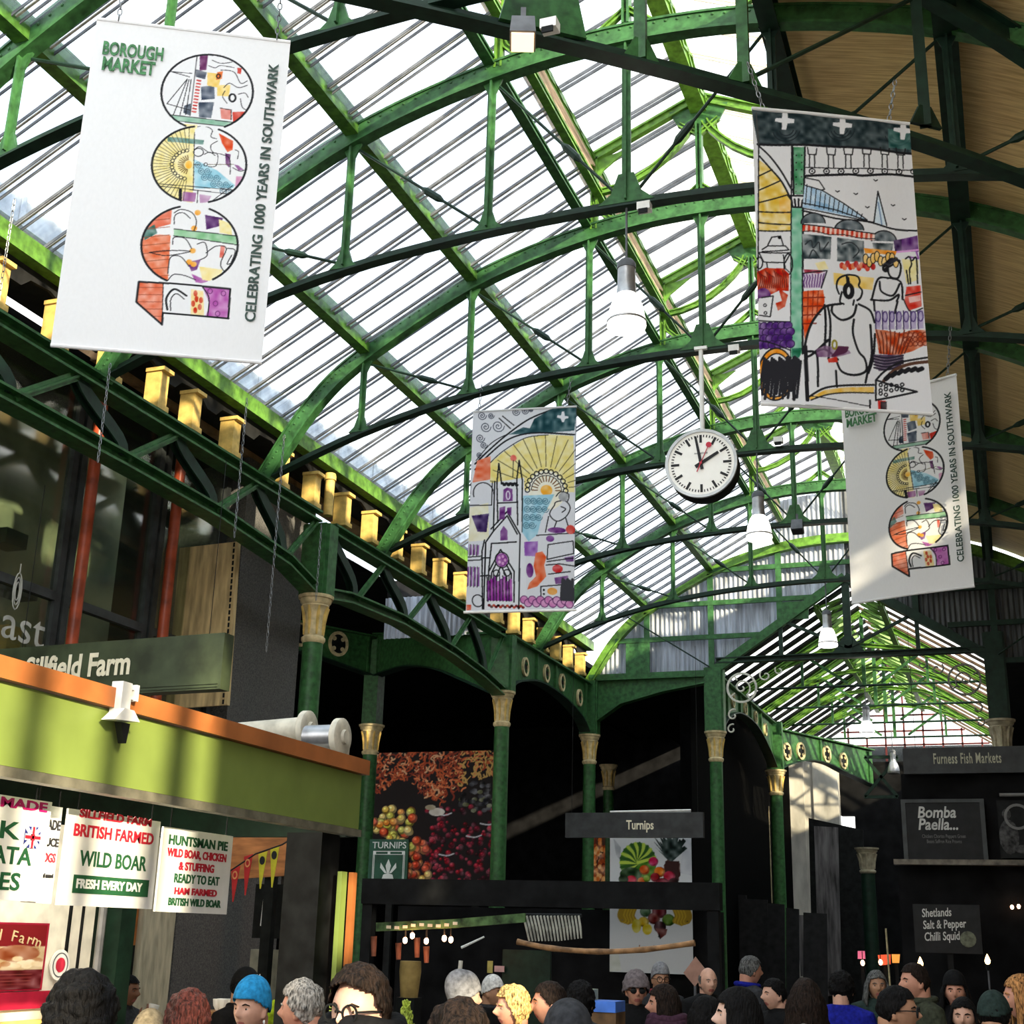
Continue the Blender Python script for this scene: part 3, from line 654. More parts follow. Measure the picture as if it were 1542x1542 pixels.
# ---- hall beyond the gable
plate_girder('green plate girder with rings seen end-on behind the scroll bracket', (-4.66, 23.3), (-4.6, 28.6), 6.36, [(0, 5.5), (0.1, 5.75), (0.3, 5.98), (0.6, 5.98), (0.85, 5.7), (1, 5.42)], [(0.2, 6.13), (0.42, 6.16), (0.62, 6.16), (0.82, 6.08)], 0.12, stiff=(0.1, 0.32, 0.52, 0.72), nside=1)
E5 = Vector((-4.56, 28.95, 0)); F5 = Vector((-2.95, 32.9, 0))
low = [pg(*q, A=E5, D=F5) for q in ((1172, 1158), (1190, 1150), (1216, 1145), (1244, 1150), (1270, 1163), (1296, 1180))]; low[0] = (0, low[0][1]); low[-1] = (1, low[-1][1])
plate_girder('green plate girder with four cream rings over the tall white wall', (-4.56, 28.95), (-2.95, 32.9), (pg(1170, 1098, E5, F5)[1], pg(1296, 1126, E5, F5)[1]), low, [pg(x, y, E5, F5) for x, y in ((1183, 1132), (1204, 1131), (1243, 1136), (1268, 1146))], 0.17, stiff=(0.02, 0.42, 0.95), nside=1)
# roof of the hall beyond: glazed slopes, frames, end screen
ys = [23.3, 25.6, 27.9, 30.2, 32.5, 34.8]; APX, EAV = 8.0, 6.48
for s, tn in ((-1, 31), (1, 41)):
    a = Vector((CX + s * 2.4, 0, EAV)); b = Vector((CX, 0, APX)); u = (b - a).normalized(); nn = Vector((-u.z * 1, 0, u.x)); l = (b - a).length
    R = Matrix((u, Vector((0, 1, 0)), u.cross(Vector((0, 1, 0))))).transposed()
    for i, (y0, y1) in enumerate(zip(ys[:-1], ys[1:])):
        wn = struct(MB().box(((a.x + b.x) / 2, (y0 + y1) / 2, (EAV + APX) / 2 + 0.02), (l, y1 - y0 - 0.004, 0.008), R).build('window_%d' % (tn + i), GLZ2))
        mb = MB(); n = 4
        for k in range(n):
            y = y0 + (k + 0.5) * (y1 - y0) / n; mb.path([(a.x, y, EAV), (b.x, y, APX)], 0.22 if s < 0 else 0.09, 0.04, (0, 0, 1), 0, off=-0.01)
        mb.build('glazing_bars', BLACKI if s < 0 else mat('brown_roof_bar', (0.10, 0.065, 0.04), 0.6, vary=0.2), wn)
for i, y in enumerate(ys[1:-1]):
    t = thing('roof_frame', 'small green roof frame in the glazed hall beyond the gable, %s behind the opening' % ordw[i], 'roof frame', (CX, y, 6.5), 0, 'roof frames of the far glazed hall')
    for s in (-1, 1):
        MB().tee([(CX + s * 2.35, y, 6.45), (CX, y, 7.95)], 0.10, 0.11, 0.02).build('rafter', GREEN2, t)
        MB().tee(xz([(CX + s * 2.2, 6.5), (CX + s * 1.5, 6.95), (CX + s * 0.8, 7.22), (CX, 7.32)], y), 0.08, 0.08, 0.018).build('curved_brace', GREEN2, t)
        MB().beam((CX + s * 0.3, y, 6.6), (CX + s * 1.15, y, 7.2), 0.05, 0.04, (0, 1, 0)).build('strut', GREEN, t)
        MB().beam((CX + s * 1.15, y, 6.55), (CX + s * 1.15, y, 7.2), 0.05, 0.04, (0, 1, 0)).build('post', GREEN, t)
    MB().tube([(CX - 2.3, y, 6.55), (CX + 2.3, y, 6.55)], 0.025, 6).build('tie_rod', DGREEN, t)
    MB().beam((CX, y, 6.55), (CX, y, 7.9), 0.07, 0.05, (0, 1, 0)).build('king_post', GREEN, t)
for dx, lab in ((-0.55, 'left'), (0.55, 'right')):
    mb = MB(); z = APX - 0.55 * 0.63 - 0.1
    mb.tee([(CX + dx, 23.3, z), (CX + dx, 34.8, z)], 0.1, 0.1, 0.02)
    for k in range(26):
        y = 23.4 + k * 0.44; mb.beam((CX + dx, y, z), (CX + dx * 0.3, y + 0.22, z + 0.2), 0.03, 0.05); mb.beam((CX + dx * 0.3, y + 0.22, z + 0.2), (CX + dx, y + 0.44, z), 0.03, 0.05)
    tag(mb.build('ridge_lattice', GREEN2, org=(CX + dx, 23.3, z)), 'bright green lattice strip on the %s of the far ridge' % ('cool side' if dx < 0 else 'sunny side'), 'beam')
mb = MB()
for k in range(11):
    x = -4.6 + k * 0.46; mb.bx(x - 0.022, x + 0.022, 34.9, 34.95, 6.3, 8.0 - abs(x - CX) * 0.63)
for z in (6.7, 7.05, 7.45): 
    h = min(2.3, (8.0 - z) / 0.63); mb.bx(CX - h, CX + h, 34.9, 34.95, z - 0.02, z + 0.02)
mo = MB().prism([(-4.65, 6.3), (-0.05, 6.3), (-0.05, 6.55), (CX, 8.0), (-4.65, 6.55)], (0, 34.98, 0), (1, 0, 0), (0, 0, 1), 0.008).build('window_50', GLZ2); struct(mo)
mb.build('mullions', mat('red_brown_mullion', (0.10, 0.02, 0.02), 0.5, vary=0.2), mo)
# walls and floors of what lies behind
WHITEW = mat('pale_stone_wall', (0.55, 0.52, 0.46), 0.8, vary=0.2, scale=2.2, stretch=(1, 1, 0.4), bump=0.15)
p0 = ony(1182, 1400, 35.2); p1 = ony(1262, 1400, 35.2)
mb = MB().bx(-6.0, -4.35, 35.0, 35.4, 0, 6.4, 1).bx(-5.3, -4.85, 34.9, 35.0, 0, 6.4, 0).bx(-4.85, -4.62, 34.96, 35.0, 0, 6.4, 0).bx(-4.62, -4.0, 34.9, 35.3, 0, 6.4, 0)
struct(mb.build('wall_back', [WHITEW, mat('cream_brick', (0.42, 0.33, 0.19), 0.85, vary=0.25, scale=7, bump=0.3)]))
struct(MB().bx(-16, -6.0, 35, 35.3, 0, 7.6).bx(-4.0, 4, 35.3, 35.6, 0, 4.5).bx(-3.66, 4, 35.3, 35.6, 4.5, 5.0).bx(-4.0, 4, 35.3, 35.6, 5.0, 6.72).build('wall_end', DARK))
struct(MB().bx(-5.4, -5.2, 23.4, 34.8, 0, 6.62).build('wall_shade_sheet', mat('black_void_shade', (0.002, 0.002, 0.002), 0.9, vary=0.2, spec=0.02)))  # added near-black sheet, stops sun and stands for the shade behind the arches
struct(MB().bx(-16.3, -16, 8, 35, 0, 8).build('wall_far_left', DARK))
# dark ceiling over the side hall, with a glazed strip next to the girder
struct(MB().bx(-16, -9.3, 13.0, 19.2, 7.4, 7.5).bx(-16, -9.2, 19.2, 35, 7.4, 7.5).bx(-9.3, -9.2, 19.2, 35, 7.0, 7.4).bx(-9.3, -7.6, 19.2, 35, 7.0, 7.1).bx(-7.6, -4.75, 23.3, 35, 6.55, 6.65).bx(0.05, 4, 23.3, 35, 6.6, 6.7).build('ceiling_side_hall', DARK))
struct(MB().bx(-9.3, -7.62, 13.5, 19.2, 7.40, 7.41).build('window_60', glass('frosted_glass', haze=0.85)))  # strip widened and frosted to brighten the girders without sun streaks
struct(corr('wall_side_sheets', -9.3, -7.3, lambda x: 6.42, lambda x: 7.1, SHEET, y=19.15))
# pale building outside, seen faintly through the foot of the glass roof
t = thing('building', 'pale building outside beyond the left glass roof', 'building', (-22, 12, 0))
PALE = mat('pale_render', (0.75, 0.68, 0.6), 0.8, vary=0.1)
MB().bx(-24, -20, -4, 10.5, 0, 14).bx(-24, -21, 10.5, 26, 0, 12).build('wall', PALE, t)
for k in range(8):
    MB().bx(-20.03, -19.97, -3 + k * 1.7, -2.2 + k * 1.7, 11, 12.6).build('window', mat('blue_grey_pane', (0.3, 0.33, 0.36), 0.3, vary=0.2), t)
MB().bx(-20.1, -19.7, -4, 10.5, 13.2, 13.5).build('cornice', BRICK, t)
# ================================================================== lamps, clock, shop front, stalls, signs
def chain(mb, p0, p1, r=0.012, link=0.05):
    p0 = Vector(p0); p1 = Vector(p1); d, s, u = frame(p1 - p0); n = max(1, int((p1 - p0).length / (link * 0.8)))
    for k in range(n):
        c = p0.lerp(p1, (k + 0.5) / n); a = s if k % 2 else u
        pts = [c + d * (link / 2) * math.cos(q) + a * r * math.sin(q) for q in [2 * PI * j / 8 for j in range(9)]]
        mb.tube(pts, 0.0035, 4)
    return mb
WARM = mat('lit_lamp_glass', (0.9, 0.88, 0.82), 0.3, emit=(1.0, 0.95, 0.85), estr=2.6, vary=0.02)
ALU = mat('brushed_aluminium', (0.42, 0.42, 0.43), 0.35, 0.75, vary=0.15)
GREYP = mat('grey_powder_coat', (0.11, 0.115, 0.125), 0.5, vary=0.15)
def pendant(label, p, ztop, lit=True, k=1.0):
    x, y, z = p; t = thing('pendant_lamp', label, 'lamp', (x, y, z), 0, 'bell-shaped pendant lamps')
    MB().lathe([(0.0, 0.56 * k), (0.05 * k, 0.56 * k), (0.07 * k, 0.53 * k), (0.072 * k, 0.49 * k)], n=18).build('cap', GREYP, t, True, True)
    MB().lathe([(0.066 * k, 0.49 * k), (0.068 * k, 0.36 * k), (0.075 * k, 0.27 * k), (0.08 * k, 0.26 * k)], n=22).build('housing', ALU, t, True, True)
    MB().lathe([(0.075 * k, 0.275 * k), (0.098 * k, 0.24 * k), (0.125 * k, 0.16 * k), (0.138 * k, 0.08 * k), (0.142 * k, 0.06 * k), (0.142 * k, 0.045 * k), (0.145 * k, 0.02 * k), (0.135 * k, 0.0), (0.05 * k, -0.015 * k), (0.0, -0.018 * k)], n=28).build('shade', WARM if lit else ALU, t, True, True)
    MB().lathe([(0.1435 * k, 0.062 * k), (0.1475 * k, 0.058 * k), (0.1475 * k, 0.048 * k), (0.1435 * k, 0.044 * k)], n=28).build('rim', ALU, t, True, True)
    MB().tube([(0, 0, 0.55 * k), (0, 0, ztop - z)], 0.009, 6).build('suspension_rod', GREYP, t, True)
    if lit:
        l = bpy.data.lights.new('lamp_glow', 'POINT'); l.energy = 9; l.color = (1, 0.9, 0.75); l.shadow_soft_size = 0.1
        o = bpy.data.objects.new('lamp_glow', l); COL.objects.link(o); o.parent = t; o.location = (0, 0, -0.16)
    return t
pendant('large white bell pendant lamp hanging nearest, between the clock and the ridge', (CX, 8.62, 6.17), 7.18)
pendant('white bell pendant lamp just to the lower right of the clock', (CX, 14.2, 6.15), 7.18)
pendant('white bell pendant lamp hanging in front of the pointed gable opening', (CX, 20.15, 6.17), 7.18)
pendant('white bell pendant lamp furthest off, against the bright end screen', (CX, 25.6, 5.60), 6.56)
pendant('small unlit metal pendant lamp left of the fish shop sign', onx(1346, 1165, CX) + Vector((0, 0, 0)), 6.55, lit=False, k=0.95)

# station clock
ct = thing('station_clock', 'round white double-sided clock hanging from the truss, showing two minutes to two', 'clock', (-2.36, 11.30, 6.01), math.radians(2))
Rf = RX
MB().lathe([(0.30, -0.10), (0.325, -0.095), (0.325, 0.085), (0.315, 0.10)], n=56, R=RX).build('drum', BLACKI, ct, True, True)
FACE = mat('clock_face_white', (0.86, 0.85, 0.80), 0.35, vary=0.02, emit=(1, 0.98, 0.92), estr=0.12); INK = mat('black_ink', (0.012, 0.012, 0.014), 0.5, vary=0.1); RED = mat('red_enamel', (0.55, 0.03, 0.06), 0.4, vary=0.1)
fc = MB().lathe([(0.0, 0.100), (0.302, 0.100), (0.302, 0.104), (0.0, 0.104)], n=56, R=RX).build('face', FACE, ct, True)
MB().ring((0, -0.106, 0), (1, 0, 0), (0, 0, 1), 0.302, 0.328, 0.03, 56).build('bezel', mat('pale_grey_rim', (0.5, 0.52, 0.53), 0.35, 0.3, vary=0.1), ct, True, True)
def hand(mb, ang, r0, r1, w0, w1, y):
    s, c = math.sin(ang), math.cos(ang); a = Vector((s, 0, c)); b = Vector((c, 0, -s))
    mb.prism([(-w0 / 2, r0), (w0 / 2, r0), (w1 / 2, r1), (-w1 / 2, r1)], (0, y, 0), b, a, 0.004)
mb = MB()
for k in range(60):
    a = 2 * PI * k / 60
    if k % 5 == 0: hand(mb, a, 0.20, 0.275, 0.022, 0.022, -0.1065)
    else: hand(mb, a, 0.252, 0.275, 0.009, 0.009, -0.1065)
mb.build('hour_marks', INK, fc, True)
mb = MB(); hand(mb, 2 * PI * (1.97 / 12), -0.06, 0.185, 0.034, 0.026, -0.112); mb.build('hour_hand', INK, fc, True)
mb = MB(); hand(mb, 2 * PI * (58.3 / 60), -0.06, 0.265, 0.030, 0.02, -0.117); mb.build('minute_hand', INK, fc, True)
a = 2 * PI * 4 / 60; mb = MB(); hand(mb, a, -0.09, 0.175, 0.009, 0.007, -0.122); mb.lathe([(0.0, 0), (0.026, 0), (0.026, 0.005), (0, 0.005)], (math.sin(a) * 0.185, -0.12, math.cos(a) * 0.185), 18, RX).lathe([(0, 0), (0.012, 0), (0.012, 0.008), (0, 0.008)], (0, -0.119, 0), 12, RX); mb.build('second_hand', RED, fc, True)
text('mobatime', 0.03, INK, fc, (0, -0.106, 0.10), RX, 'maker_mark', 0.002)
MB().lathe([(0.022, 0.30), (0.022, 1.17)], n=12).build('hanger_tube', STEELW, ct, True, True)
MB().box((0, 0, 1.18), (0.12, 0.06, 0.03)).build('clamp', STEELW, ct, True)

# floodlights and small fittings on the trusses
def flood(label, p, s, rz, lit):
    t = thing('floodlight', label, 'floodlight', p, rz, None)
    MB().lathe([(s * 0.62, s * 0.9), (s * 0.70, 0.0)], sq=1, R=Matrix.Rotation(math.radians(-12), 3, 'X')).build('housing', GREYP, t, True)
    R = Matrix.Rotation(math.radians(-12), 3, 'X')
    MB().box(R @ Vector((0, 0, -0.01)), (s * 0.86, s * 0.86, 0.012), R).build('lens', mat('lit_floodlight_lens', (0.9, 0.8, 0.6), 0.3, emit=(1.0, 0.62, 0.30), estr=2.2, vary=0.02) if lit else BLACKI, t, True)
    MB().ring(R @ Vector((0, 0, -0.012)), R @ Vector((1, 0, 0)), R @ Vector((0, 1, 0)), s * 0.61, s * 0.72, 0.03, 4).build('bezel', GREYP, t, True) if False else None
    MB().beam((0, 0, s * 0.5), (0, 0.0, s * 1.5), 0.03, 0.02, (0, 1, 0)).build('yoke', GREYP, t, True)
flood('lit square floodlight with a warm lens under the skew truss', tuple(onx(787, 62, CX + 0.1)), 0.15, 0.35, True)
flood('small unlit black floodlight on the truss below the pendant lamp', tuple(ony(1201, 800, 17.1)), 0.16, 0, False)
def sensor(label, p):
    t = thing('sensor_box', label, 'sensor', p, 0, 'small white sensor boxes on the trusses')
    MB().bx(-0.05, 0.05, -0.04, 0.04, -0.03, 0.035).build('case', STEELW, t, True); MB().bx(-0.035, 0.035, -0.05, -0.04, -0.07, -0.03).build('lens', BLACKI, t, True)
sensor('small white sensor box beside the lit floodlight', tuple(onx(828, 40, -2.15)))
sensor('small white sensor box under the tie right above the larger pendant lamp', (-2.2, 8.58, 7.13))
sensor('small white sensor box under the tie just right of the clock hanger', (-2.05, 11.32, 7.15))
sensor('small white sensor box on the truss behind the right side of the clock', (-2.1, 14.2, 7.3))

# ---- loose chains hanging along the left girder
for i, (x0, y0, x1, y1, X, lb) in enumerate(((166, 548, 140, 692, -6.7, 'steel chain hanging left below the large 1000 banner'), (372, 600, 358, 812, -6.6, 'steel chain hanging in front of the plywood panel'), (428, 655, 410, 985, -6.6, 'long steel chain hanging just left of the first ochre capital'), (484, 790, 478, 905, -6.8, 'short pale chain hanging on the pilaster above the first ochre capital'), (22, 300, 4, 470, -6.6, 'steel chain hanging down the left edge by the gutter'))):
    a = onx(x0, y0, X); b = onx(x1, y1, X); b.x, b.y = a.x, a.y; t = chain(MB(), b - a, (0, 0, 0), 0.011, 0.06).build('hanging_chain', ROPE); t.location = a; tag(t, lb, 'chain', 'loose chains along the left girder')
# ---- shop front on the left
GRANITE = mat('dark_speckled_granite', (0.045, 0.045, 0.045), 0.5, vary=0.4, scale=70, col2=(0.15, 0.145, 0.135), spec=0.15)
struct(MB().bx(-8.5, -7.62, 12.05, 13.45, 0, 6.9).bx(-8.5, -7.62, 11.5, 12.05, 0, 2.88).build('wall_pier', GRANITE))
REDP = mat('red_oxide_paint', (0.32, 0.055, 0.02), 0.35, vary=0.2, scale=6)
FRAME_ = mat('dark_grey_window_frame', (0.035, 0.04, 0.04), 0.45, vary=0.2)
SHOPG = glass('shop_window_glass', (0.75, 0.8, 0.75), 0.03, (1, 1, 1), 0.10, (0.65, 0.7, 0.65))
INNER = mat('dim_green_interior_wall', (0.50, 0.48, 0.31), 0.8, vary=0.35, scale=1.4, col2=(0.18, 0.2, 0.15))
struct(MB().bx(-9.3, -9.2, 3.5, 12.0, 0, 6.9, 0).bx(-9.2, -7.7, 3.5, 12.05, 6.82, 6.93, 1).bx(-9.2, -7.85, 3.5, 12.0, 3.0, 3.2, 1).build('wall_left', [INNER, DARK]))
t = thing('shop', 'tall dark shop windows with red poles behind the lattice girder', 'shop', (-7.8, 8, 0))
for i, (y0, y1) in enumerate(((5.6, 7.6), (7.6, 9.45), (9.45, 10.75), (10.75, 12.0))):
    f = MB().bx(-7.85, -7.78, y0 + 0.02, y0 + 0.10, 3.2, 6.82).bx(-7.85, -7.78, y1 - 0.10, y1 - 0.02, 3.2, 6.82).bx(-7.85, -7.78, y0 + 0.1, y1 - 0.1, 6.72, 6.82).bx(-7.85, -7.78, y0 + 0.1, y1 - 0.1, 4.62, 4.70).bx(-7.85, -7.78, y0 + 0.1, y1 - 0.1, 3.2, 3.3).build('window_frame', FRAME_, t)
    MB().bx(-7.83, -7.82, y0 + 0.1, y1 - 0.1, 3.3, 6.72).build('pane', SHOPG, f)
for y in (7.55, 9.5, 10.83): MB().tube([(-7.66, y, 3.0), (-7.66, y, 6.95)], 0.055, 12).build('red_pole', REDP, t, smooth=True)
MB().bx(-7.9, -7.75, 3.5, 12.0, 2.9, 3.2).build('sill', FRAME_, t)
text('Roast', 0.42, mat('pale_etched_lettering', (0.45, 0.45, 0.4), 0.6), t, onx(2, 935, -7.77) - Vector(t.location), Matrix.Rotation(PI / 2, 3, 'Z') @ RX, sx=1.15)
mb = MB(); c = onx(26, 890, -7.77) - Vector(t.location)
for k in range(3): mb.tube([c + Vector((0, 0.05 * math.sin(a) * (1 - 0.25 * k), 0.16 * math.cos(a) * (1 - 0.25 * k))) for a in [2 * PI * j / 14 for j in range(15)]], 0.006, 5)
mb.tube([c + Vector((0, 0, 0.16)), c + Vector((0, 0, 0.24))], 0.006, 5); mb.build('emblem', MATS['pale_etched_lettering'], t, True)
for (nm, lab, x, y0, y1, z0, z1, m) in (('shop_counter', 'pale cabinet seen through the second shop window', -9.0, 9.75, 10.35, 3.2, 4.55, mat('pale_green_cabinet', (0.42, 0.40, 0.24), 0.7, vary=0.2)),
                                         ('exit_sign', 'small dark green exit sign behind the shop glass', -8.9, 9.75, 10.05, 5.35, 5.5, DGREEN),
                                         ('air_vent', 'long grey vent inside the shop window', -8.9, 9.6, 10.3, 4.9, 5.06, GREYP),
                                         ('timber_door', 'ochre timber door leaf behind the second shop window', -8.6, 9.62, 9.8, 3.2, 4.5, OCHRE),
                                         ('dark_board', 'dark notice board behind the first shop window', -8.7, 8.0, 8.75, 4.0, 5.35, DARK)):
    o = MB().bx(-0.12, 0.12, 0, y1 - y0, 0, z1 - z0).build(nm, m); o.location = (x, y0, z0); tag(o, lab, nm.split('_')[-1])
BEIGE = mat('pale_travertine', (0.50, 0.45, 0.31), 0.7, vary=0.18, scale=5, stretch=(3, 3, 0.6))
for i, (y0, y1, lb) in enumerate(((10.3, 10.82, 'pale stone facing strip left of the narrow orange and dark slot'), (10.95, 11.47, 'pale stone facing strip between the dark slot and the granite pier'))):
    o = MB().bx(-0.06, 0.06, 0, y1 - y0, 0, 2.85).build('stone_panel', BEIGE); o.location = (-7.68, y0, 0); tag(o, lb, 'stone panel', 'pale stone facing under the shop windows')
t = thing('door_slot', 'narrow dark doorway slot with an orange upper panel, below the shop windows', 'doorway', (-7.7, 10.88, 0)); MB().bx(-0.04, 0.02, -0.06, 0.07, 0, 1.72).build('dark_door', BLACKI, t, True); MB().bx(-0.04, 0.02, -0.06, 0.07, 1.72, 2.85).build('orange_panel', mat('orange_panel', (0.45, 0.16, 0.04), 0.5, vary=0.15), t, True)
# plywood panel on the pier
PLY = mat('plywood', (0.52, 0.38, 0.18), 0.7, vary=0.22, scale=3, stretch=(6, 6, 0.8))
t = thing('plywood_panel', 'tall plywood panel standing edge-on beside the granite pier', 'panel', tuple(ony(312, 1064, 11.4)))
q = [ony(x, y, 11.4) for x, y in ((272, 826), (358, 816), (341, 1062), (250, 1068))]
b0 = Vector(t.location)
MB().prism([((p - b0).x, (p - b0).z) for p in q], (0, 0, 0), (1, 0, 0), (0, 0, 1), 0.03).build('sheet', PLY, t, True)
mb = MB()
for k in range(26):
    a = (q[1] - b0).lerp(q[2] - b0, (k + 0.5) / 26); mb.box(a + Vector((-0.03, -0.017, 0)), (0.02, 0.006, 0.045))
mb.build('edge_perforation', BLACKI, t, True)
MB().path([q[1] - b0 + Vector((0.012, 0, 0)), q[2] - b0 + Vector((0.012, 0, 0))], 0.02, 0.05, (0, 1, 0)).build('edge_strip', PLY, t, True)
# hanging Sillfield sign
SIGNG = mat('dark_olive_sign_paint', (0.045, 0.06, 0.03), 0.4, vary=0.25, scale=4)
LET = mat('cream_sign_lettering', (0.80, 0.74, 0.55), 0.5, vary=0.08)
t = thing('hanging_sign', 'dark green shop sign in cream letters above the lime green stall', 'sign', (-6.42, 8.44, 3.77), math.radians(-3), None)
MB().bx(-1.08, 1.08, -0.06, 0.06, -0.21, 0.21).build('board', SIGNG, t, True)
MB().bx(-1.06, 1.06, -0.068, -0.06, -0.195, -0.18).bx(-1.06, 1.06, -0.068, -0.06, -0.172, -0.165).build('moulding', SIGNG, t, True)
text('Sillfield Farm', 0.25, LET, t, (-0.26, -0.066, 0.02), RX, sx=0.80, bold=0.007)
MB().tube([(-0.9, 0, 0.2), (-0.9, 0, 1.6)], 0.003, 5).build('hanger', BLACKI, t, True); MB().tube([(0.9, 0, 0.2), (0.9, 0, 1.6)], 0.003, 5).build('hanger', BLACKI, t, True)
# shutter cassettes on the roof of the stall
CASS = mat('cream_cassette_metal', (0.62, 0.58, 0.47), 0.45, vary=0.15)
for lab, pe, pf, y in (('long cream awning cassette on the stall roof, left of the shorter one', (340, 1118), (462, 1098), 8.0), ('short grey cream awning cassette on the stall roof corner', (462, 1118), (512, 1110), 7.9)):
    a = ony(*pe, y); b = ony(*pf, y); a.z = b.z - (0.03 if 'long' in lab else 0); t = thing('awning_cassette', lab, 'awning', tuple(b), 0, 'awning cassettes on the stall roof')
    a -= b; o_ = Vector((0, 0, 0))
    MB().tube([a, o_ - Vector((0.03, 0, 0))], 0.085, 16).build('roller', CASS if 'long' in lab else ALU, t, True, True)
    MB().path([a + Vector((0, -0.05, -0.12)), Vector((-0.04, -0.05, -0.12))], 0.06, 0.07).build('front_bar', CASS, t, True)
    MB().lathe([(0.11, -0.03), (0.125, -0.02), (0.125, 0.02), (0.11, 0.03), (0.05, 0.03), (0.045, 0.05), (0.0, 0.05)], (0, 0, 0), 24, Matrix.Rotation(PI / 2, 3, 'Y')).prism([(-0.11, 0.02), (0.11, 0.02), (0.09, -0.17), (-0.04, -0.17)], (0, 0, 0), (0, 1, 0), (0, 0, 1), 0.05).build('end_cap', CASS, t, True, True)

# ---- lime green stall
OLIVE = mat('olive_green_stall_paint', (0.185, 0.245, 0.055), 0.42, vary=0.10, scale=2.2)
ORNG = mat('copper_orange_trim', (0.42, 0.14, 0.04), 0.38, vary=0.15, scale=3)
ALUS = mat('dull_metal_rail', (0.28, 0.26, 0.19), 0.35, 0.5, vary=0.2)
t = thing('market_stall', 'lime green market stall with an orange roof edge and hanging boards', 'stall', (-3.8, 7.6, 0))
SX = -3.8
MB().bx(SX - 0.05, SX, 3.0, 7.62, 2.50, 2.83).build('fascia', OLIVE, t)
MB().bx(SX - 0.09, SX + 0.035, 3.0, 7.66, 2.835, 2.925).build('roof_edge', ORNG, t)
MB().bx(SX - 0.06, SX + 0.012, 3.0, 7.64, 2.455, 2.497).build('fascia_rail', ALUS, t)
MB().bx(-7.0, SX - 0.09, 3.0, 7.62, 2.86, 2.90).build('roof', DARK, t)
MB().bx(-7.0, SX - 0.05, 7.56, 7.62, 2.45, 2.86).build('end_fascia', DGREEN, t)
MB().bx(SX - 0.34, SX - 0.10, 7.34, 7.58, 0, 2.46).build('corner_post', BLACKI, t)
MB().bx(SX - 0.05, SX - 0.02, 7.475, 7.545, 0, 2.24).build('corner_strip', OLIVE, t)
MB().bx(SX - 0.03, SX + 0.0, 7.585, 7.64, 0, 2.24).build('corner_edge', ORNG, t)
MB().bx(-4.75, -3.95, 3.0, 7.2, 0, 1.0, 0).build('counter', mat('deep_red_counter', (0.28, 0.012, 0.02), 0.4, vary=0.15), t)
MB().bx(-4.8, -3.9, 3.0, 7.22, 1.0, 1.05).build('counter_top', STEELW, t)
# cream screen behind the counter with red picture
CRS = mat('cream_screen_panel', (0.70, 0.66, 0.56), 0.55, vary=0.08)
t = thing('back_screen', 'cream wall panel at the back of the lime green stall', 'panel', (-5.25, 6.3, 0))
MB().bx(-5.27, -5.24, 4.5, 6.86, 1.05, 2.45).build('panel', CRS, t)
MB().bx(-5.24, -5.225, 6.78, 6.795, 1.05, 2.0).bx(-5.24, -5.225, 6.90, 6.91, 1.05, 2.0).build('seam', BLACKI, t)
MB().bx(-5.28, -5.24, 6.86, 7.03, 1.05, 2.35).build('side_panel', CRS, t)
MB().tube([(-5.2, 7.05, 1.0), (-5.2, 7.05, 2.4)], 0.025, 8).build('conduit', ALU, t, smooth=True)
MB().bx(-5.3, -5.1, 7.10, 7.25, 0.9, 2.5).build('green_post', DGREEN, t)
MB().bx(-5.23, -5.2, 4.5, 6.7, 1.44, 1.53).build('red_band', mat('crimson_band', (0.3, 0.01, 0.03), 0.4, vary=0.1), t)
MB().bx(-5.23, -5.17, 4.5, 6.7, 1.30, 1.38).build('brass_rail', OCHRE, t)
# round badge
t = thing('round_badge', 'round white badge with a red dot beside the red picture', 'badge', tuple(onx(89, 1453, -5.225)))
RXX = Matrix.Rotation(PI / 2, 3, 'Y')
MB().lathe([(0.085, 0), (0.085, 0.008), (0, 0.008)], n=24, R=RXX).build('disc', STEELW, t, True, True)
MB().ring((0.009, 0, 0), (0, 1, 0), (0, 0, 1), 0.062, 0.068, 0.003).build('ring', GREYP, t, True); MB().lathe([(0.04, 0), (0.04, 0.004), (0, 0.004)], (0.008, 0, 0), 20, RXX).build('red_dot', RED, t, True, True)
# hanging price boards
PAPER = mat('white_card', (0.85, 0.84, 0.80), 0.5, vary=0.03)
REDI = mat('red_ink', (0.55, 0.02, 0.04), 0.5, vary=0.08); GRNI = mat('dark_green_ink', (0.02, 0.10, 0.04), 0.5, vary=0.1); PINKI = mat('crimson_ink', (0.5, 0.01, 0.14), 0.5)
RY = Matrix.Rotation(PI / 2, 3, 'Z') @ RX
def board(label, y0, y1, z0, z1, lines, x=-4.0):
    t = thing('price_board', label, 'price board', (x, (y0 + y1) / 2, z0), 0, 'white boards hanging in the lime green stall')
    w = y1 - y0; h = z1 - z0
    MB().bx(-0.006, 0.006, -w / 2, w / 2, 0, h).build('card', PAPER, t, True)
    MB().tube([(0, -w * 0.4, h), (0, -w * 0.4, 2.47 - z0)], 0.004, 5).tube([(0, w * 0.4, h), (0, w * 0.4, 2.47 - z0)], 0.004, 5).build('hook', BLACKI, t, True)
    for s, sz, m, fy, fz, sx in lines:
        o = text(s, sz, m, t, (0.008, fy * w, fz * h), RY, depth=0.003, sx=1.0, bold=0.0018)
        d = o.dimensions; me = o.data; xs = [v.co.y for v in me.vertices]; ln = max(xs) - min(xs); me.transform(Matrix.Diagonal((1, sx * w / ln, 1, 1)))
    return t
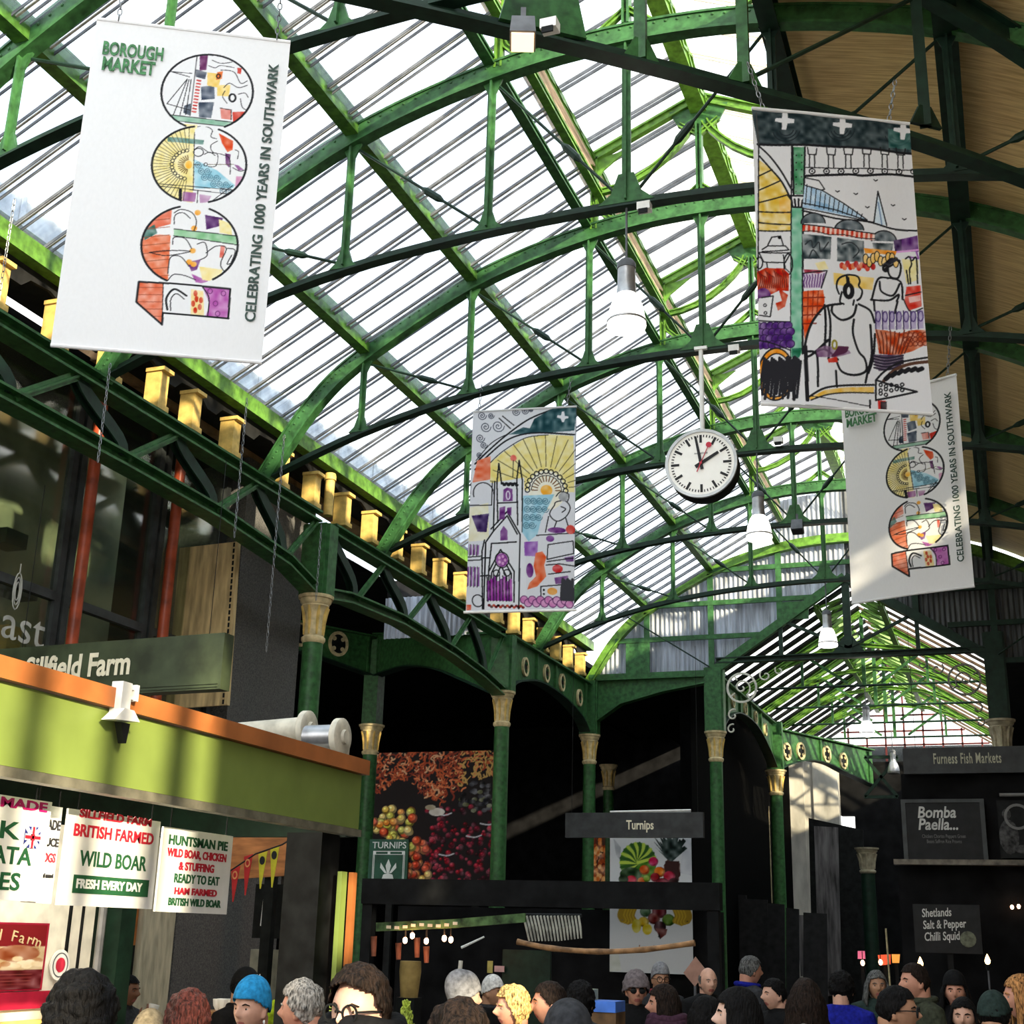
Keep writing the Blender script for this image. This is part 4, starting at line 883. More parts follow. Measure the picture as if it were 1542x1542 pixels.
board('nearest white board with black capitals and a small union flag, cut by the left edge', 4.15, 4.96, 1.985, 2.41, [('HOME MADE', 0.055, PINKI, 0.06, 0.93, 0.8), ('PORK', 0.10, GRNI, -0.05, 0.66, 0.62), ('CHIPOLATA', 0.10, GRNI, -0.04, 0.42, 0.85), ('SAUSAGES', 0.10, GRNI, -0.08, 0.17, 0.8)])
fl = [q for q in SC.objects if q.get('label', '').startswith('nearest white board')][0]
UB = mat('flag_blue', (0.02, 0.03, 0.2), 0.5)
mb = MB(); c = Vector((0.010, 0.30, 0.265))
mb.bx(0.007, 0.009, c.y - 0.05, c.y + 0.05, c.z - 0.045, c.z + 0.045, 0)
for s in (-1, 1): mb.beam(c + Vector((0, -0.05, -0.045 * s)), c + Vector((0, 0.05, 0.045 * s)), 0.003, 0.018, (0, 0, 1), 1)
mb.bx(0.011, 0.012, c.y - 0.05, c.y + 0.05, c.z - 0.014, c.z + 0.014, 1).bx(0.011, 0.012, c.y - 0.014, c.y + 0.014, c.z - 0.045, c.z + 0.045, 1)
mb.bx(0.0125, 0.0135, c.y - 0.05, c.y + 0.05, c.z - 0.007, c.z + 0.007, 2).bx(0.0125, 0.0135, c.y - 0.007, c.y + 0.007, c.z - 0.045, c.z + 0.045, 2); mb.build('union_flag', [UB, PAPER, REDI], fl, True)
board('narrow white leaflet half hidden behind the nearest price board', 4.90, 5.10, 1.98, 2.40, [('MADE', 0.06, INK, 0.18, 0.80, 0.6), ('SAUCE', 0.05, INK, 0.14, 0.62, 0.7), ('DOGS', 0.055, REDI, 0.15, 0.46, 0.6), ('farm rural award', 0.025, INK, 0.1, 0.28, 0.7)], x=-4.05)
t = board('white board with red and green capitals and a dark green banner strip at its foot', 5.08, 5.80, 1.975, 2.395, [('SILLFIELD FARM', 0.05, REDI, 0, 0.965, 0.78), ('BRITISH FARMED', 0.075, REDI, 0.0, 0.78, 0.86), ('WILD BOAR', 0.095, GRNI, 0.02, 0.49, 0.72)])
MB().bx(0.0065, 0.009, -0.27, 0.31, 0.055, 0.135).build('banner_strip', GRNI, t, True)
text('FRESH EVERY DAY', 0.055, PAPER, t, (0.010, -0.0, 0.095), RY, depth=0.003, sx=1.12, bold=0.002)
board('white board listing a pie, rightmost of the hanging boards', 5.83, 6.49, 1.965, 2.375, [('HUNTSMAN PIE', 0.065, GRNI, 0, 0.85, 0.84), ('WILD BOAR, CHICKEN', 0.055, REDI, 0, 0.70, 0.84), ('& STUFFING', 0.055, REDI, 0, 0.55, 0.5), ('READY TO EAT', 0.06, GRNI, 0.02, 0.40, 0.64), ('HAM FARMED', 0.045, REDI, 0.02, 0.25, 0.6), ('BRITISH WILD BOAR', 0.05, GRNI, 0.02, 0.12, 0.74)])
t = thing('strip_lamp', 'strip lamp under the roof of the lime green stall', 'lamp', (-4.35, 5.6, 2.78))
MB().bx(-0.04, 0.04, -1.2, 1.2, 0.03, 0.08).build('housing', STEELW, t, True); MB().tube([(0, -1.15, 0.02), (0, 1.15, 0.02)], 0.018, 8).build('tube', WARM, t, True, True)
l = bpy.data.lights.new('strip_glow', 'AREA'); l.shape = 'RECTANGLE'; l.size = 0.06; l.size_y = 2.3; l.energy = 60; l.color = (1, 0.93, 0.78); lo_ = bpy.data.objects.new('strip_glow', l); COL.objects.link(lo_); lo_.parent = t; lo_.location = (0, 0, -0.03)
# white clamp lamp on the fascia
t = thing('clamp_lamp', 'white spot lamp clamped to the orange stall edge', 'lamp', (SX + 0.04, 5.05, 2.84))
MB().bx(-0.03, 0.03, -0.035, 0.035, -0.03, 0.115).build('bracket', STEELW, t, True)
MB().bx(-0.02, 0.02, 0.02, 0.085, 0.09, 0.108).bx(-0.02, 0.02, 0.02, 0.08, 0.045, 0.058).bx(-0.02, 0.03, 0.07, 0.09, 0.04, 0.115).build('clamp_jaw', STEELW, t, True)
MB().prism([(-0.105, -0.07), (0.085, -0.055), (0.035, -0.01), (-0.035, -0.01)], (0.02, 0, 0), (0, 1, 0), (0, 0, 1), 0.07).build('head', STEELW, t, True)
MB().prism([(-0.03, -0.07), (0.04, -0.07), (0.025, -0.16), (0.012, -0.16)], (0.02, 0, 0), (0, 1, 0), (0, 0, 1), 0.035).build('arm', BLACKI, t, True)
# orange board with bunting inside the stall
q = [ony(x, y, 9.0) for x, y in ((345, 1262), (488, 1236), (482, 1316), (350, 1324))]
o = MB().prism([(p.x, p.z) for p in q], (0, 9.0, 0), (1, 0, 0), (0, 0, 1), 0.03).build('wooden_board', mat('orange_brown_wood', (0.42, 0.16, 0.05), 0.6, vary=0.25, scale=4, stretch=(1, 1, 5)), org=tuple(q[3])); tag(o, 'orange brown wooden board behind the bunting in the stall', 'board'); MB().bx(-5.25, -5.17, 9.02, 9.08, 0, 2.3).build('post', BLACKI, o)
YF = mat('yellow_felt', (0.62, 0.56, 0.04), 0.8); RF = mat('red_felt', (0.5, 0.03, 0.03), 0.8); KF = mat('black_felt', (0.02, 0.02, 0.022), 0.8); OF = mat('orange_felt', (0.75, 0.3, 0.12), 0.8)
lab = ['red pennant with an orange ring, lower of the two in the stall', 'red pennant with an orange ring, next to the yellow pennants', 'yellow pennant with a dark spot, left one of the pair', 'yellow pennant with a dark spot, right one of the pair', 'plain black pennant at the upper end of the bunting']
for i, (x, y, m, hp, ring) in enumerate(((355, 1308, RF, 50, OF), (374, 1290, RF, 58, OF), (396, 1286, YF, 52, KF), (414, 1278, YF, 58, KF), (449, 1262, KF, 48, None))):
    c = ony(x, y, 8.6); hh = hp * 0.0046; t = thing('pennant', lab[i], 'pennant', tuple(c), 0, 'bunting in the lime green stall')
    MB().prism([(-0.036, 0), (0.036, 0.02), (0.004, -hh), (-0.004, -hh)], (0, 0, 0), (1, 0, 0), (0, 0, 1), 0.004).build('cloth', m, t, True)
    if ring: MB().ring((0, -0.004, -0.045), (1, 0, 0), (0, 0, 1), 0.013 if ring is OF else 0.001, 0.021, 0.004, 20, 0, 1.4).build('spot', ring, t, True)
mb = MB().tube([ony(340, 1316, 8.6), ony(385, 1286, 8.6), ony(425, 1272, 8.6), ony(470, 1244, 8.6)], 0.006, 5); tag(mb.build('bunting_cord', KF), 'thin dark cord carrying the pennants in the stall', 'cord')
# label board with tag and grey cards
c = ony(404, 1372, 9.4); t = thing('notice_board', 'black notice board behind the stall with a white luggage tag', 'board', tuple(c))
MB().box((0.0, 0.02, 0), (0.26, 0.03, 0.40)).build('panel', BLACKI, t, True); MB().bx(-0.03, 0.03, 0.035, 0.07, -c.z, 0.1).build('post', BLACKI, t, True)
MB().prism([(-0.06, -0.11), (0.05, -0.11), (0.055, 0.12), (-0.05, 0.12)], (0, 0, 0), (1, 0, 0), (0, 0, 1), 0.008).build('luggage_tag', PAPER, t, True)
for k in range(4):
    c = ony(440 - k * 0.3, 1338 + k * 17.5, 9.3); o = MB().prism([(-0.045, -0.03), (0.045, -0.028), (0.043, 0.03), (-0.045, 0.032)], (0, 0, 0), (1, 0, 0), (0, 0, 1), 0.01).build('price_card', mat('pale_grey_card', (0.35, 0.37, 0.38), 0.6, vary=0.1)); o.location = c
    tag(o, 'grey card in the column of four behind the stall, %s from the top' % ordw[k], 'card', 'grey cards on the stall post')
o = MB().bx(-5.75, -5.0, 9.75, 9.8, 0.2, 1.74).build('wall_panel', mat('stone_grey_panel', (0.26, 0.24, 0.18), 0.8, vary=0.15), org=(-5.4, 9.77, 0.2)); tag(o, 'stone grey panel standing behind the stall corner post', 'panel')
o = MB().bx(-5.18, -4.85, 9.3, 9.6, 0, 1.9).build('green_cabinet', DGREEN, org=(-5.0, 9.45, 0)); tag(o, 'dark green cabinet behind the stall, right of the grey panel', 'cabinet')

# ---- greengrocer: dark beam, name board, awning, garland, bamboo
BEAM = mat('charcoal_beam', (0.010, 0.0105, 0.011), 0.7, vary=0.25, scale=5, spec=0.1)
o = MB().bx(-8.08, -3.33, 16.4, 16.6, 2.24, 2.56).build('fascia_beam', BEAM, org=(-5.7, 16.5, 2.24)); tag(o, 'long charcoal beam over the greengrocer stall, below the fruit mural', 'beam')
for x in (-8.0, -3.42):
    o = MB().bx(-0.07, 0.07, -0.07, 0.07, 0, 2.24).build('stall_post', BEAM); o.location = (x, 16.5, 0); tag(o, 'charcoal post holding the %s end of the greengrocer beam' % ('mural' if x < -5 else 'poster'), 'post')
SIGNK = mat('charcoal_sign_paint', (0.03, 0.033, 0.034), 0.45, vary=0.2)
t = thing('hanging_sign', 'charcoal sign board with a single cream word, above the fruit poster', 'sign', (-4.33, 16.2, 3.22))
MB().bx(-0.87, 0.87, -0.04, 0.04, -0.15, 0.15).build('board', SIGNK, t, True)
text('Turnips', 0.155, LET, t, (0.09, -0.046, -0.005), RX, sx=0.72, bold=0.003)
[MB().tube([(x_, 0, 0.15), (x_, 0, 2.2)], 0.003, 5).build('hanger', BLACKI, t, True) for x_ in (-0.8, 0.8)]
t = thing('awning_beam', 'weathered green beam across the greengrocer stall, over the red bulbs', 'beam', tuple(ony(570, 1394, 13)))
q = [ony(x, y, 13) - Vector(t.location) for x, y in ((568, 1396), (680, 1391), (792, 1382))]
MB().path(q, 0.06, 0.085).build('timber', mat('worn_green_timber', (0.09, 0.17, 0.06), 0.6, vary=0.4, scale=9), t, True)
mb = MB()
for k in range(9):
    p = q[0].lerp(q[1], (k + 0.5) / 9); mb.box(p + Vector((0.1, -0.035, 0.0 + 0.01 * math.sin(k * 5))), (0.05, 0.006, 0.03))
mb.build('flaking_paint', LET, t, True)
BULB = mat('glowing_bulb', (1, 0.85, 0.7), 0.3, emit=(1.0, 0.55, 0.30), estr=14)
for i, (x, y) in enumerate(((610, 1416), (621, 1409), (642, 1417), (669, 1413), (679, 1415))):
    c = ony(x, y, 13.0); t = thing('light_bulb', 'glowing warm bulb in the greengrocer stall, %s from the left' % ordw[i], 'bulb', tuple(c), 0, 'warm bulbs under the green beam')
    MB().ell((0, 0, 0), (0.024, 0.024, 0.032), 12, 8).build('globe', BULB, t, True, True); MB().tube([(0, 0, 0.03), (0, 0, 0.12)], 0.01, 6).build('holder', BLACKI, t, True)
    if i in (1, 3):
        l = bpy.data.lights.new('bulb_glow', 'POINT'); l.energy = 4; l.color = (1, 0.45, 0.2); l.shadow_soft_size = 0.04; lo_ = bpy.data.objects.new('bulb_glow', l); COL.objects.link(lo_); lo_.parent = t; lo_.location = (0, -0.06, 0)
t = thing('rope_fringe', 'fringe of pale knotted ropes hanging at the end of the green beam', 'fringe', tuple(ony(835, 1380, 13)))
mb = MB()
for k in range(17):
    a = ony(788 + k * 5.2, 1379 + 0.2 * math.sin(k), 13.0) - Vector(t.location); b = ony(797 + k * 4.9, 1417 - max(0, k - 9) * 0.6, 13.0) - Vector(t.location)
    mb.tube([a, a.lerp(b, 0.5) + Vector((0.01, -0.02, 0)), b], [0.011, 0.013, 0.009], 6)
mb.build('ropes', mat('pale_rope', (0.42, 0.42, 0.36), 0.8, vary=0.25), t, True, True)
MB().tube([ony(786, 1378, 13.02) - Vector(t.location), ony(876, 1379, 13.02) - Vector(t.location)], 0.018, 8).build('top_rail', BLACKI, t, True)
BAMB = mat('bamboo', (0.36, 0.19, 0.08), 0.5, vary=0.25, scale=12)
pts = [ony(x, y, 12.6) for x, y in spl([(779, 1418), (830, 1428), (900, 1433), (970, 1430), (1046, 1420)], 4)]
t = thing('bamboo_pole', 'long bent bamboo pole in front of the hanging fruit poster', 'pole', tuple(pts[0])); MB().tube([p - pts[0] for p in pts], [0.026 + 0.004 * (k % 4 == 0) for k in range(len(pts))], 10).build('cane', BAMB, t, True, True)
# stall back, goods and small posters
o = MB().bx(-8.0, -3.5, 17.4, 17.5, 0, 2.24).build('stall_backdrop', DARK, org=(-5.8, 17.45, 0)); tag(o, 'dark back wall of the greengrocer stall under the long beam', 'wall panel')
o = MB().bx(-5.15, -4.62, 13.9, 13.95, 1.0, 1.75).build('cabinet_door', DGREEN, org=(-4.9, 13.92, 1.0)); tag(o, 'dark green cabinet door behind the white capped person', 'door')
for x, y, w_, h_, m, lb in ((738, 1456, 0.06, 0.12, mat('yellow_poster_paper', (0.42, 0.4, 0.12), 0.7), 'small yellow poster on the dark green cabinet door'), (752, 1459, 0.11, 0.06, mat('pink_poster_paper', (0.55, 0.35, 0.35), 0.7), 'small pink and white notice beside the yellow poster')):
    c = ony(x, y, 13.85); o = MB().box((0, 0, 0), (w_, 0.008, h_)).build('notice', m); o.location = c; tag(o, lb, 'notice')
t = thing('peeled_stick', 'pale wooden stick leaning up behind the grey beanie', 'stick', tuple(ony(690, 1470, 11.5))); MB().tube([(-0.1, 0, -t.location.z), (0.02, 0, 0.13)], [0.022, 0.02], 8).build('shaft', CRS, t, True, True)
t = thing('wooden_spoon', 'pale wooden stick with a white end, slanting over the grey beanie', 'stick', tuple(ony(695, 1427, 12))); MB().tube([(0, 0, 0), (0.22, 0, 0.10)], [0.013, 0.008], 8).build('shaft', STEELW, t, True, True)
for i, (x, y0, y1) in enumerate(((563, 1410, 1440), (600, 1420, 1445), (628, 1412, 1442), (642, 1425, 1450))):
    a = ony(x, y0, 13.3); b = ony(x, y1, 13.3); o = MB().tube([(0, 0, 0), (0.01, 0, b.z - a.z)], [0.035, 0.025], 8).build('hanging_sausage', mat('smoked_sausage', (0.25, 0.09, 0.05), 0.5, vary=0.25), smooth=True); o.location = a; tag(o, 'reddish hanging cured sausage behind the warm bulbs, %s from the left' % ordw[i], 'sausage', 'cured sausages in the greengrocer stall')
o = MB().lathe([(0.07, 0), (0.09, 0.2), (0.085, 0.28)], n=14).build('paper_bag', mat('ochre_paper_bag', (0.35, 0.24, 0.08), 0.8, vary=0.2), smooth=True); o.location = ony(616, 1502, 10.5); MB().bx(-0.08, 0.08, -0.08, 0.08, -o.location.z, 0).build('stand', BLACKI, o, True); tag(o, 'ochre paper sack behind the leafy sprig', 'bag')

# ---- right-hand side stalls
t = thing('hanging_sign', 'long dark sign naming the fish shop, at the right edge', 'sign', (-0.0, 17, 4.04))
MB().bx(-1.15, 1.7, -0.05, 0.05, -0.16, 0.15).build('board', SIGNK, t, True)
GL = mat('grey_cream_lettering', (0.42, 0.41, 0.30), 0.5, vary=0.1)
text('Furness Fish Markets', 0.175, GL, t, (-0.80, -0.056, 0.01), facing(0.01), sx=0.46, bold=0.003, align='LEFT', spacing=1.12)
[MB().tube([(x_, 0, 0.15), (x_, 0, 2.7)], 0.003, 6).build('hanger', BLACKI, t, True) for x_ in (-1.0, 0.5)]
t = thing('menu_board', 'black menu board with a white two-line dish name', 'menu board', (-0.72, 17, 2.88))
MB().bx(-0.46, 0.43, -0.02, 0.02, 0, 0.68).build('panel', mat('blackboard', (0.010, 0.0105, 0.011), 0.6, vary=0.2), t, True)
MB().bx(-0.49, -0.44, -0.03, 0.03, 0, 0.70).bx(0.41, 0.46, -0.03, 0.03, 0, 0.70).bx(-0.44, 0.41, -0.03, 0.03, 0.66, 0.70).build('frame', mat('dark_grey_board_frame', (0.05, 0.055, 0.055), 0.5), t, True)
CH = mat('chalk_white', (0.55, 0.55, 0.52), 0.7, vary=0.1); CHG = mat('chalk_grey', (0.17, 0.17, 0.165), 0.7, vary=0.1)
text('Bomba', 0.185, CH, t, (-0.31, -0.024, 0.54), RX, sx=0.85, bold=0.004, align='LEFT', shear=0.18)
text('Paella...', 0.185, CH, t, (-0.31, -0.024, 0.40), RX, sx=0.85, bold=0.004, align='LEFT', shear=0.18)
text('Chicken Chorizo Peppers Green', 0.06, CHG, t, (-0.02, -0.024, 0.265), RX, sx=0.62)
text('Beans Saffron Rice Prawns', 0.06, CHG, t, (-0.02, -0.024, 0.205), RX, sx=0.62)
o = MB().bx(-0.7, 2.0, -0.1, 0.1, -0.06, 0).build('counter_ledge', mat('worn_grey_ledge', (0.16, 0.14, 0.11), 0.6, vary=0.3)); o.location = (-0.62, 16.9, 2.87); tag(o, 'worn grey ledge under the black menu board', 'ledge')
t = thing('photo_panel', 'dark grey photograph of a large pan at the right edge', 'picture', (0.10, 17, 2.9))
MB().bx(-0.22, 0.9, -0.02, 0.02, 0, 0.66).build('panel', BLACKI, t, True)
mb = MB().ring((0.0, -0.024, 0.47), (1, 0, 0), (0, 0, 1), 0.12, 0.15, 0.006, 24); mb.build('pan_rim', CHG, t, True); MB().ell((-0.11, -0.022, 0.24), (0.11, 0.004, 0.2), 16, 8).ell((-0.12, -0.022, 0.5), (0.05, 0.004, 0.06), 12, 8).ell((0.05, -0.022, 0.10), (0.12, 0.004, 0.05), 12, 8).build('grey_shapes', mat('photo_grey', (0.05, 0.05, 0.05), 0.6, vary=0.5, scale=18), t, True, True)
t = thing('strip_light', 'thin pale strip lamp above the pan photograph', 'lamp', (0.22, 16.95, 3.62)); MB().tube([(-0.3, 0, 0), (0.9, 0, 0)], 0.02, 8).build('tube', CHG, t, True, True)
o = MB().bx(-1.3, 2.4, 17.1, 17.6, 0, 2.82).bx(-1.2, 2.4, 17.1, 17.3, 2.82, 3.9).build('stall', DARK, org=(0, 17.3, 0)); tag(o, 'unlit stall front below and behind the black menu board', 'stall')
t = thing('menu_board', 'black board with three lines of slanted white script, low on the right', 'menu board', (-0.72, 16, 1.88))
MB().bx(-0.36, 0.34, -0.02, 0.02, -0.05, 0.46).build('panel', MATS['blackboard'], t, True); MB().bx(-0.03, 0.03, 0.02, 0.06, -1.88, 0.3).build('post', BLACKI, t, True)
for k, s in enumerate(('Shetlands', 'Salt & Pepper', 'Chilli Squid')): text(s, 0.125, CH, t, (-0.27 + 0.005 * k, -0.024, 0.36 - 0.125 * k), RX @ Matrix.Rotation(0.06, 3, 'Z'), sx=0.66, bold=0.002, align='LEFT', shear=0.15)
MB().ell((0.20, -0.024, 0.10), (0.085, 0.006, 0.085), 16, 8).build('lemon_drawing', mat('dull_lemon_green', (0.12, 0.13, 0.09), 0.7, vary=0.3, scale=20), t, True, True)
FLM = mat('oil_flame', (1, 0.7, 0.4), 0.3, emit=(1.0, 0.5, 0.16), estr=16)
for i, (x, y, lb) in enumerate(((1386, 1450, 'flaming torch on a thin pole below the squid board, lower one'), (1487, 1446, 'flaming torch on a thin pole nearer the right edge'))):
    c = ony(x, y, 15); t = thing('torch', lb, 'torch', (c.x, c.y, 0), 0, 'flaming torches on the right')
    z = c.z; MB().lathe([(0.002, z - 0.045), (0.022, z - 0.03), (0.028, z - 0.005), (0.016, z + 0.03), (0.002, z + 0.06)], n=12).build('flame', FLM, t, True, True)
    MB().tube([(0, 0, 0), (0, 0, z - 0.05)], 0.009, 6).build('pole', GREYP, t, True); MB().lathe([(0.01, z - 0.10), (0.026, z - 0.06), (0.026, z - 0.04)], n=10).build('burner', BLACKI, t, True, True)
for i, (x, y) in enumerate(((1524, 1366), (1534, 1365))):
    c = ony(x, y, 17.0); t = thing('light_bulb', 'tiny warm bulb at the right edge, %s of two' % ordw[i], 'bulb', tuple(c), 0, 'tiny warm bulbs at the right edge'); MB().ell((0, 0, 0), (0.02, 0.02, 0.025), 10, 6).build('globe', BULB, t, True, True); MB().tube([(0, 0, 0.02), (0, 0, 0.1)], 0.006, 5).build('holder', BLACKI, t, True)
# far aisle: dark frame, gates, lit shop
YW = 30.5
def flat(name, lab, cat, px, m, Y, th=0.08, group=None, sub=None):
    q = [ony(x, y, Y) for x, y in px]; b = q[-1].copy(); zb = min(p.z for p in q); xm = sum(p.x for p in q) / 4
    o = MB().prism([(p.x, p.z) for p in q], (0, Y, 0), (1, 0, 0), (0, 0, 1), th).build(name, m, org=tuple(b)); tag(o, lab, cat, group)
    if zb > 0.6: MB().bx(xm - 0.03, xm + 0.03, Y + th / 2, Y + th / 2 + 0.05, 0, zb + 0.1).build('post', BLACKI, o)
    return o
PLAST = mat('stained_grey_plaster', (0.14, 0.13, 0.13), 0.8, vary=0.35, scale=2.5, stretch=(5, 5, 0.6))
flat('door_surround', 'black framed tall doorway with stained grey panel, before the white wall', 'doorway', ((1218, 1232), (1300, 1250), (1305, 1542), (1226, 1542)), BLACKI, 31.0, 0.1)
flat('plaster_panel', 'stained grey plaster panel inside the black doorway frame', 'panel', ((1226, 1244), (1262, 1246), (1268, 1500), (1234, 1500)), PLAST, 30.9, 0.04)
flat('brick_panel', 'yellow brick wall strip left of the tall white wall', 'wall panel', ((1126, 1228), (1158, 1214), (1163, 1360), (1126, 1360)), MATS['cream_brick'], 31.5)
for i, (x, w_) in enumerate(((1112, 20), (1140, 26), (1172, 16), (1196, 12), (1232, 22))):
    flat('gate_leaf', 'tall black timber gate leaf by the white wall, %s from the left' % ordw[i], 'gate', ((x - w_, 1346 + 7 * i), (x + w_ * 0.6, 1348 + 7 * i), (x + w_ * 0.7, 1542), (x - w_, 1542)), BLACKW, 27.5 - 0.3 * i, 0.06, 'black gates in the far aisle')
for i in range(2): flat('window_panel', 'pale window panel between the black gates, %s one' % ('narrow' if i else 'broad'), 'panel', ((1200 + i * 15, 1378), (1213 + i * 15, 1378), (1218 + i * 14, 1470), (1206 + i * 14, 1470)), PLAST, 29.5, 0.05, 'pale panels between the gates')
flat('shop_sign', 'small pink lit sign far down the aisle', 'sign', ((1292, 1432), (1302, 1432), (1303, 1444), (1292, 1444)), mat('pink_lit_sign', (0.6, 0.15, 0.25), 0.5, emit=(0.8, 0.15, 0.3), estr=0.5), 26)
flat('shop_sign', 'red and orange lit shop sign far down the aisle behind the grey haired person', 'sign', ((1322, 1438), (1341, 1437), (1341, 1452), (1325, 1454)), mat('red_lit_sign', (0.6, 0.08, 0.04), 0.5, emit=(0.9, 0.12, 0.04), estr=0.5), 26)
flat('shop_sign', 'small orange lit sign at the right of the red one', 'sign', ((1343, 1437), (1355, 1437), (1354, 1450), (1344, 1450)), mat('orange_lit_sign', (0.7, 0.3, 0.08), 0.5, emit=(1.0, 0.4, 0.06), estr=0.7), 26)
for i, (x, y) in enumerate(((1299, 1450), (1326, 1449))):
    c = ony(x, y, 25.8); t = thing('light_bulb', 'bright bulb beside the far lit shop signs, %s one' % ('pink sign' if i == 0 else 'red sign'), 'bulb', tuple(c), 0, 'bulbs of the far shop'); MB().ell((0, 0, 0), (0.035, 0.035, 0.05), 10, 6).build('globe', BULB, t, True, True); MB().tube([(0, 0, 0.04), (0, 0, 0.2)], 0.008, 5).build('holder', BLACKI, t, True)
t = thing('thin_pole', 'thin pale pole standing in front of the red lit shop sign', 'pole', tuple(ony(1340, 1450, 22))); MB().tube([(0, 0, -1.4), (-0.03, 0, 0.5)], 0.014, 6).build('shaft', CREAM, t, True)
# cross bracing by the dark low column
t = thing('cross_bracing', 'dark iron cross bracing between the ring girder and the fish shop sign', 'bracing', (-2.4, 30.5, 4.6))
q = [ony(x, y, 31.5) for x, y in ((1302, 1140), (1352, 1140), (1352, 1200), (1302, 1200))]
for a, b in ((0, 2), (1, 3), (0, 1), (3, 2)): MB().path([q[a], q[b]], 0.05, 0.07).build('bar', DGREEN, t)
# ================================================================== printed banners and posters
def homog(src, dst):
    A = []; b = []
    for (x, y), (u, v) in zip(src, dst):
        A += [[x, y, 1, 0, 0, 0, -u * x, -u * y], [0, 0, 0, x, y, 1, -v * x, -v * y]]; b += [u, v]
    h = np.linalg.solve(np.array(A, float), np.array(b, float)); return np.append(h, 1).reshape(3, 3)
rng = np.random.RandomState(3)
class Cv:
    """a small painter: fills and strokes on a raster that becomes the surface's own colour attribute"""
    def __init__(s, W, H, bg, corners=None, ss=2):
        s.W, s.H, s.ss = W, H, ss; s.a = np.empty((H * ss, W * ss, 3)); s.a[:] = np.array(bg) / 255.0; s.clip = None
        w, h = W * ss, H * ss
        s.M = homog(corners, [(0, 0), (w, 0), (w, h), (0, h)]) if corners else np.diag([ss, ss, 1.0])
        n = rng.rand(h // 14 + 3, w // 14 + 3); yy = np.linspace(0, n.shape[0] - 1.01, h); xx = np.linspace(0, n.shape[1] - 1.01, w)
        yi = yy.astype(int); xi = xx.astype(int); fy = (yy - yi)[:, None]; fx = (xx - xi)[None, :]
        s.wash = (n[yi][:, xi] * (1 - fy) * (1 - fx) + n[yi + 1][:, xi] * fy * (1 - fx) + n[yi][:, xi + 1] * (1 - fy) * fx + n[yi + 1][:, xi + 1] * fy * fx)
    def t(s, pts):
        P = np.array([(x, y, 1.0) for x, y in pts]) @ s.M.T; return P[:, :2] / P[:, 2:]
    def _bb(s, P, m=0):
        h, w = s.a.shape[:2]
        x0, y0 = np.floor(P.min(0) - m).astype(int); x1, y1 = np.ceil(P.max(0) + m).astype(int) + 1
        return max(0, x0), max(0, y0), min(w, x1), min(h, y1)
    def inside(s, P, b):
        x0, y0, x1, y1 = b; X, Y = np.meshgrid(np.arange(x0, x1) + 0.5, np.arange(y0, y1) + 0.5); k = np.zeros(X.shape, bool); n = len(P)
        for i in range(n):
            (ax, ay), (bx_, by) = P[i], P[(i + 1) % n]
            if ay == by: continue
            k ^= ((ay > Y) != (by > Y)) & (X < (bx_ - ax) * (Y - ay) / (by - ay) + ax)
        return k
    def put(s, b, k, col, al=1.0, wash=0.0):
        x0, y0, x1, y1 = b
        if x1 <= x0 or y1 <= y0: return
        if s.clip is not None: k = k & s.clip[y0:y1, x0:x1]
        r = s.a[y0:y1, x0:x1]; c = np.array(col) / 255.0; c = c[None, None, :] * np.ones(r.shape)
        if wash: c = 1 - (1 - c) * (1 - wash + 2 * wash * s.wash[y0:y1, x0:x1, None] * 0.9)
        c = np.clip(c, 0, 1); r[k] = (r * (1 - al) + c * al)[k]
    def poly(s, pts, col, al=1.0, wash=0.35):
        if not hasattr(pts[0], '__len__'): pts = list(zip(pts[::2], pts[1::2]))
        P = s.t(pts); b = s._bb(P)
        if b[2] > b[0] and b[3] > b[1]: s.put(b, s.inside(P, b), col, al, wash)
    def epts(s, c, rx, ry, n=40, a0=0, a1=2 * PI): return [(c[0] + rx * math.cos(a0 + (a1 - a0) * i / n), c[1] + ry * math.sin(a0 + (a1 - a0) * i / n)) for i in range(n + (a1 - a0 < 6.28))]
    def ell(s, c, rx, ry, col, al=1.0, wash=0.35): s.poly(s.epts(c, rx, ry), col, al, wash)
    def line(s, pts, col=(25, 25, 28), w=2.0):
        if not hasattr(pts[0], '__len__'): pts = list(zip(pts[::2], pts[1::2]))
        P = s.t(pts); w = w * s.ss / 2
        for p, q in zip(P[:-1], P[1:]):
            b = s._bb(np.array([p, q]), w)
            if b[2] <= b[0] or b[3] <= b[1]: continue
            X, Y = np.meshgrid(np.arange(b[0], b[2]) + 0.5, np.arange(b[1], b[3]) + 0.5); d = q - p; L2 = max(1e-9, d @ d)
            t = np.clip(((X - p[0]) * d[0] + (Y - p[1]) * d[1]) / L2, 0, 1)
            s.put(b, (X - p[0] - t * d[0]) ** 2 + (Y - p[1] - t * d[1]) ** 2 <= w * w, col)
    def ring(s, c, rx, ry, col=(25, 25, 28), w=2.0, a0=0, a1=2 * PI): 
        p = s.epts(c, rx, ry, 36, a0, a1); s.line(p + ([p[0]] if a1 - a0 > 6.28 else []), col, w)
    def spiral(s, c, r, col=(60, 70, 80), w=1.2, k=2.2): s.line([(c[0] + r * (1 - i / 26) * math.cos(i * k * 2 * PI / 26), c[1] + r * (1 - i / 26) * math.sin(i * k * 2 * PI / 26)) for i in range(26)], col, w)
    def curve(s, pts, col=(25, 25, 28), w=2.0):
        if not hasattr(pts[0], '__len__'): pts = list(zip(pts[::2], pts[1::2]))
        s.line(spl(pts, 6), col, w)
    def mask(s, polys):
        h, w = s.a.shape[:2]; s.clip = np.zeros((h, w), bool)
        for p in polys:
            P = s.t(p); b = s._bb(P); s.clip[b[1]:b[3], b[0]:b[2]] |= s.inside(P, b)
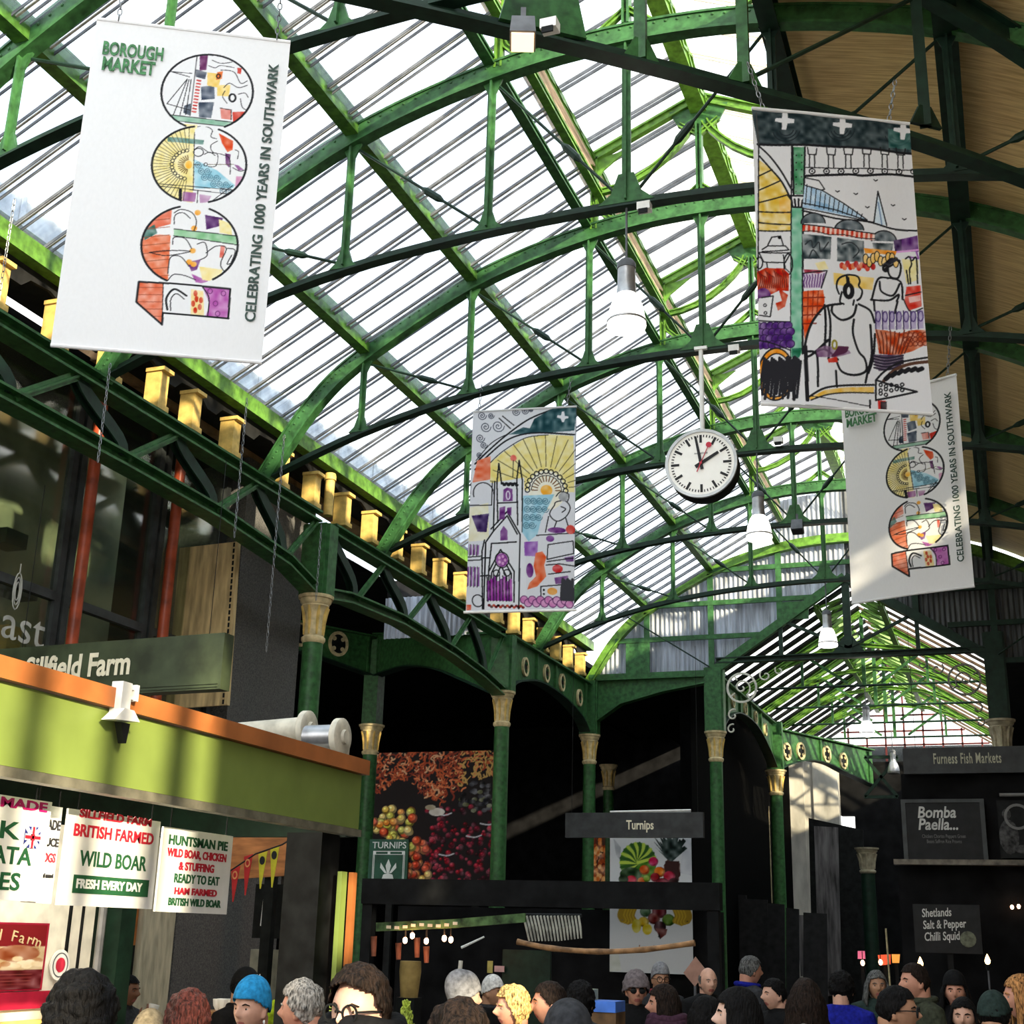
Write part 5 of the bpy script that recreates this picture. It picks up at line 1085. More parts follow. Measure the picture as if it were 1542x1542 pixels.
    def final(s): return s.a.reshape(s.H, s.ss, s.W, s.ss, 3).mean((1, 3))
def sheet(name, cv, w, h, material, parent, bend=lambda u, v: 0.0, thick=0.004):
    """printed sheet, width w (x), height h (z up from 0), facing -Y; thin but closed at the back"""
    img = cv.final(); H, W = img.shape[:2]
    U, V = np.meshgrid(np.linspace(0, 1, W), np.linspace(0, 1, H)); B = np.vectorize(bend)(U, V)
    P = np.stack([(U - 0.5) * w, B, (1 - V) * h], -1).reshape(-1, 3)
    idx = np.arange(W * H).reshape(H, W); q = np.stack([idx[1:, :-1], idx[1:, 1:], idx[:-1, 1:], idx[:-1, :-1]], -1).reshape(-1, 4)
    me = bpy.data.meshes.new(name); me.vertices.add(len(P)); me.vertices.foreach_set('co', P.ravel())
    me.loops.add(q.size); me.loops.foreach_set('vertex_index', q.ravel()); me.polygons.add(len(q)); me.polygons.foreach_set('loop_start', np.arange(0, q.size, 4))
    at = me.color_attributes.new('print', 'FLOAT_COLOR', 'POINT'); lin = np.where(img <= 0.04045, img / 12.92, ((img + 0.055) / 1.055) ** 2.4)
    at.data.foreach_set('color', np.concatenate([lin.reshape(-1, 3), np.ones((W * H, 1))], 1).ravel())
    me.materials.append(material); me.polygons.foreach_set('use_smooth', [True] * len(q)); me.update(calc_edges=True); me.validate()
    o = bpy.data.objects.new(name, me); COL.objects.link(o); o.parent = parent
    return o
CLOTH = printed('printed_banner_cloth', trans=0.42); POSTER = printed('printed_poster', trans=0.12); HEM = mat('white_banner_cloth', (0.80, 0.80, 0.80), 0.8, vary=0.03, trans=0.3)
K = (28, 28, 32)
def art_thousand(W, H):
    c = Cv(W, H, (238, 238, 239), [(437, 83), (1313, 195), (1200, 1625), (250, 1545)])
    e1, e2, e3 = ((940, 420), 206, 170), ((908, 745), 212, 172), ((870, 1105), 216, 176)
    one = [(645, 1265), (800, 1275), (1055, 1300), (1048, 1432), (755, 1405), (752, 1457), (635, 1355)]
    c.mask([c.epts(*e1)])
    c.poly([720, 240, 1170, 240, 1170, 600, 720, 600], (236, 236, 238), wash=0)
    for q, col in (([905, 255, 942, 250, 935, 320, 905, 322], (110, 55, 100)), ([885, 315, 938, 330, 930, 362, 888, 350], (85, 92, 105)), ([912, 395, 972, 390, 975, 450, 915, 455], (85, 95, 112)), ([902, 465, 972, 465, 960, 537, 905, 532], (88, 98, 112)), ([838, 480, 868, 470, 865, 525, 835, 512], (75, 85, 100)),
                   ([940, 330, 1005, 338, 990, 400, 940, 390], (238, 205, 120)), ([985, 388, 1045, 388, 1038, 440, 985, 436], (240, 212, 130)), ([1055, 510, 1112, 508, 1098, 552, 1058, 556], (205, 65, 50)), ([1000, 492, 1050, 500, 1050, 545, 1005, 540], (225, 150, 140)), ([1075, 310, 1095, 312, 1090, 340, 1075, 335], (200, 60, 50)), ([985, 330, 1010, 325, 1005, 360, 980, 365], (225, 120, 60)),
                   ([780, 520, 1090, 560, 1085, 582, 780, 545], (150, 190, 168)), ([820, 560, 900, 566, 890, 600, 820, 600], (242, 228, 170))): c.poly(q, col)
    for k in range(11): c.poly([893 - k * 2, 362 + k * 14, 914 - k * 2, 366 + k * 14, 912 - k * 2, 373 + k * 14, 891 - k * 2, 369 + k * 14], (205, 80, 75))
    for q in ([893, 255, 865, 525], [775, 325, 870, 335], [775, 325, 860, 350], [850, 360, 760, 470], [850, 362, 790, 520], [858, 362, 820, 520], [868, 362, 845, 520], [760, 470, 865, 500], [780, 520, 1090, 560], [780, 545, 1085, 582], [1000, 492, 1050, 500, 1050, 545]): c.line(q, K, 1.3)
    for q in ([1015, 400, 1040, 380, 1080, 400, 1120, 390], [1000, 320, 1060, 330, 1090, 380, 1120, 370], [1090, 450, 1100, 490, 1130, 500, 1140, 460], [1030, 470, 1010, 440, 1020, 415], [1080, 430, 1110, 425, 1125, 445], [960, 275, 1000, 290, 1050, 285], [945, 300, 975, 310, 1000, 300, 1060, 310]): c.curve(q, K, 1.2)
    c.ring((1054, 446), 14, 17, K, 3); c.ring((990, 348), 8, 9, K, 2)
    c.mask([c.epts(*e2)])
    c.poly([690, 560, 888, 560, 882, 940, 690, 940], (240, 226, 160)); c.poly([885, 720, 990, 772, 1070, 838, 1060, 852, 890, 852], (160, 208, 224)); c.poly([765, 618, 930, 636, 925, 656, 765, 640], (112, 150, 140))
    c.poly([995, 605, 1060, 640, 1058, 680, 1035, 690, 1010, 650], (220, 98, 62)); c.poly([1025, 695, 1050, 700, 1045, 760, 1028, 745], (105, 58, 108)); c.poly([1075, 798, 1118, 800, 1112, 850, 1072, 845], (218, 165, 195)); c.poly([838, 866, 898, 872, 892, 912, 835, 908], (165, 110, 160)); c.poly([912, 878, 965, 886, 940, 935, 915, 920], (190, 150, 185))
    c.poly([1065, 745, 1085, 750, 1110, 770, 1085, 772], (150, 95, 150)); c.ell((862, 745), 16, 18, (245, 190, 80))
    for i in range(28):
        a = PI * 0.5 + PI * i / 27 if i else 0; ca, sa = math.cos(a), math.sin(a)
        c.line([(862 + 85 * ca, 745 + 72 * sa), (862 + 200 * ca, 745 + 170 * sa)], (90, 80, 50), 0.9)
        if i % 2 == 0: c.ring((862 + 76 * ca, 745 + 64 * sa), 8, 7, K, 1.2); c.line([(862 + 22 * ca, 745 + 22 * sa), (862 + 48 * ca, 745 + 42 * sa)], (110, 80, 40), 1.4)
    for i in range(12): c.spiral((905 + 14 * i, 745 + 10 * i + 18 * (i % 3)), 17, (70, 110, 130), 1.1)
    for q in ([900, 575, 930, 572, 965, 590, 960, 620, 985, 630], [885, 680, 910, 665, 950, 690, 990, 700, 985, 750, 950, 755], [930, 700, 955, 690, 980, 705], [990, 640, 960, 660, 970, 690, 1010, 700, 1045, 720, 1048, 790], [1070, 680, 1085, 690, 1080, 720], [735, 830, 1070, 860], [740, 840, 1060, 880], [1060, 760, 1090, 775, 1115, 770], [940, 930, 1060, 840], [950, 935, 1075, 850]): c.curve(q, K, 1.2)
    c.ring((905, 690), 22, 18, K, 1.4); c.line([886, 600, 884, 860], K, 1.2); c.line([905, 860, 900, 940], K, 1.2)
    for i in range(7): c.line([826, 858 + i * 11, 826, 863 + i * 11], K, 5)
    c.mask([c.epts(*e3)])
    c.poly([640, 930, 790, 930, 785, 1010, 700, 1030, 660, 1100], (228, 132, 108)); c.poly([650, 1090, 720, 1055, 785, 1060, 775, 1290, 700, 1240, 655, 1150], (228, 128, 92)); c.poly([800, 1032, 1090, 1066, 1088, 1105, 798, 1062], (150, 198, 155)); c.poly([660, 1040, 712, 1010, 725, 1050, 668, 1080], (85, 125, 115))
    c.poly([938, 970, 1020, 985, 1000, 1022, 945, 1036], (100, 62, 115)); c.poly([862, 1180, 922, 1168, 905, 1215, 880, 1222], (120, 70, 130)); c.poly([880, 1232, 955, 1265, 950, 1280, 900, 1270], (180, 110, 175)); c.poly([1000, 990, 1055, 1010, 1060, 1060, 1005, 1050], (242, 228, 165)); c.poly([915, 1200, 1020, 1215, 1000, 1270, 930, 1260], (244, 226, 160))
    for p in ((890, 1030), (905, 960), (885, 1130), (870, 1180), (890, 1190)): c.ell(p, 14, 12, (240, 170, 70))
    c.poly([1010, 1105, 1030, 1108, 1022, 1165, 1005, 1160], (225, 120, 105))
    for k in range(9): c.line([660, 960 + 36 * k, 780, 950 + 36 * k], (150, 70, 45), 1.0)
    for k in range(34): c.line([(665 + rng.rand() * 110, 960 + rng.rand() * 280)] * 1 + [(672 + rng.rand() * 108, 962 + rng.rand() * 280)][:0] + [(670 + rng.rand() * 1, 960)][:0], K, 1) if False else None
    for q in ([800, 960, 830, 945, 880, 960, 900, 1000, 890, 1040], [800, 1010, 805, 970, 840, 960, 872, 985], [795, 1100, 800, 1070, 850, 1075, 880, 1120], [775, 1230, 785, 1160, 830, 1155, 870, 1200], [690, 1135, 770, 1128, 875, 1132, 770, 1150, 690, 1135], [905, 1100, 940, 1095, 950, 1150, 920, 1170], [945, 1140, 990, 1110, 1035, 1120, 1010, 1190, 1035, 1230], [1040, 1120, 1075, 1130, 1055, 1190], [770, 1270, 800, 1235, 850, 1240, 900, 1260], [1060, 1150, 1040, 1190, 1070, 1180], [800, 1032, 1090, 1066], [798, 1062, 1088, 1105]): c.curve(q, K, 1.4)
    c.mask([one]); c.poly(one, (236, 236, 238), wash=0); c.poly([645, 1265, 755, 1272, 752, 1457, 635, 1355], (228, 130, 100)); c.poly([930, 1288, 1060, 1300, 1050, 1432, 945, 1425, 965, 1370], (190, 112, 182)); c.poly([880, 1300, 935, 1310, 940, 1420, 880, 1412], (242, 220, 160))
    for p in ((900, 1320), (905, 1345), (890, 1365), (920, 1380), (900, 1395), (925, 1350)): c.ell(p, 9, 14, (205, 75, 45))
    for p in ((965, 1310), (990, 1365), (1025, 1320), (1000, 1410)): c.ring(p, 10, 11, (110, 45, 110), 1.2)
    for k in range(5): c.line([640, 1290 + 32 * k, 755, 1292 + 32 * k], (160, 70, 50), 1)
    c.curve([775, 1390, 770, 1340, 805, 1300, 860, 1330], K, 3); c.curve([790, 1395, 790, 1345, 815, 1320, 850, 1345], K, 1.5); c.curve([930, 1290, 960, 1340, 955, 1425], K, 1.8); c.line([755, 1272, 752, 1457], K, 1.3)
    c.clip = None
    for e, a0, a1 in ((e1, 2.05, 7.45), (e2, -1.15, 1.35), (e2, 1.95, 4.6), (e3, -1.15, 1.05), (e3, 2.05, 4.5)): c.ring(*e, K, 3.2, a0, a1)
    c.line(one + [one[0]], K, 3.0)
    return c
GRT = mat('printed_green_lettering', (0.045, 0.16, 0.06), 0.7, vary=0.35, scale=30); GRK = mat('printed_dark_lettering', (0.03, 0.055, 0.045), 0.7, vary=0.2)
def fit_text(s, w, h, material, parent, loc, rot, bold, name='lettering'):
    """lettering scaled to a width along its run and a cap height"""
    o = text(s, 1.0, material, parent, loc, Matrix.Identity(3), name, 0.004, 1.0, bold * 0.012)
    vs = o.data.vertices; xs = [v.co.x for v in vs]; ys = [v.co.y for v in vs]; cx, cy = (max(xs) + min(xs)) / 2, (max(ys) + min(ys)) / 2
    o.data.transform(rot.to_4x4() @ Matrix.Diagonal((w / (max(xs) - min(xs)), h / (max(ys) - min(ys)), 1, 1)) @ Matrix.Translation((-cx, -cy, 0)))
    return o
def banner(name, label, cv, w, h, TL, rz, bend, chains, rod=False):
    """TL: top left corner in the world; rz: turn about the vertical"""
    d = Vector((math.cos(rz), math.sin(rz), 0)); c = Vector(TL) + d * w / 2; c.z -= h
    t = thing(name, label, 'banner', tuple(c), rz, None)
    sheet('cloth', cv, w, h, CLOTH, t, bend)
    MB().tube([(-w / 2, bend(0, 0) + 0.004, h), (-w / 6, bend(.33, 0) + 0.004, h), (w / 6, bend(.67, 0) + 0.004, h), (w / 2, bend(1, 0) + 0.004, h)], 0.012, 8).build('top_hem', HEM, t, True, True)
    if rod: MB().tube([(-w / 2 - 0.02, bend(0, 1), 0), (w / 2 + 0.02, bend(1, 1), 0)], 0.013, 8).build('bottom_rod', STEELW, t, True, True)
    else: MB().tube([(-w / 2, bend(0, 1) + 0.004, 0), (0, bend(.5, 1) + 0.004, 0), (w / 2, bend(1, 1) + 0.004, 0)], 0.011, 8).build('bottom_hem', HEM, t, True, True)
    for x, dx, l in chains: chain(MB(), (x, 0.0, h), (x + dx, 0.0, h + l)).build('chain', ROPE, t, True)
    return t
s_ = 5.05 / 4.6
bn = lambda u, v: 0.008 * math.sin(u * 5 + 1) * v + 0.012 * (v - 0.5) ** 2
tl = CAMP + (Vector((-4.05, 4.6, 6.31)) - CAMP) * s_
b1 = banner('festival_banner', 'large white banner at upper left with a colourful vertical 1000, nearest the camera', art_thousand(300, 560), 1.075, 2.0, tl, math.radians(29), bn, [(-0.42, 0.02, 1.2), (0.46, 0.0, 1.0)])
def thousand_text(t, w, h, bend_y, up=0.0):
    fit_text('BOROUGH', w * 0.305, h * 0.044, GRT, t, (w * (0.205 - 0.5), bend_y, h * (1 - 0.095 + up)), RX, 2.6); fit_text('MARKET', w * 0.265, h * 0.044, GRT, t, (w * (0.193 - 0.5), bend_y, h * (1 - 0.145 + up)), RX, 2.6)
    fit_text('CELEBRATING 1000 YEARS IN SOUTHWARK', h * 0.805, w * 0.053, GRK, t, (w * (0.925 - 0.5), bend_y, h * (1 - 0.485)), Matrix.Rotation(-PI / 2, 3, 'Y') @ RX, 1.5)
thousand_text(b1, 1.075, 2.0, -0.008)
w4 = lambda u, v: 0.022 * math.sin(u * 9 + 0.6) * (1 - 0.3 * v) + 0.01 * math.sin(u * 4 + v * 3)
b4 = banner('festival_banner', 'white vertical 1000 banner half hidden behind the market scene banner, with sun patches', art_thousand(220, 400), 1.06, 1.84, (-1.11, 11.30, 6.50), math.radians(-19), w4, [(0.45, 0.06, 0.45), (-0.45, 0, 0.62)])
thousand_text(b4, 1.06, 1.84, -0.036, 0.022)

def art_market(W, H):
    c = Cv(W, H, (226, 226, 229), [(115, 575), (945, 663), (1057, 2180), (181, 2121)])
    G = (88, 98, 102)
    c.poly([110, 570, 950, 660, 955, 820, 640, 785, 380, 772, 150, 768], (46, 60, 64), wash=0.22)
    for x, y in ((585, 690), (885, 715), (300, 690)):
        for r in (70, 52, 36): c.ring((x, y), r, r * 0.9, (28, 36, 42), 1.5, 0.2, 2.9)
    c.poly([830, 690, 945, 700, 950, 800, 835, 790], (62, 120, 112), 0.6)
    c.line([150, 768, 380, 775, 640, 788, 955, 822], K, 4); c.line([140, 600, 155, 780], (70, 70, 70), 2)
    for x, y in ((290, 645), (593, 670), (910, 700)):
        c.poly([x - 12, y - 52, x + 14, y - 48, x + 16, y - 14, x + 50, y - 6, x + 48, y + 14, x + 15, y + 14, x + 8, y + 48, x - 14, y + 46, x - 14, y + 10, x - 50, y, x - 48, y - 16, x - 14, y - 16], (225, 225, 228), wash=0)
    c.poly([158, 850, 215, 890, 290, 985, 325, 1050, 325, 1225, 160, 1222], (232, 202, 112), wash=0.6); c.poly([265, 1060, 325, 1060, 325, 1140, 270, 1130], (240, 170, 80), 0.4)
    for q in ([155, 775, 215, 830, 275, 910, 330, 1010], [160, 830, 215, 890, 275, 960, 320, 1045]): c.curve(q, K, 3)
    for q in ([158, 935, 228, 900], [158, 1010, 270, 960], [158, 1075, 310, 1035], [158, 1122, 325, 1128], [160, 1180, 325, 1192], [165, 1222, 325, 1225], [328, 775, 330, 1890], [155, 775, 160, 1450]): c.line(q, K, 2.2)
    c.poly([332, 785, 396, 788, 392, 1035, 340, 1035], (84, 150, 108)); c.poly([332, 1105, 388, 1108, 388, 1860, 372, 1888, 330, 1885], (126, 188, 158)); c.poly([335, 1840, 385, 1840, 372, 1890, 335, 1888], (40, 110, 85), 0.8)
    for q in ([332, 785, 340, 1035], [396, 788, 392, 1035], [312, 1040, 405, 1045, 385, 1070, 380, 1105, 335, 1100, 330, 1065, 312, 1040], [345, 1060, 350, 1100], [365, 1060, 366, 1102], [388, 1108, 388, 1870]): c.line(q, K, 3)
    for y in range(830, 1030, 38): c.ell((352, y), 4, 4, K); c.ell((380, y), 4, 4, K)
    for x in (432, 532, 622, 716, 812, 896):
        for q in ([x - 22, 790, x - 18, 825, x + 22, 828, x + 26, 795], [x - 12, 828, x - 12, 895], [x + 14, 830, x + 16, 897]): c.line(q, K, 2)
    c.line([400, 895, 960, 908], K, 1.8); c.curve([400, 940, 620, 932, 700, 940, 850, 930, 965, 942], K, 4)
    for k in range(8): c.ring((434 + 76 * k, 915), 15, 13, K, 2); c.ell((434 + 76 * k, 915), 5, 5, K)
    c.poly([395, 990, 490, 1020, 600, 1090, 720, 1172, 385, 1105], (178, 205, 228)); c.poly([400, 1060, 520, 1090, 640, 1150, 390, 1105], (120, 165, 205), 0.5)
    for q in ([400, 950, 470, 965, 500, 1010, 485, 1015, 600, 1085, 722, 1172], [385, 1082, 560, 1120, 720, 1175], [385, 1110, 560, 1145, 760, 1185], [400, 990, 490, 1018]): c.line(q, K, 2)
    for k in range(13): x = 400 + k * 24; c.line([x + 8, 985 + k * 13, x, 1090 + k * 6], K, 1.4)
    c.poly([778, 1022, 757, 1185, 826, 1198], (205, 222, 235)); c.line([757, 1187, 778, 1022, 826, 1198], K, 2.2); c.line([780, 1080, 800, 1195], (110, 140, 180), 2)
    for x, y in ((765, 965), (567, 1022), (662, 1036), (722, 1106), (858, 1092), (918, 1164)): c.line([x - 9, y - 4, x, y + 3, x + 10, y - 3], K, 1.8)
    c.curve([385, 1122, 560, 1165, 720, 1180, 860, 1215, 982, 1225], K, 3)
    for x, y, r in ((440, 1190, 62), (628, 1225, 76), (812, 1280, 66)): c.poly(c.epts((x, y), r, 52, 20, PI, 2 * PI), (92, 102, 108)); c.ring((x, y), r, 54, K, 2, PI, 2 * PI)
    for q in ([385, 1245, 535, 1262, 530, 1380, 390, 1376], [565, 1265, 706, 1282, 706, 1392, 565, 1390], [750, 1290, 862, 1290, 855, 1330, 755, 1320]): c.poly(q, G, wash=0.6)
    for q in ([400, 1300, 430, 1280, 440, 1320, 470, 1290, 480, 1340, 520, 1290], [590, 1300, 640, 1290, 680, 1330, 650, 1370], [420, 1370, 440, 1330, 470, 1370]): c.curve(q, (45, 50, 55), 2)
    for k in range(15): x = 388 + k * 25; y = 1196 + k * 3.2; c.poly([x, y, x + 13, y + 1, x + 11, y + 36, x - 2, y + 35], (205, 72, 48)); c.poly([x + 13, y + 1, x + 25, y + 3, x + 23, y + 37, x + 11, y + 36], (238, 200, 185))
    c.line([385, 1194, 760, 1243], K, 2); c.curve([385, 1232, 450, 1232, 520, 1250, 600, 1250, 690, 1268, 765, 1268], K, 1.5)
    c.poly([862, 1275, 985, 1250, 992, 1335, 870, 1330], (104, 58, 125)); c.poly([862, 1275, 905, 1268, 905, 1330, 870, 1330], (50, 40, 70), 0.6); c.line([870, 1335, 992, 1325], (220, 160, 220), 3); c.line([980, 1335, 990, 1370, 940, 1360], (150, 90, 170), 3)
    c.poly([705, 1318, 880, 1330, 872, 1352, 760, 1345, 712, 1346], (236, 152, 50)); c.poly([545, 1450, 760, 1472, 752, 1535, 548, 1512], (238, 204, 118)); c.poly([450, 1400, 500, 1390, 520, 1430, 470, 1440], (240, 226, 170)); c.poly([905, 1370, 990, 1380, 990, 1480, 930, 1500], (236, 224, 160))
    for k in range(12): c.ell((590 + 15 * k, 1412 + 10 * math.sin(k * 2.3)), 13, 17, ((205, 60, 40), (225, 130, 90), (180, 40, 40))[k % 3])
    for k in range(9): c.ell((715 + 20 * k, 1375 + 16 * math.sin(k * 1.7)), 14, 26, (240, 200, 120)); c.ring((715 + 20 * k, 1375 + 16 * math.sin(k * 1.7)), 14, 26, K, 1.5)
    for q in ([210, 1295, 230, 1255, 275, 1250, 290, 1300], [180, 1320, 210, 1300, 300, 1302, 318, 1325, 180, 1330], [160, 1335, 325, 1340], [165, 1340, 190, 1385, 300, 1390, 322, 1350], [205, 1390, 210, 1420], [290, 1350, 300, 1420, 320, 1440]): c.line(q, K, 2)
    c.ring((165, 1390), 18, 30, K, 2); c.ring((315, 1400), 22, 55, K, 2); c.ell((270, 1258), 9, 8, K)
    c.poly([150, 1440, 200, 1415, 290, 1420, 320, 1450, 318, 1540, 270, 1535, 215, 1560, 150, 1530], (194, 66, 36), wash=0.6); c.poly([265, 1520, 315, 1560, 300, 1620, 265, 1640, 252, 1600, 285, 1590], (196, 72, 42)); c.ell((188, 1560), 40, 40, (110, 62, 125))
    for k in range(14): c.curve([(155 + 11 * k, 1430 + 9 * (k % 4)), (175 + 10 * k, 1470), (165 + 11 * k, 1520)], (110, 30, 20), 1.5)
    c.poly([165, 1575, 240, 1560, 225, 1670, 160, 1660], (228, 228, 230), wash=0); c.line([180, 1570, 240, 1562, 226, 1670, 170, 1662], K, 2); [c.ring((198 + 3 * k, 1610 + 40 * (k % 2)), 7, 7, K, 1.5) for k in range(2)]
    c.line([158, 1690, 325, 1700], K, 2)
    for j in range(4):
        for i in range(6): c.ell((165 + 30 * i + 12 * (j % 2), 1720 + 32 * j), 21, 21, (88, 48, 125)); c.ring((165 + 30 * i + 12 * (j % 2), 1720 + 32 * j), 21, 21, (45, 25, 70), 1.4)
    c.curve([160, 1790, 240, 1810, 328, 1850], K, 2)
    c.poly([390, 1430, 512, 1440, 485, 1530, 392, 1532], (210, 195, 215))
    for k in range(8): c.line([(392 + 15 * k, 1455 + 4 * k % 9), (400 + 13 * k, 1475), (392 + 14 * k, 1500), (398 + 12 * k, 1525)], (110, 70, 130), 2)
    c.poly([392, 1430, 510, 1440, 470, 1455, 398, 1450], (150, 40, 60)); c.line([390, 1452, 512, 1440, 482, 1532], K, 2)
    c.poly([390, 1545, 492, 1542, 500, 1600, 490, 1640, 420, 1740, 398, 1800, 390, 1700], (218, 86, 36)); [c.line([390, 1580 + 45 * k, 500 - 22 * max(0, k - 1), 1580 + 45 * k], (130, 35, 15), 2) for k in range(4)]; [c.line([415 + 26 * k, 1545, 412 + 24 * k, 1700 - 20 * k], (150, 45, 20), 1.6) for k in range(3)]
    for q in ([575, 1560, 562, 1520, 575, 1480, 620, 1460, 670, 1465, 685, 1490, 680, 1515, 698, 1540, 690, 1575, 672, 1590], [590, 1550, 580, 1600, 600, 1612], [655, 1590, 650, 1615], [625, 1475, 630, 1515]): c.curve(q, K, 3)
    c.ring((626, 1543), 20, 32, K, 7); c.line([617, 1470, 622, 1512], K, 4)
    for q in ([585, 1612, 510, 1625, 470, 1660, 430, 1720, 405, 1800, 400, 1870, 430, 1880, 520, 1800], [540, 1620, 540, 1660, 590, 1695, 650, 1670, 668, 1615], [515, 1625, 530, 1720, 520, 1900], [655, 1690, 650, 1760, 680, 1850, 715, 1890, 722, 1950, 660, 1975, 590, 1960, 560, 1900], [680, 1610, 740, 1640, 765, 1700], [743, 1715, 752, 1860, 730, 1960, 720, 2010], [768, 1760, 760, 1880, 735, 1960], [408, 1860, 460, 1880, 465, 2040], [560, 1960, 565, 2040], [500, 1620, 505, 1720, 500, 1840], [440, 1870, 500, 1850, 570, 1900]): c.curve(q, K, 3.6)
    c.line([402, 1835, 412, 2110], K, 6); c.line([345, 1890, 345, 2105], K, 5)
    c.poly([455, 1850, 500, 1830, 630, 1850, 640, 1865, 560, 1890, 460, 1890], (120, 80, 120), 0.75); c.poly([515, 1900, 565, 1885, 570, 1915, 520, 1918], (205, 70, 55)); [c.curve([540, 1885, 560 + 8 * k, 1860, 575 + 8 * k, 1835], (85, 40, 70), 3) for k in range(7)]; c.ring((552, 1825), 12, 22, (150, 140, 50), 3)
    for q in ([750, 1580, 780, 1480, 830, 1470, 900, 1490, 910, 1580], [790, 1490, 800, 1540, 860, 1560, 895, 1500], [835, 1440, 850, 1465, 885, 1470, 900, 1430, 895, 1390, 860, 1370, 835, 1400, 835, 1440], [745, 1585, 840, 1585, 890, 1555, 880, 1590], [760, 1590, 765, 1640], [885, 1590, 870, 1650], [810, 1410, 850, 1370, 895, 1380], [815, 1425, 860, 1400]): c.curve(q, K, 3.2)
    c.poly([805, 1400, 850, 1365, 890, 1375, 830, 1410], (40, 40, 50)); c.ring((820, 1420), 12, 15, K, 4)
    for q in ([925, 1370, 945, 1360, 955, 1400, 945, 1430, 950, 1500], [960, 1380, 980, 1370, 985, 1500], [930, 1430, 940, 1500]): c.curve(q, K, 2.4)
    c.poly([930, 1515, 1000, 1510, 1005, 1620, 940, 1640, 920, 1590], (214, 64, 50)); c.poly([940, 1570, 1000, 1560, 1000, 1590, 945, 1600], (236, 180, 175)); c.curve([915, 1580, 950, 1645, 1010, 1630], K, 2); c.line([925, 1560, 1002, 1545], K, 2)
    for k in range(7):
        x = 770 + 36 * k; c.poly([x, 1640 + 8 * (k % 2), x + 26, 1640, x + 28, 1735, x + 2, 1735], (170, 155, 195), 0.8); c.ring((x + 14, 1670), 12, 26, (90, 70, 130), 2); c.line([x, 1640, x + 2, 1735], (70, 55, 100), 2)
    c.poly([768, 1735, 820, 1740, 900, 1755, 960, 1740, 1032, 1745, 1032, 1815, 960, 1850, 880, 1870, 790, 1860], (196, 92, 52), wash=0.6)
    for k in range(9): c.curve([(775 + 24 * k, 1740 + 6 * (k % 3)), (790 + 20 * k, 1790), (800 + 15 * k, 1860)], (110, 40, 25), 2)
    for j in range(3):
        for i in range(5): c.ring((925 + 24 * i, 1765 + 24 * j), 11, 11, (130, 50, 30), 1.5)
    c.poly([760, 1865, 915, 1865, 900, 1935, 790, 1950, 770, 1920], (110, 95, 118)); [c.curve([765, 1872 + 15 * k, 830, 1882 + 15 * k, 912, 1870 + 13 * k], (45, 38, 55), 3) for k in range(5)]
    c.curve([780, 1990, 820, 1950, 900, 1905, 1045, 1885], K, 3); c.curve([815, 2000, 870, 1945, 950, 1915, 1048, 1908], (90, 60, 45), 5); [c.line([(825 + 32 * k, 1990 - 18 * k + 2 * k * k), (845 + 32 * k, 1972 - 16 * k + 2 * k * k)], K, 7) for k in range(6)]
    c.poly([775, 1995, 980, 2060, 775, 2100], (228, 228, 230), wash=0); c.line([775, 1995, 980, 2060, 775, 2098, 775, 1995], K, 3); [c.ring((800 + 27 * (k % 5), 2020 + 22 * (k // 5) + 6 * (k % 2)), 8, 8, K, 2) for k in range(12)]
    c.ell((255, 1970), 88, 135, (232, 152, 46)); c.ell((258, 1975), 70, 112, (226, 226, 229), wash=0); c.ring((255, 1970), 88, 135, K, 2.4); c.ring((258, 1975), 70, 112, K, 2)
    for k in range(20): x = 178 + 9.5 * k; c.line([(x + 20, 1885 + 8 * (k % 4)), (x - 5 + 6 * (k % 3), 2060 + 12 * (k % 4))], (36, 36, 42), 4)
    c.curve([420, 2095, 500, 2050, 620, 2030, 765, 2020], K, 3); c.poly([420, 2100, 500, 2060, 620, 2040, 765, 2030, 765, 2065, 620, 2066, 500, 2082, 430, 2110], (238, 192, 92)); c.curve([430, 2112, 520, 2082, 640, 2066, 765, 2062], K, 2); c.line([420, 2090, 740, 2130], K, 1.4); c.line([745, 2100, 745, 2140], K, 3); c.poly([785, 2100, 825, 2100, 830, 2150, 790, 2150], (205, 60, 50)); c.poly([800, 2105, 832, 2105, 832, 2150, 800, 2150], K, 0.9)
    return c
b3 = banner('scene_banner', 'art banner of a market scene with a man in headphones, hung by two chains', art_market(260, 480), 0.985, 1.90, (-1.10, 6.88, 6.65), math.radians(27), lambda u, v: 0.02 * math.sin(u * 8 + 2.2 * v) * v + 0.012 * math.sin(u * 15) * (1 - v) * 0.4, [(-0.42, -0.09, 0.32), (0.36, 0.06, 0.30)])

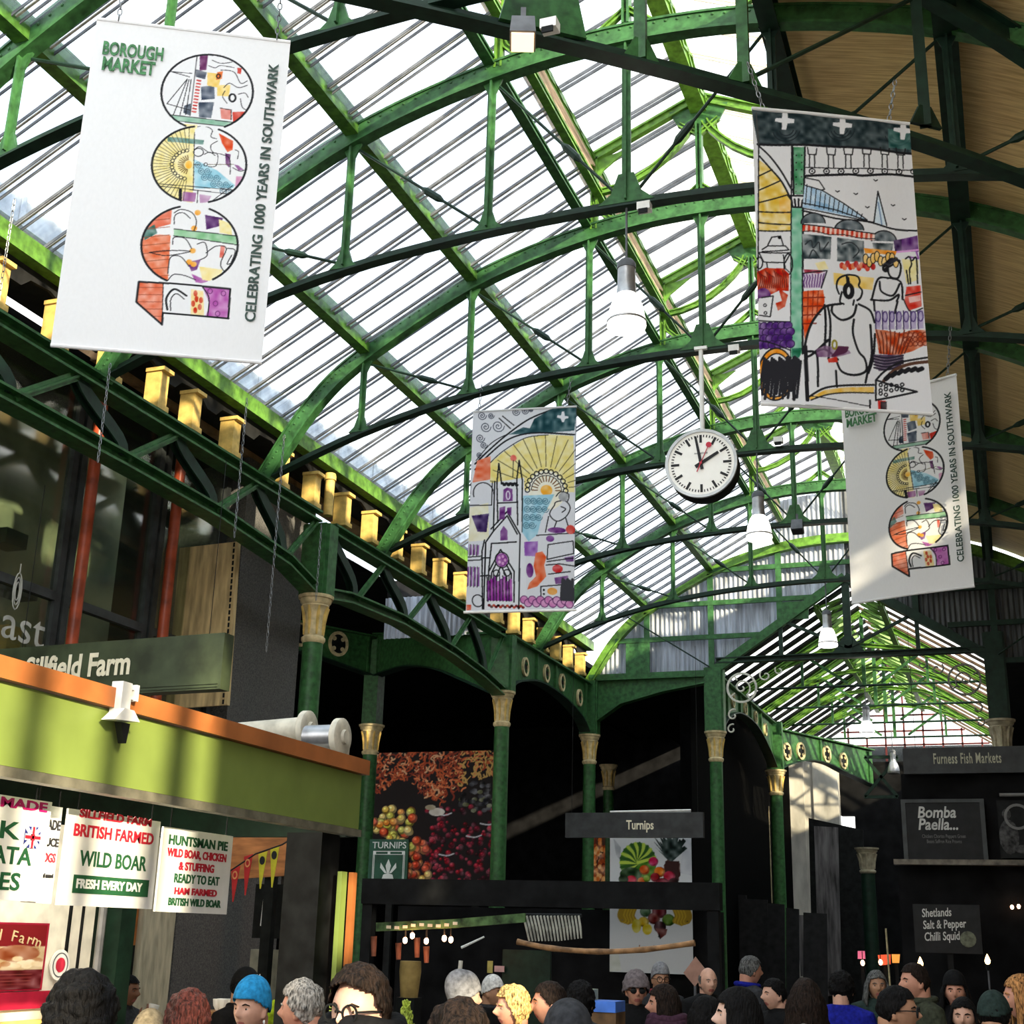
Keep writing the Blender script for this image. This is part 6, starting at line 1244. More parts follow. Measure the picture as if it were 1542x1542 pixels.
def art_church(W, H):
    c = Cv(W, H, (226, 226, 231), [(930, 672), (1388, 640), (1360, 1540), (880, 1565)]); P = (118, 60, 132)
    for x, y, r in ((970, 690, 20), (1040, 735, 28), (985, 740, 24), (960, 790, 20), (975, 820, 16), (1120, 670, 18), (1160, 665, 16), (955, 865, 14), (1010, 690, 14), (1185, 660, 10)): c.spiral((x, y), r, (70, 75, 90), 1.6)
    c.curve([935, 905, 990, 850, 1075, 775, 1180, 700, 1300, 650], K, 3); c.curve([940, 890, 1010, 810, 1090, 765], K, 1.6); c.line([1060, 690, 1110, 730], K, 2); c.line([1045, 700, 1095, 745], K, 2)
    c.poly([1085, 772, 1150, 738, 1180, 742, 1200, 700, 1290, 648, 1388, 645, 1375, 748, 1260, 760, 1180, 765], (52, 88, 94), wash=0.3)
    c.poly([1322, 665, 1332, 665, 1335, 684, 1350, 686, 1350, 694, 1336, 697, 1330, 712, 1322, 712, 1316, 696, 1300, 692, 1302, 682, 1318, 682], (228, 228, 232), wash=0)
    c.poly([1370, 772, 1260, 768, 1160, 785, 1060, 850, 1000, 900, 1000, 985, 1170, 1020, 1370, 1020], (242, 226, 150)); c.curve([935, 930, 1000, 860, 1090, 790, 1200, 762, 1375, 766], K, 3); c.curve([1000, 900, 1060, 845, 1160, 785, 1260, 770], K, 1.6)
    for k in range(15): a = PI + 0.15 + (PI - 0.3) * k / 14; c.line([(1248 + 100 * math.cos(a), 1015 + 105 * math.sin(a)), (1248 + 250 * math.cos(a), 1015 + 245 * math.sin(a))], (90, 80, 45), 1.4)
    c.ell((1248, 1015), 82, 88, (245, 240, 222))
    for k in range(13): a = PI + PI * k / 12; c.ring((1248 + 84 * math.cos(a), 1015 + 84 * math.sin(a)), 10, 10, K, 2); c.line([(1248 + 40 * math.cos(a), 1015 + 40 * math.sin(a)), (1248 + 62 * math.cos(a), 1015 + 62 * math.sin(a))], (120, 80, 40), 2)
    c.ell((1248, 1015), 26, 24, (246, 180, 70)); c.ring((1248, 1015), 66, 66, K, 1.4, PI, 2 * PI)
    c.poly([945, 890, 1005, 868, 1000, 972, 922, 988], (236, 122, 86)); c.ell((1105, 875), 14, 14, (235, 110, 95)); c.line([1105, 885, 1100, 960], K, 1.2)
    c.poly([905, 1100, 990, 1075, 990, 1240, 900, 1250], (240, 234, 205)); c.poly([915, 1135, 992, 1122, 980, 1205, 940, 1205], (76, 54, 104)); c.ring((970, 1035), 45, 48, K, 2, PI * 0.9, 2 * PI); c.line([915, 990, 905, 1090, 1005, 1085, 1010, 985], K, 2)
    c.poly([1015, 985, 1150, 960, 1150, 1540, 955, 1545, 975, 1240, 1010, 1200], (232, 232, 236), wash=0)
    for q in ([1020, 980, 1010, 1200, 975, 1250, 960, 1545], [1040, 900, 1030, 985, 1030, 1160], [1040, 900, 1050, 985], [1130, 885, 1118, 970, 1118, 1170], [1130, 885, 1142, 970, 1138, 1200], [1050, 990, 1118, 985], [1035, 1075, 1120, 1070], [1000, 1190, 1072, 1112, 1128, 1212, 1115, 1540], [1010, 1200, 1072, 1130, 1115, 1210], [1000, 1255, 1110, 1245], [980, 1510, 985, 1380, 1040, 1280, 1098, 1375, 1095, 1510], [995, 1500, 998, 1385, 1040, 1300, 1085, 1385, 1082, 1505], [1018, 1500, 1020, 1400, 1040, 1350, 1064, 1400, 1064, 1505], [970, 1240, 958, 1290, 955, 1545], [1000, 1260, 985, 1380], [955, 1320, 990, 1318], [950, 1400, 985, 1396]): c.line(q, K, 2.6)
    for k in range(8): c.line([1052 + 9 * k, 988 + 6 * (k % 2), 1056 + 9 * k, 988 + 6 * (k % 2)], K, 5)
    for q in ([1058, 1015, 1075, 1005, 1098, 1012, 1098, 1065, 1056, 1068], [1040, 1095, 1064, 1088, 1062, 1145, 1036, 1148], [1072, 1095, 1092, 1092, 1090, 1130, 1072, 1120], [1040, 1200, 1055, 1175, 1072, 1195, 1072, 1238, 1040, 1240]): c.poly(q, P)
    c.ring((1078, 1040), 8, 18, (235, 225, 240), 2); c.ell((1045, 1326), 26, 30, (150, 75, 155)); c.ring((1045, 1326), 30, 34, K, 2); [c.ell((1045 + 14 * math.cos(k * 1.26), 1326 + 16 * math.sin(k * 1.26)), 6, 7, (220, 160, 210)) for k in range(5)]
    for k in range(8): c.poly([978 + 14 * k, 1420 - 10 * (k % 3), 990 + 14 * k, 1418 - 10 * (k % 3), 990 + 14 * k, 1506, 977 + 14 * k, 1508], (168, 76, 168) if k % 2 else (130, 55, 140)); c.line([977 + 14 * k, 1395, 976 + 14 * k, 1508], K, 1.6)
    c.ring((1020, 1385), 14, 14, K, 2); c.ring((1066, 1382), 14, 14, K, 2)
    for y in (1262, 1360): 
        for k in range(4): c.poly([890 + 15 * k, y + 4, 901 + 15 * k, y, 898 + 15 * k, y + 46 + 40 * (y > 1300), 887 + 15 * k, y + 48 + 40 * (y > 1300)], (150, 100, 165)); c.line([892 + 15 * k, y, 888 + 15 * k, y + 50 + 40 * (y > 1300)], K, 1.4)
    c.line([890, 1320, 955, 1312], K, 2); c.line([885, 1335, 955, 1328], K, 2)
    c.poly([1145, 1040, 1282, 1032, 1262, 1075, 1225, 1135, 1205, 1210, 1165, 1242, 1138, 1205], (165, 210, 226)); [c.spiral((1165 + 26 * (k % 4) - 3 * (k // 4), 1062 + 36 * (k // 4)), 17, (75, 120, 140), 1.4) for k in range(16) if (k % 4) * 30 + (k // 4) * 32 < 130]
    for q in ([1282, 1080, 1260, 1120, 1290, 1150, 1330, 1130, 1350, 1090, 1330, 1060, 1290, 1065, 1282, 1080], [1290, 1040, 1310, 1020, 1345, 1030, 1340, 1060], [1255, 1130, 1240, 1200], [1290, 1150, 1275, 1190], [1330, 1135, 1345, 1190], [1310, 1085, 1330, 1095, 1315, 1110], [1200, 1215, 1368, 1200]): c.curve(q, K, 2)
    c.ell((1322, 1042), 22, 20, (170, 170, 172)); c.ell((1290, 1190), 40, 13, P); c.ell((1350, 1185), 20, 20, (215, 70, 60)); c.poly([1145, 1245, 1206, 1240, 1202, 1308, 1146, 1306], (155, 102, 184)); c.ell((1260, 1228), 18, 14, (130, 75, 150))
    c.poly([1195, 1292, 1225, 1285, 1242, 1310, 1232, 1345, 1240, 1395, 1200, 1440, 1155, 1455, 1165, 1425, 1195, 1395, 1185, 1350], (232, 106, 62)); c.ell((1168, 1370), 16, 32, P); c.poly([1275, 1400, 1335, 1388, 1335, 1420, 1280, 1428], (120, 72, 134)); c.ell((1290, 1360), 23, 18, (212, 50, 52)); c.poly([1320, 1310, 1362, 1300, 1360, 1325, 1330, 1328], (110, 60, 130))
    for q in ([1250, 1255, 1360, 1235, 1362, 1290, 1245, 1320, 1250, 1255], [1245, 1330, 1360, 1310], [1240, 1345, 1300, 1338, 1362, 1345], [1215, 1440, 1215, 1495, 1300, 1490, 1305, 1430, 1215, 1440], [1250, 1385, 1345, 1370]): c.line(q, K, 2)
    for k in range(12): c.ell((1140 + 18 * k, 1500 + 14 * (k % 2)), 17, 17, (216, 142, 194)); c.ring((1140 + 18 * k, 1500 + 14 * (k % 2)), 17, 17, (110, 55, 110), 1.6)
    c.ell((1265, 1460), 22, 16, (235, 160, 70)); [c.line([1312 + 7 * k, 1405 + 6 * (k % 3), 1305 + 8 * k, 1495], (60, 60, 66), 5) for k in range(7)]; [c.ell((1228, 1455 + 18 * k), 5, 5, K) for k in range(2)]
    for k in range(16): c.ell((985 + 10 * k, 1528 + 6 * (k % 2)), 7, 6, ((120, 30, 40), (60, 30, 30), (190, 80, 60))[k % 3])
    c.ring((935, 1510), 24, 26, K, 2); c.poly([885, 1530, 905, 1528, 905, 1552, 885, 1555], (225, 100, 70)); c.line([1388, 645, 1362, 1540], (60, 60, 66), 3)
    return c
b2 = banner('scene_banner', 'art banner of a cathedral under a yellow sun, left of the clock', art_church(190, 370), 1.035, 2.04, (-4.66, 11.33, 6.83), math.radians(9), lambda u, v: 0.012 * math.sin(u * 6) * v, [(-0.46, 0.02, 0.28), (0.42, 0.04, 0.30)], rod=True)

# ---- fruit mural, name panel and hanging fruit poster
def art_mural(W, H):
    c = Cv(W, H, (26, 20, 20), [(560, 1130), (742, 1134), (742, 1337), (553, 1337)])
    def blob(x, y, r, col):
        c.ell((x, y), r, r * (0.8 + 0.3 * rng.rand()), tuple(v * 0.55 for v in col), wash=0.2); c.ell((x - r * 0.15, y - r * 0.18), r * 0.75, r * 0.68, col, wash=0.3); c.ell((x - r * 0.3, y - r * 0.35), r * 0.28, r * 0.22, tuple(min(255, v * 1.35 + 20) for v in col), wash=0.1)
    for k in range(620):
        x = 558 + rng.rand() * 186; y = 1131 + rng.rand() * 78
        if y > 1190 + 18 * math.sin(x * 0.05): continue
        o = rng.rand() < 0.12 or (x > 690 and rng.rand() < 0.5); col = ((188, 150, 84) if x > 680 else (205, 160, 120)) if o else ((180, 84, 44), (150, 60, 34), (206, 120, 76), (120, 46, 30))[rng.randint(4)]
        a = rng.rand() * 6.28; r = 3 + 4 * rng.rand(); c.curve([(x + r * math.cos(a), y + r * math.sin(a)), (x, y + 1), (x + r * math.cos(a + 2.2), y + r * math.sin(a + 2.2))], col, 1.6 + 1.6 * rng.rand())
    for k in range(240):
        x = 640 + rng.rand() * 104; y = 1215 + rng.rand() * 120
        if y < 1240 and rng.rand() < 0.6: continue
        blob(x, y, 2.5 + 2.5 * rng.rand(), ((120, 16, 34), (92, 12, 30), (150, 34, 50), (60, 14, 26))[rng.randint(4)])
    for k in range(50):
        x = 690 + rng.rand() * 55; y = 1180 + rng.rand() * 45; c.ell((x, y), 4, 3, ((40, 40, 46), (60, 60, 66), (28, 26, 28), (86, 88, 60))[rng.randint(4)])
    for k in range(110):
        y = 1216 + rng.rand() * 122; x = 552 + rng.rand() * (66 if y < 1262 else 92); 
        if x > 640 and y < 1270: continue
        blob(x, y, 5.5 + 2.5 * rng.rand(), ((214, 176, 70), (196, 190, 86), (220, 140, 60), (206, 84, 48), (228, 200, 120))[rng.randint(5)] if y < 1275 else ((218, 130, 60), (206, 98, 50), (216, 170, 90), (190, 70, 44))[rng.randint(4)])
    for x, y in ((655, 1225), (700, 1258), (660, 1285), (720, 1240)): c.curve([x, y, x + 12, y + 2, x + 22, y - 1], (190, 190, 196), 2.2)
    c.ell((655, 1222), 12, 6, (196, 190, 180)); c.ell((645, 1215), 8, 4, (170, 160, 140))
    return c
mA = ony(557, 1335, 19.0); mB = ony(743, 1335, 19.0); mT = ony(650, 1132, 19.0)
wM = (Vector((mB.x - mA.x, mB.y - mA.y, 0))).length; hM = mT.z - mA.z + 0.02
t = thing('fruit_mural', 'large mural photograph of fruit between two green columns', 'mural', ((mA.x + mB.x) / 2, (mA.y + mB.y) / 2, mA.z - 0.02), math.atan2(mB.y - mA.y, mB.x - mA.x))
sheet('print', art_mural(210, 220), wM, hM, POSTER, t)
MB().bx(-wM / 2, wM / 2, 0.004, 0.05, 0, hM).build('backing_board', BLACKI, t, True)
for x_ in (-0.7, 0.7): MB().bx(x_ - 0.05, x_ + 0.05, 0.05, 0.12, -t.location.z, hM * 0.6).build('support_post', BLACKI, t, True)
k = wM / 185; x0 = -wM / 2 + 0.0; pw = 58 * k; ph = 66 * k
npn = MB().bx(x0 - 2 * k, x0 + pw, -0.05, -0.008, 0, ph).build('name_panel', mat('deep_green_panel', (0.012, 0.07, 0.04), 0.5, vary=0.15), t, True)
WPNT = mat('white_panel_paint', (0.62, 0.66, 0.63), 0.5, vary=0.05); xc = x0 + pw / 2
fit_text('TURNIPS', pw * 0.9, 9 * k, WPNT, npn, (xc, -0.055, ph - 8 * k), RX, 0.4)
mb = MB(); zt = ph - 17 * k
for s in (-1, 1): mb.bx(xc + s * pw * 0.40 - 1.2 * k, xc + s * pw * 0.40 - 0.4 * k, -0.055, -0.05, 0, zt).bx(xc + s * pw * 0.40 + 0.6 * k, xc + s * pw * 0.40 + 1.4 * k, -0.055, -0.05, 0, zt)
mb.bx(xc - pw * 0.42, xc + pw * 0.42, -0.055, -0.05, zt, zt + 1 * k).bx(xc - pw * 0.42, xc + pw * 0.42, -0.055, -0.05, zt - 4 * k, zt - 3.2 * k)
for s in (-1, 0, 1): mb.bx(xc + s * pw * 0.38 - 2 * k, xc + s * pw * 0.38 + 2 * k, -0.054, -0.05, zt - 4 * k, zt + 1 * k)
mb.build('frame_lines', WPNT, npn, True)
mb = MB().prism([(0, -16 * k), (6 * k, -9 * k), (9 * k, -3 * k), (7 * k, 3 * k), (0, 5 * k), (-7 * k, 3 * k), (-9 * k, -3 * k), (-6 * k, -9 * k)], (xc, -0.054, 15 * k), (1, 0, 0), (0, 0, 1), 0.006)
for a in (-0.75, 0, 0.75): mb.prism([(math.sin(a) * 5 * k - 1.5 * k, 5 * k), (math.sin(a) * 14 * k - 4 * k * math.cos(a), 5 * k + 10 * k * math.cos(a)), (math.sin(a) * 17 * k, 5 * k + 19 * k * math.cos(a)), (math.sin(a) * 14 * k + 4 * k * math.cos(a), 5 * k + 10 * k * math.cos(a)), (math.sin(a) * 5 * k + 1.5 * k, 5 * k)], (xc, -0.054, 15 * k), (1, 0, 0), (0, 0, 1), 0.006)
mb.build('turnip_emblem', WPNT, npn, True)
def art_fruit(W, H):
    c = Cv(W, H, (206, 208, 208), [(330, 125), (990, 112), (1015, 1462), (322, 1455)])
    c.poly([360, 345, 420, 420, 410, 520, 380, 480], (150, 152, 155), 0.6); c.poly([930, 340, 1000, 340, 1000, 640, 900, 620], (176, 178, 186), 0.6); c.poly([330, 1290, 400, 1300, 420, 1440, 322, 1455], (196, 200, 180), 0.6)
    c.ell((560, 540), 150, 165, (74, 122, 34)); 
    for k in range(16): a = 2.4 + k * 0.24; c.curve([(560, 540), (560 + 75 * math.cos(a) + 12, 540 + 90 * math.sin(a)), (560 + 142 * math.cos(a), 540 + 158 * math.sin(a))], (178, 202, 74) if k % 2 else (44, 86, 30), 5)
    c.ell((500, 640), 90, 60, (40, 66, 34)); c.poly([800, 510, 900, 540, 905, 640, 870, 690, 780, 690, 770, 560], (84, 46, 36)); [c.line([790 + 14 * k, 530, 780 + 15 * k, 680], (54, 28, 24), 3) for k in range(8)]
    for k in range(17): a = -2.5 + 1.9 * k / 16; r = 190 + 30 * (k % 3); c.poly([(815 + 10 * math.cos(a), 520), (815 + r * math.cos(a) * 0.72 - 10, 520 + r * math.sin(a)), (815 + r * math.cos(a) * 0.72 + 14, 520 + r * math.sin(a) + 22), (840, 525)], (30, 44, 40))
    for p, r, col in (((685, 530), 40, (190, 40, 90)), ((612, 600), 42, (196, 92, 34)), ((735, 615), 46, (214, 120, 34)), ((700, 660), 40, (150, 40, 50)), ((815, 650), 48, (176, 44, 70)), ((505, 690), 46, (188, 30, 50)), ((590, 695), 36, (206, 104, 48)), ((632, 672), 30, (128, 156, 52)), ((440, 680), 40, (44, 60, 36)), ((850, 700), 40, (60, 30, 30)), ((760, 720), 60, (120, 34, 46)), ((560, 760), 60, (150, 60, 40)), ((660, 780), 60, (120, 90, 40)), ((760, 800), 60, (60, 70, 50)), ((480, 790), 50, (150, 130, 40)), ((860, 790), 50, (140, 120, 40)), ((620, 945), 46, (74, 104, 72)), ((735, 940), 60, (104, 34, 40)), ((690, 1000), 50, (120, 50, 44)), ((810, 1010), 52, (96, 128, 46)), ((740, 1070), 50, (70, 40, 44)), ((605, 1030), 44, (204, 168, 34))):
        c.ell(p, r, r * 0.95, tuple(v * 0.7 for v in col)); c.ell((p[0] - 5, p[1] - 6), r * 0.8, r * 0.75, col)
    for cx, cy, s in ((490, 970, -1), (900, 970, 1)):
        for k in range(9): x = cx + s * (12 * k - 40); c.curve([(x, cy - 60), (x + s * 22, cy + 5), (x + s * 6, cy + 62 - 4 * abs(k - 4))], (190, 156, 40) if k % 2 else (160, 128, 34), 9); c.ell((x + s * 6, cy + 64 - 4 * abs(k - 4)), 6, 5, (60, 44, 30))
    c.ell((545, 1065), 38, 58, (186, 170, 44)); c.ell((635, 1090), 40, 46, (204, 182, 50)); c.poly([700, 1080, 800, 1085, 790, 1130, 740, 1170, 720, 1120], (104, 56, 50)); c.poly([735, 1110, 745, 1170, 725, 1150], (40, 34, 34))
    for x in (570, 690, 770): c.poly([x - 4, 1222, x + 4, 1222, x + 3, 1240, x - 3, 1240], (120, 70, 40))
    return c
q = [ony(x, y, 17.2) for x, y in ((919, 1224), (1041, 1221), (1044, 1466), (918, 1465))]
t = thing('fruit_poster', 'tall white hanging poster of mixed fruit behind the greengrocer beam', 'poster', tuple((q[2] + q[3]) / 2), 0)
wP = (q[2] - q[3]).length; hP = q[0].z - q[3].z
sheet('print', art_fruit(130, 260), wP, hP, POSTER, t, lambda u, v: 0.012 * math.sin(u * 7) * v)
MB().tube([(-wP / 2, 0, hP), (wP / 2, 0, hP + 0.015)], 0.012, 8).build('top_rod', STEELW, t, True, True)
q = [ony(x, y, 17.3) for x, y in ((894, 1262), (911, 1262), (911, 1335), (894, 1335))]
cvn = Cv(24, 80, (60, 34, 20)); 
for k in range(90): cvn.ell((rng.rand() * 24, rng.rand() * 80), 4, 4, ((190, 112, 52), (150, 78, 40), (206, 150, 90), (110, 58, 34))[k % 4])
t = thing('fruit_poster', 'narrow strip of onion photograph between the two green columns left of the poster', 'poster', tuple((q[2] + q[3]) / 2)); sheet('print', cvn, (q[1] - q[0]).length, q[0].z - q[3].z, POSTER, t)

# ---- red farm picture on the stall's back screen
def art_farm(W, H):
    c = Cv(W, H, (120, 18, 24), [(0, 0), (100, 0), (100, 100), (0, 100)])
    c.poly([0, 36, 100, 34, 100, 70, 0, 72], (196, 172, 136)); c.ell((80, 45), 16, 13, (150, 90, 60)); c.poly([28, 72, 34, 34, 44, 30, 52, 60, 64, 72], (96, 60, 44)); c.ell((40, 30), 7, 7, (120, 84, 66)); c.ell((40, 26), 8, 4, (70, 40, 34)); c.poly([46, 44, 66, 58, 62, 62, 44, 54], (150, 110, 84))
    for k in range(14): c.ell((58 + rng.rand() * 40, 50 + rng.rand() * 16), 4, 4, ((214, 190, 150), (170, 120, 80), (226, 210, 180))[k % 3])
    c.poly([0, 72, 100, 70, 100, 100, 0, 100], (92, 20, 26)); [c.line([6, 78 + 5 * k, 92, 77 + 5 * k], (128, 60, 56), 1) for k in range(4)]
    return c
t = thing('farm_picture', 'red framed sepia picture with a curved shop name at the back of the stall', 'picture', (-5.22, 6.02, 1.545), PI / 2)
sheet('print', art_farm(110, 90), 1.12, 0.34, POSTER, t)
MB().bx(-0.58, 0.58, 0.003, 0.02, -0.01, 0.35).build('frame', mat('crimson_band', (0.3, 0.01, 0.03)), t, True)
ARC = mat('gold_script', (0.62, 0.45, 0.25), 0.6)
for k, ch in enumerate('Sillfield Farm'):
    if ch == ' ': continue
    u = (k - 6.5) / 6.5; text(ch, 0.085, ARC, t, (u * 0.42 + 0.06, -0.004, 0.285 - 0.035 * u * u), RX @ Matrix.Rotation(-0.35 * u, 3, 'Z'), depth=0.003, sx=1.3)
# ================================================================== people
def bump(x, z, cx, cz, sx, sz): return math.exp(-((x - cx) / sx) ** 2 - ((z - cz) / sz) ** 2)
def head_pt(u, v, fem=0.0):
    """point of a head of crown-to-chin height 0.235, centre at 0; u longitude (0 = face, -Y), v colatitude"""
    sx, sy, sz = math.sin(v) * math.sin(u), -math.sin(v) * math.cos(u), math.cos(v)
    x, y, z = 0.076 * sx, 0.098 * sy, 0.120 * sz
    if sz < 0:
        k = -sz; x *= 1 - (0.34 + 0.08 * fem) * k ** 1.4
        if sy > 0: y *= 1 - 0.55 * k
        else: y *= 1 - 0.10 * k * k
    else: x *= 1 + 0.05 * (1 - sz) * sz; y *= 1 + (0.05 if sy > 0 else -0.02) * sz
    f = max(0.0, -sy) ** 1.5; fx = sx
    if sy < 0:
        d = 0.0
        d += 0.022 * bump(fx, sz, 0, -0.20, 0.15, 0.11) + 0.020 * bump(fx, sz, 0, -0.06, 0.10, 0.16) + 0.010 * bump(fx, sz, 0.12, -0.25, 0.08, 0.06) + 0.010 * bump(fx, sz, -0.12, -0.25, 0.08, 0.06)
        d -= 0.013 * (bump(fx, sz, 0.40, 0.03, 0.17, 0.10) + bump(fx, sz, -0.40, 0.03, 0.17, 0.10))
        d += (0.006 - 0.004 * fem) * bump(fx, sz, 0, 0.20, 0.6, 0.08) + 0.004 * (bump(fx, sz, 0.58, -0.16, 0.2, 0.14) + bump(fx, sz, -0.58, -0.16, 0.2, 0.14))
        d += 0.008 * bump(fx, sz, 0, -0.48, 0.24, 0.045) + 0.008 * bump(fx, sz, 0, -0.60, 0.20, 0.05) - 0.004 * bump(fx, sz, 0, -0.54, 0.26, 0.02) + 0.012 * bump(fx, sz, 0, -0.86, 0.3, 0.12)
        y -= d * (0.35 + 0.65 * f)
    return x, y, z
HU, HV = 56, 44
def add_head(mb, c, fem, R=None):
    vs = [Vector(head_pt(2 * PI * i / HU, PI * j / HV, fem)) for j in range(1, HV) for i in range(HU)] + [Vector(head_pt(0, 0.0001, fem)), Vector(head_pt(0, PI - 0.0001, fem))]
    fs = []
    for j in range(HV - 2):
        for i in range(HU): fs.append((j * HU + i, (j + 1) * HU + i, (j + 1) * HU + (i + 1) % HU, j * HU + (i + 1) % HU))
    T = len(vs) - 2
    for i in range(HU): fs += [(T, i, (i + 1) % HU), (T + 1, (HV - 2) * HU + (i + 1) % HU, (HV - 2) * HU + i)]
    mb.add([c + v for v in vs], fs)
    for s in (-1, 1):
        mb.ell(c + Vector((s * 0.076, 0.012, -0.012)), (0.010, 0.018, 0.031), 10, 8, Matrix.Rotation(s * 0.35, 3, 'Z') @ Matrix.Rotation(-0.15, 3, 'X'))
        mb.ell(c + Vector((s * 0.074, 0.002, -0.034)), (0.008, 0.010, 0.012), 8, 6)
def loft(mb, rings, n=20):
    vs = []; fs = []; m = len(rings)
    for cx, cy, z, rx, ry in rings: vs += [(cx + rx * math.cos(2 * PI * k / n), cy + ry * math.sin(2 * PI * k / n), z) for k in range(n)]
    for i in range(m - 1):
        for k in range(n): fs.append((i * n + k, i * n + (k + 1) % n, (i + 1) * n + (k + 1) % n, (i + 1) * n + k))
    fs += [tuple(range(n))[::-1], tuple((m - 1) * n + k for k in range(n))]; mb.add(vs, fs)
def remesh(mb, name, voxel, smooth=6, fac=0.5):
    me = bpy.data.meshes.new(name); me.from_pydata(mb.v, [], mb.f)
    o = bpy.data.objects.new('tmp', me); COL.objects.link(o)
    m = o.modifiers.new('r', 'REMESH'); m.mode = 'VOXEL'; m.voxel_size = voxel
    s = o.modifiers.new('s', 'SMOOTH'); s.factor = fac; s.iterations = smooth
    bpy.context.view_layer.update()
    r = bpy.data.meshes.new_from_object(o.evaluated_get(bpy.context.evaluated_depsgraph_get())); r.name = name
    COL.objects.unlink(o); bpy.data.objects.remove(o); bpy.data.meshes.remove(me)
    r.polygons.foreach_set('use_smooth', [True] * len(r.polygons)); return r
HC = Vector((0, -0.03, 1.632))           # head centre of a 1.75 m figure
ARMS = {'down': [((0.165, 0.0, 1.43), (0.245, 0.02, 1.16), (0.235, -0.06, 0.90)), ((-0.165, 0.0, 1.43), (-0.245, 0.02, 1.16), (-0.235, -0.06, 0.90))],
        'raised': [((0.165, 0.0, 1.43), (0.25, 0.02, 1.16), (0.235, -0.06, 0.90)), ((-0.165, 0.0, 1.43), (-0.27, -0.07, 1.18), (-0.10, -0.24, 1.42))]}
def add_hand(mb, w, d, side):
    w = Vector(w); d = Vector(d).normalized(); _, s, u = frame(d, (0, 1, 0)); 
    p = w + d * 0.05; R = Matrix((s, u, d)).transposed(); mb.ell(p, (0.042, 0.016, 0.052), 12, 8, R)
    for k, (off, ln) in enumerate(((-0.028, 0.068), (-0.009, 0.078), (0.010, 0.072), (0.028, 0.056))):
        a = w + d * 0.085 + s * off; b = a + d * ln * 0.5 + u * 0.012; e = b + d * ln * 0.35 + u * 0.026; mb.tube([w + d * 0.05 + s * off * 0.8, a, b, e], [0.010, 0.010, 0.009, 0.007], 7)
    t0 = w + d * 0.02 - s * 0.03 * side; t1 = t0 + d * 0.035 - s * 0.03 * side + u * 0.012; mb.tube([w + d * 0.03, t0, t1, t1 + d * 0.03 + u * 0.012], [0.012, 0.012, 0.010, 0.008], 7)
def body_mesh(pose, fem):
    mb = MB(); add_head(mb, HC, fem); nk = 0.052 if fem else 0.06
    mb.tube([(0, 0.012, 1.60), (0, 0.015, 1.52), (0, 0.012, 1.44)], [nk, nk, nk * 1.3], 16); sw = 0.94 if fem else 1.0
    loft(mb, [(0, 0, 0.86, 0.13, 0.095), (0, 0, 0.95, 0.165, 0.11), (0, 0, 1.08, 0.14 * sw, 0.10), (0, 0, 1.25, 0.165 * sw, 0.11), (0, 0, 1.38, 0.18 * sw, 0.105), (0, 0.005, 1.44, 0.16 * sw, 0.09), (0, 0.01, 1.48, 0.09, 0.075)])
    for i, (a, b, c) in enumerate(ARMS[pose]):
        a, b, c = Vector(a), Vector(b), Vector(c); a.x *= sw
        mb.tube([a - Vector((a.x * 0.5, 0, -0.02)), a, a.lerp(b, 0.5), b, b.lerp(c, 0.4), c], [0.055, 0.056, 0.048, 0.040, 0.040, 0.027], 12)
        add_hand(mb, c, (c - b) if pose == 'down' or i == 0 else (c - b) + Vector((0.0, 0.0, 0.05)), 1 if a.x > 0 else -1)
    for s in (-1, 1): mb.tube([(s * 0.085, 0, 0.92), (s * 0.095, 0, 0.75), (s * 0.095, -0.01, 0.50), (s * 0.095, 0.01, 0.32), (s * 0.095, 0.02, 0.08)], [0.085, 0.082, 0.056, 0.054, 0.038], 14); mb.ell((s * 0.095, -0.05, 0.045), (0.042, 0.115, 0.045), 12, 8)
    me = remesh(mb, 'body', 0.0062, 4, 0.45)
    return me
def coat_mesh(pose, fem, length=0.78, puff=1.0):
    mb = MB(); sw = 0.95 if fem else 1.0; g = 0.028 * puff
    loft(mb, [(0, 0, length, 0.185 + g, 0.125 + g), (0, 0, 0.95, 0.185 + g, 0.125 + g), (0, 0, 1.10, 0.165 * sw + g, 0.115 + g), (0, 0, 1.27, 0.185 * sw + g, 0.122 + g), (0, 0, 1.39, 0.19 * sw + g, 0.108 + g), (0, 0.008, 1.455, 0.155 * sw + g, 0.085 + g), (0, 0.012, 1.50, 0.085 + g * 0.6, 0.072 + g * 0.6), (0, 0.012, 1.535, 0.074 + g * 0.5, 0.07 + g * 0.5)], 24)
    for a, b, c in ARMS[pose]:
        a, b, c = Vector(a), Vector(b), Vector(c); a.x *= sw; k = 0.020 * puff
        mb.tube([a - Vector((a.x * 0.5, 0, -0.01)), a, a.lerp(b, 0.5), b, b.lerp(c, 0.5), b.lerp(c, 0.96)], [0.066 + k, 0.064 + k, 0.054 + k, 0.050 + k, 0.046 + k, 0.038 + k], 14)
    return remesh(mb, 'coat', 0.012, 5, 0.5)
def trousers_mesh():
    mb = MB(); loft(mb, [(0, 0, 0.80, 0.15, 0.105), (0, 0, 0.92, 0.182, 0.122), (0, 0, 1.03, 0.165, 0.115)], 20)
    for s in (-1, 1): mb.tube([(s * 0.085, 0, 0.93), (s * 0.096, 0, 0.75), (s * 0.097, -0.005, 0.50), (s * 0.097, 0.01, 0.12)], [0.092, 0.094, 0.072, 0.062], 14)
    return remesh(mb, 'trousers', 0.013, 4, 0.5)
def shoes_mesh():
    mb = MB()
    for s in (-1, 1): mb.ell((s * 0.095, -0.05, 0.05), (0.05, 0.135, 0.05), 14, 8)
    me = bpy.data.meshes.new('shoes'); me.from_pydata([(x, y, max(0.0, z)) for x, y, z in mb.v], [], mb.f); return me
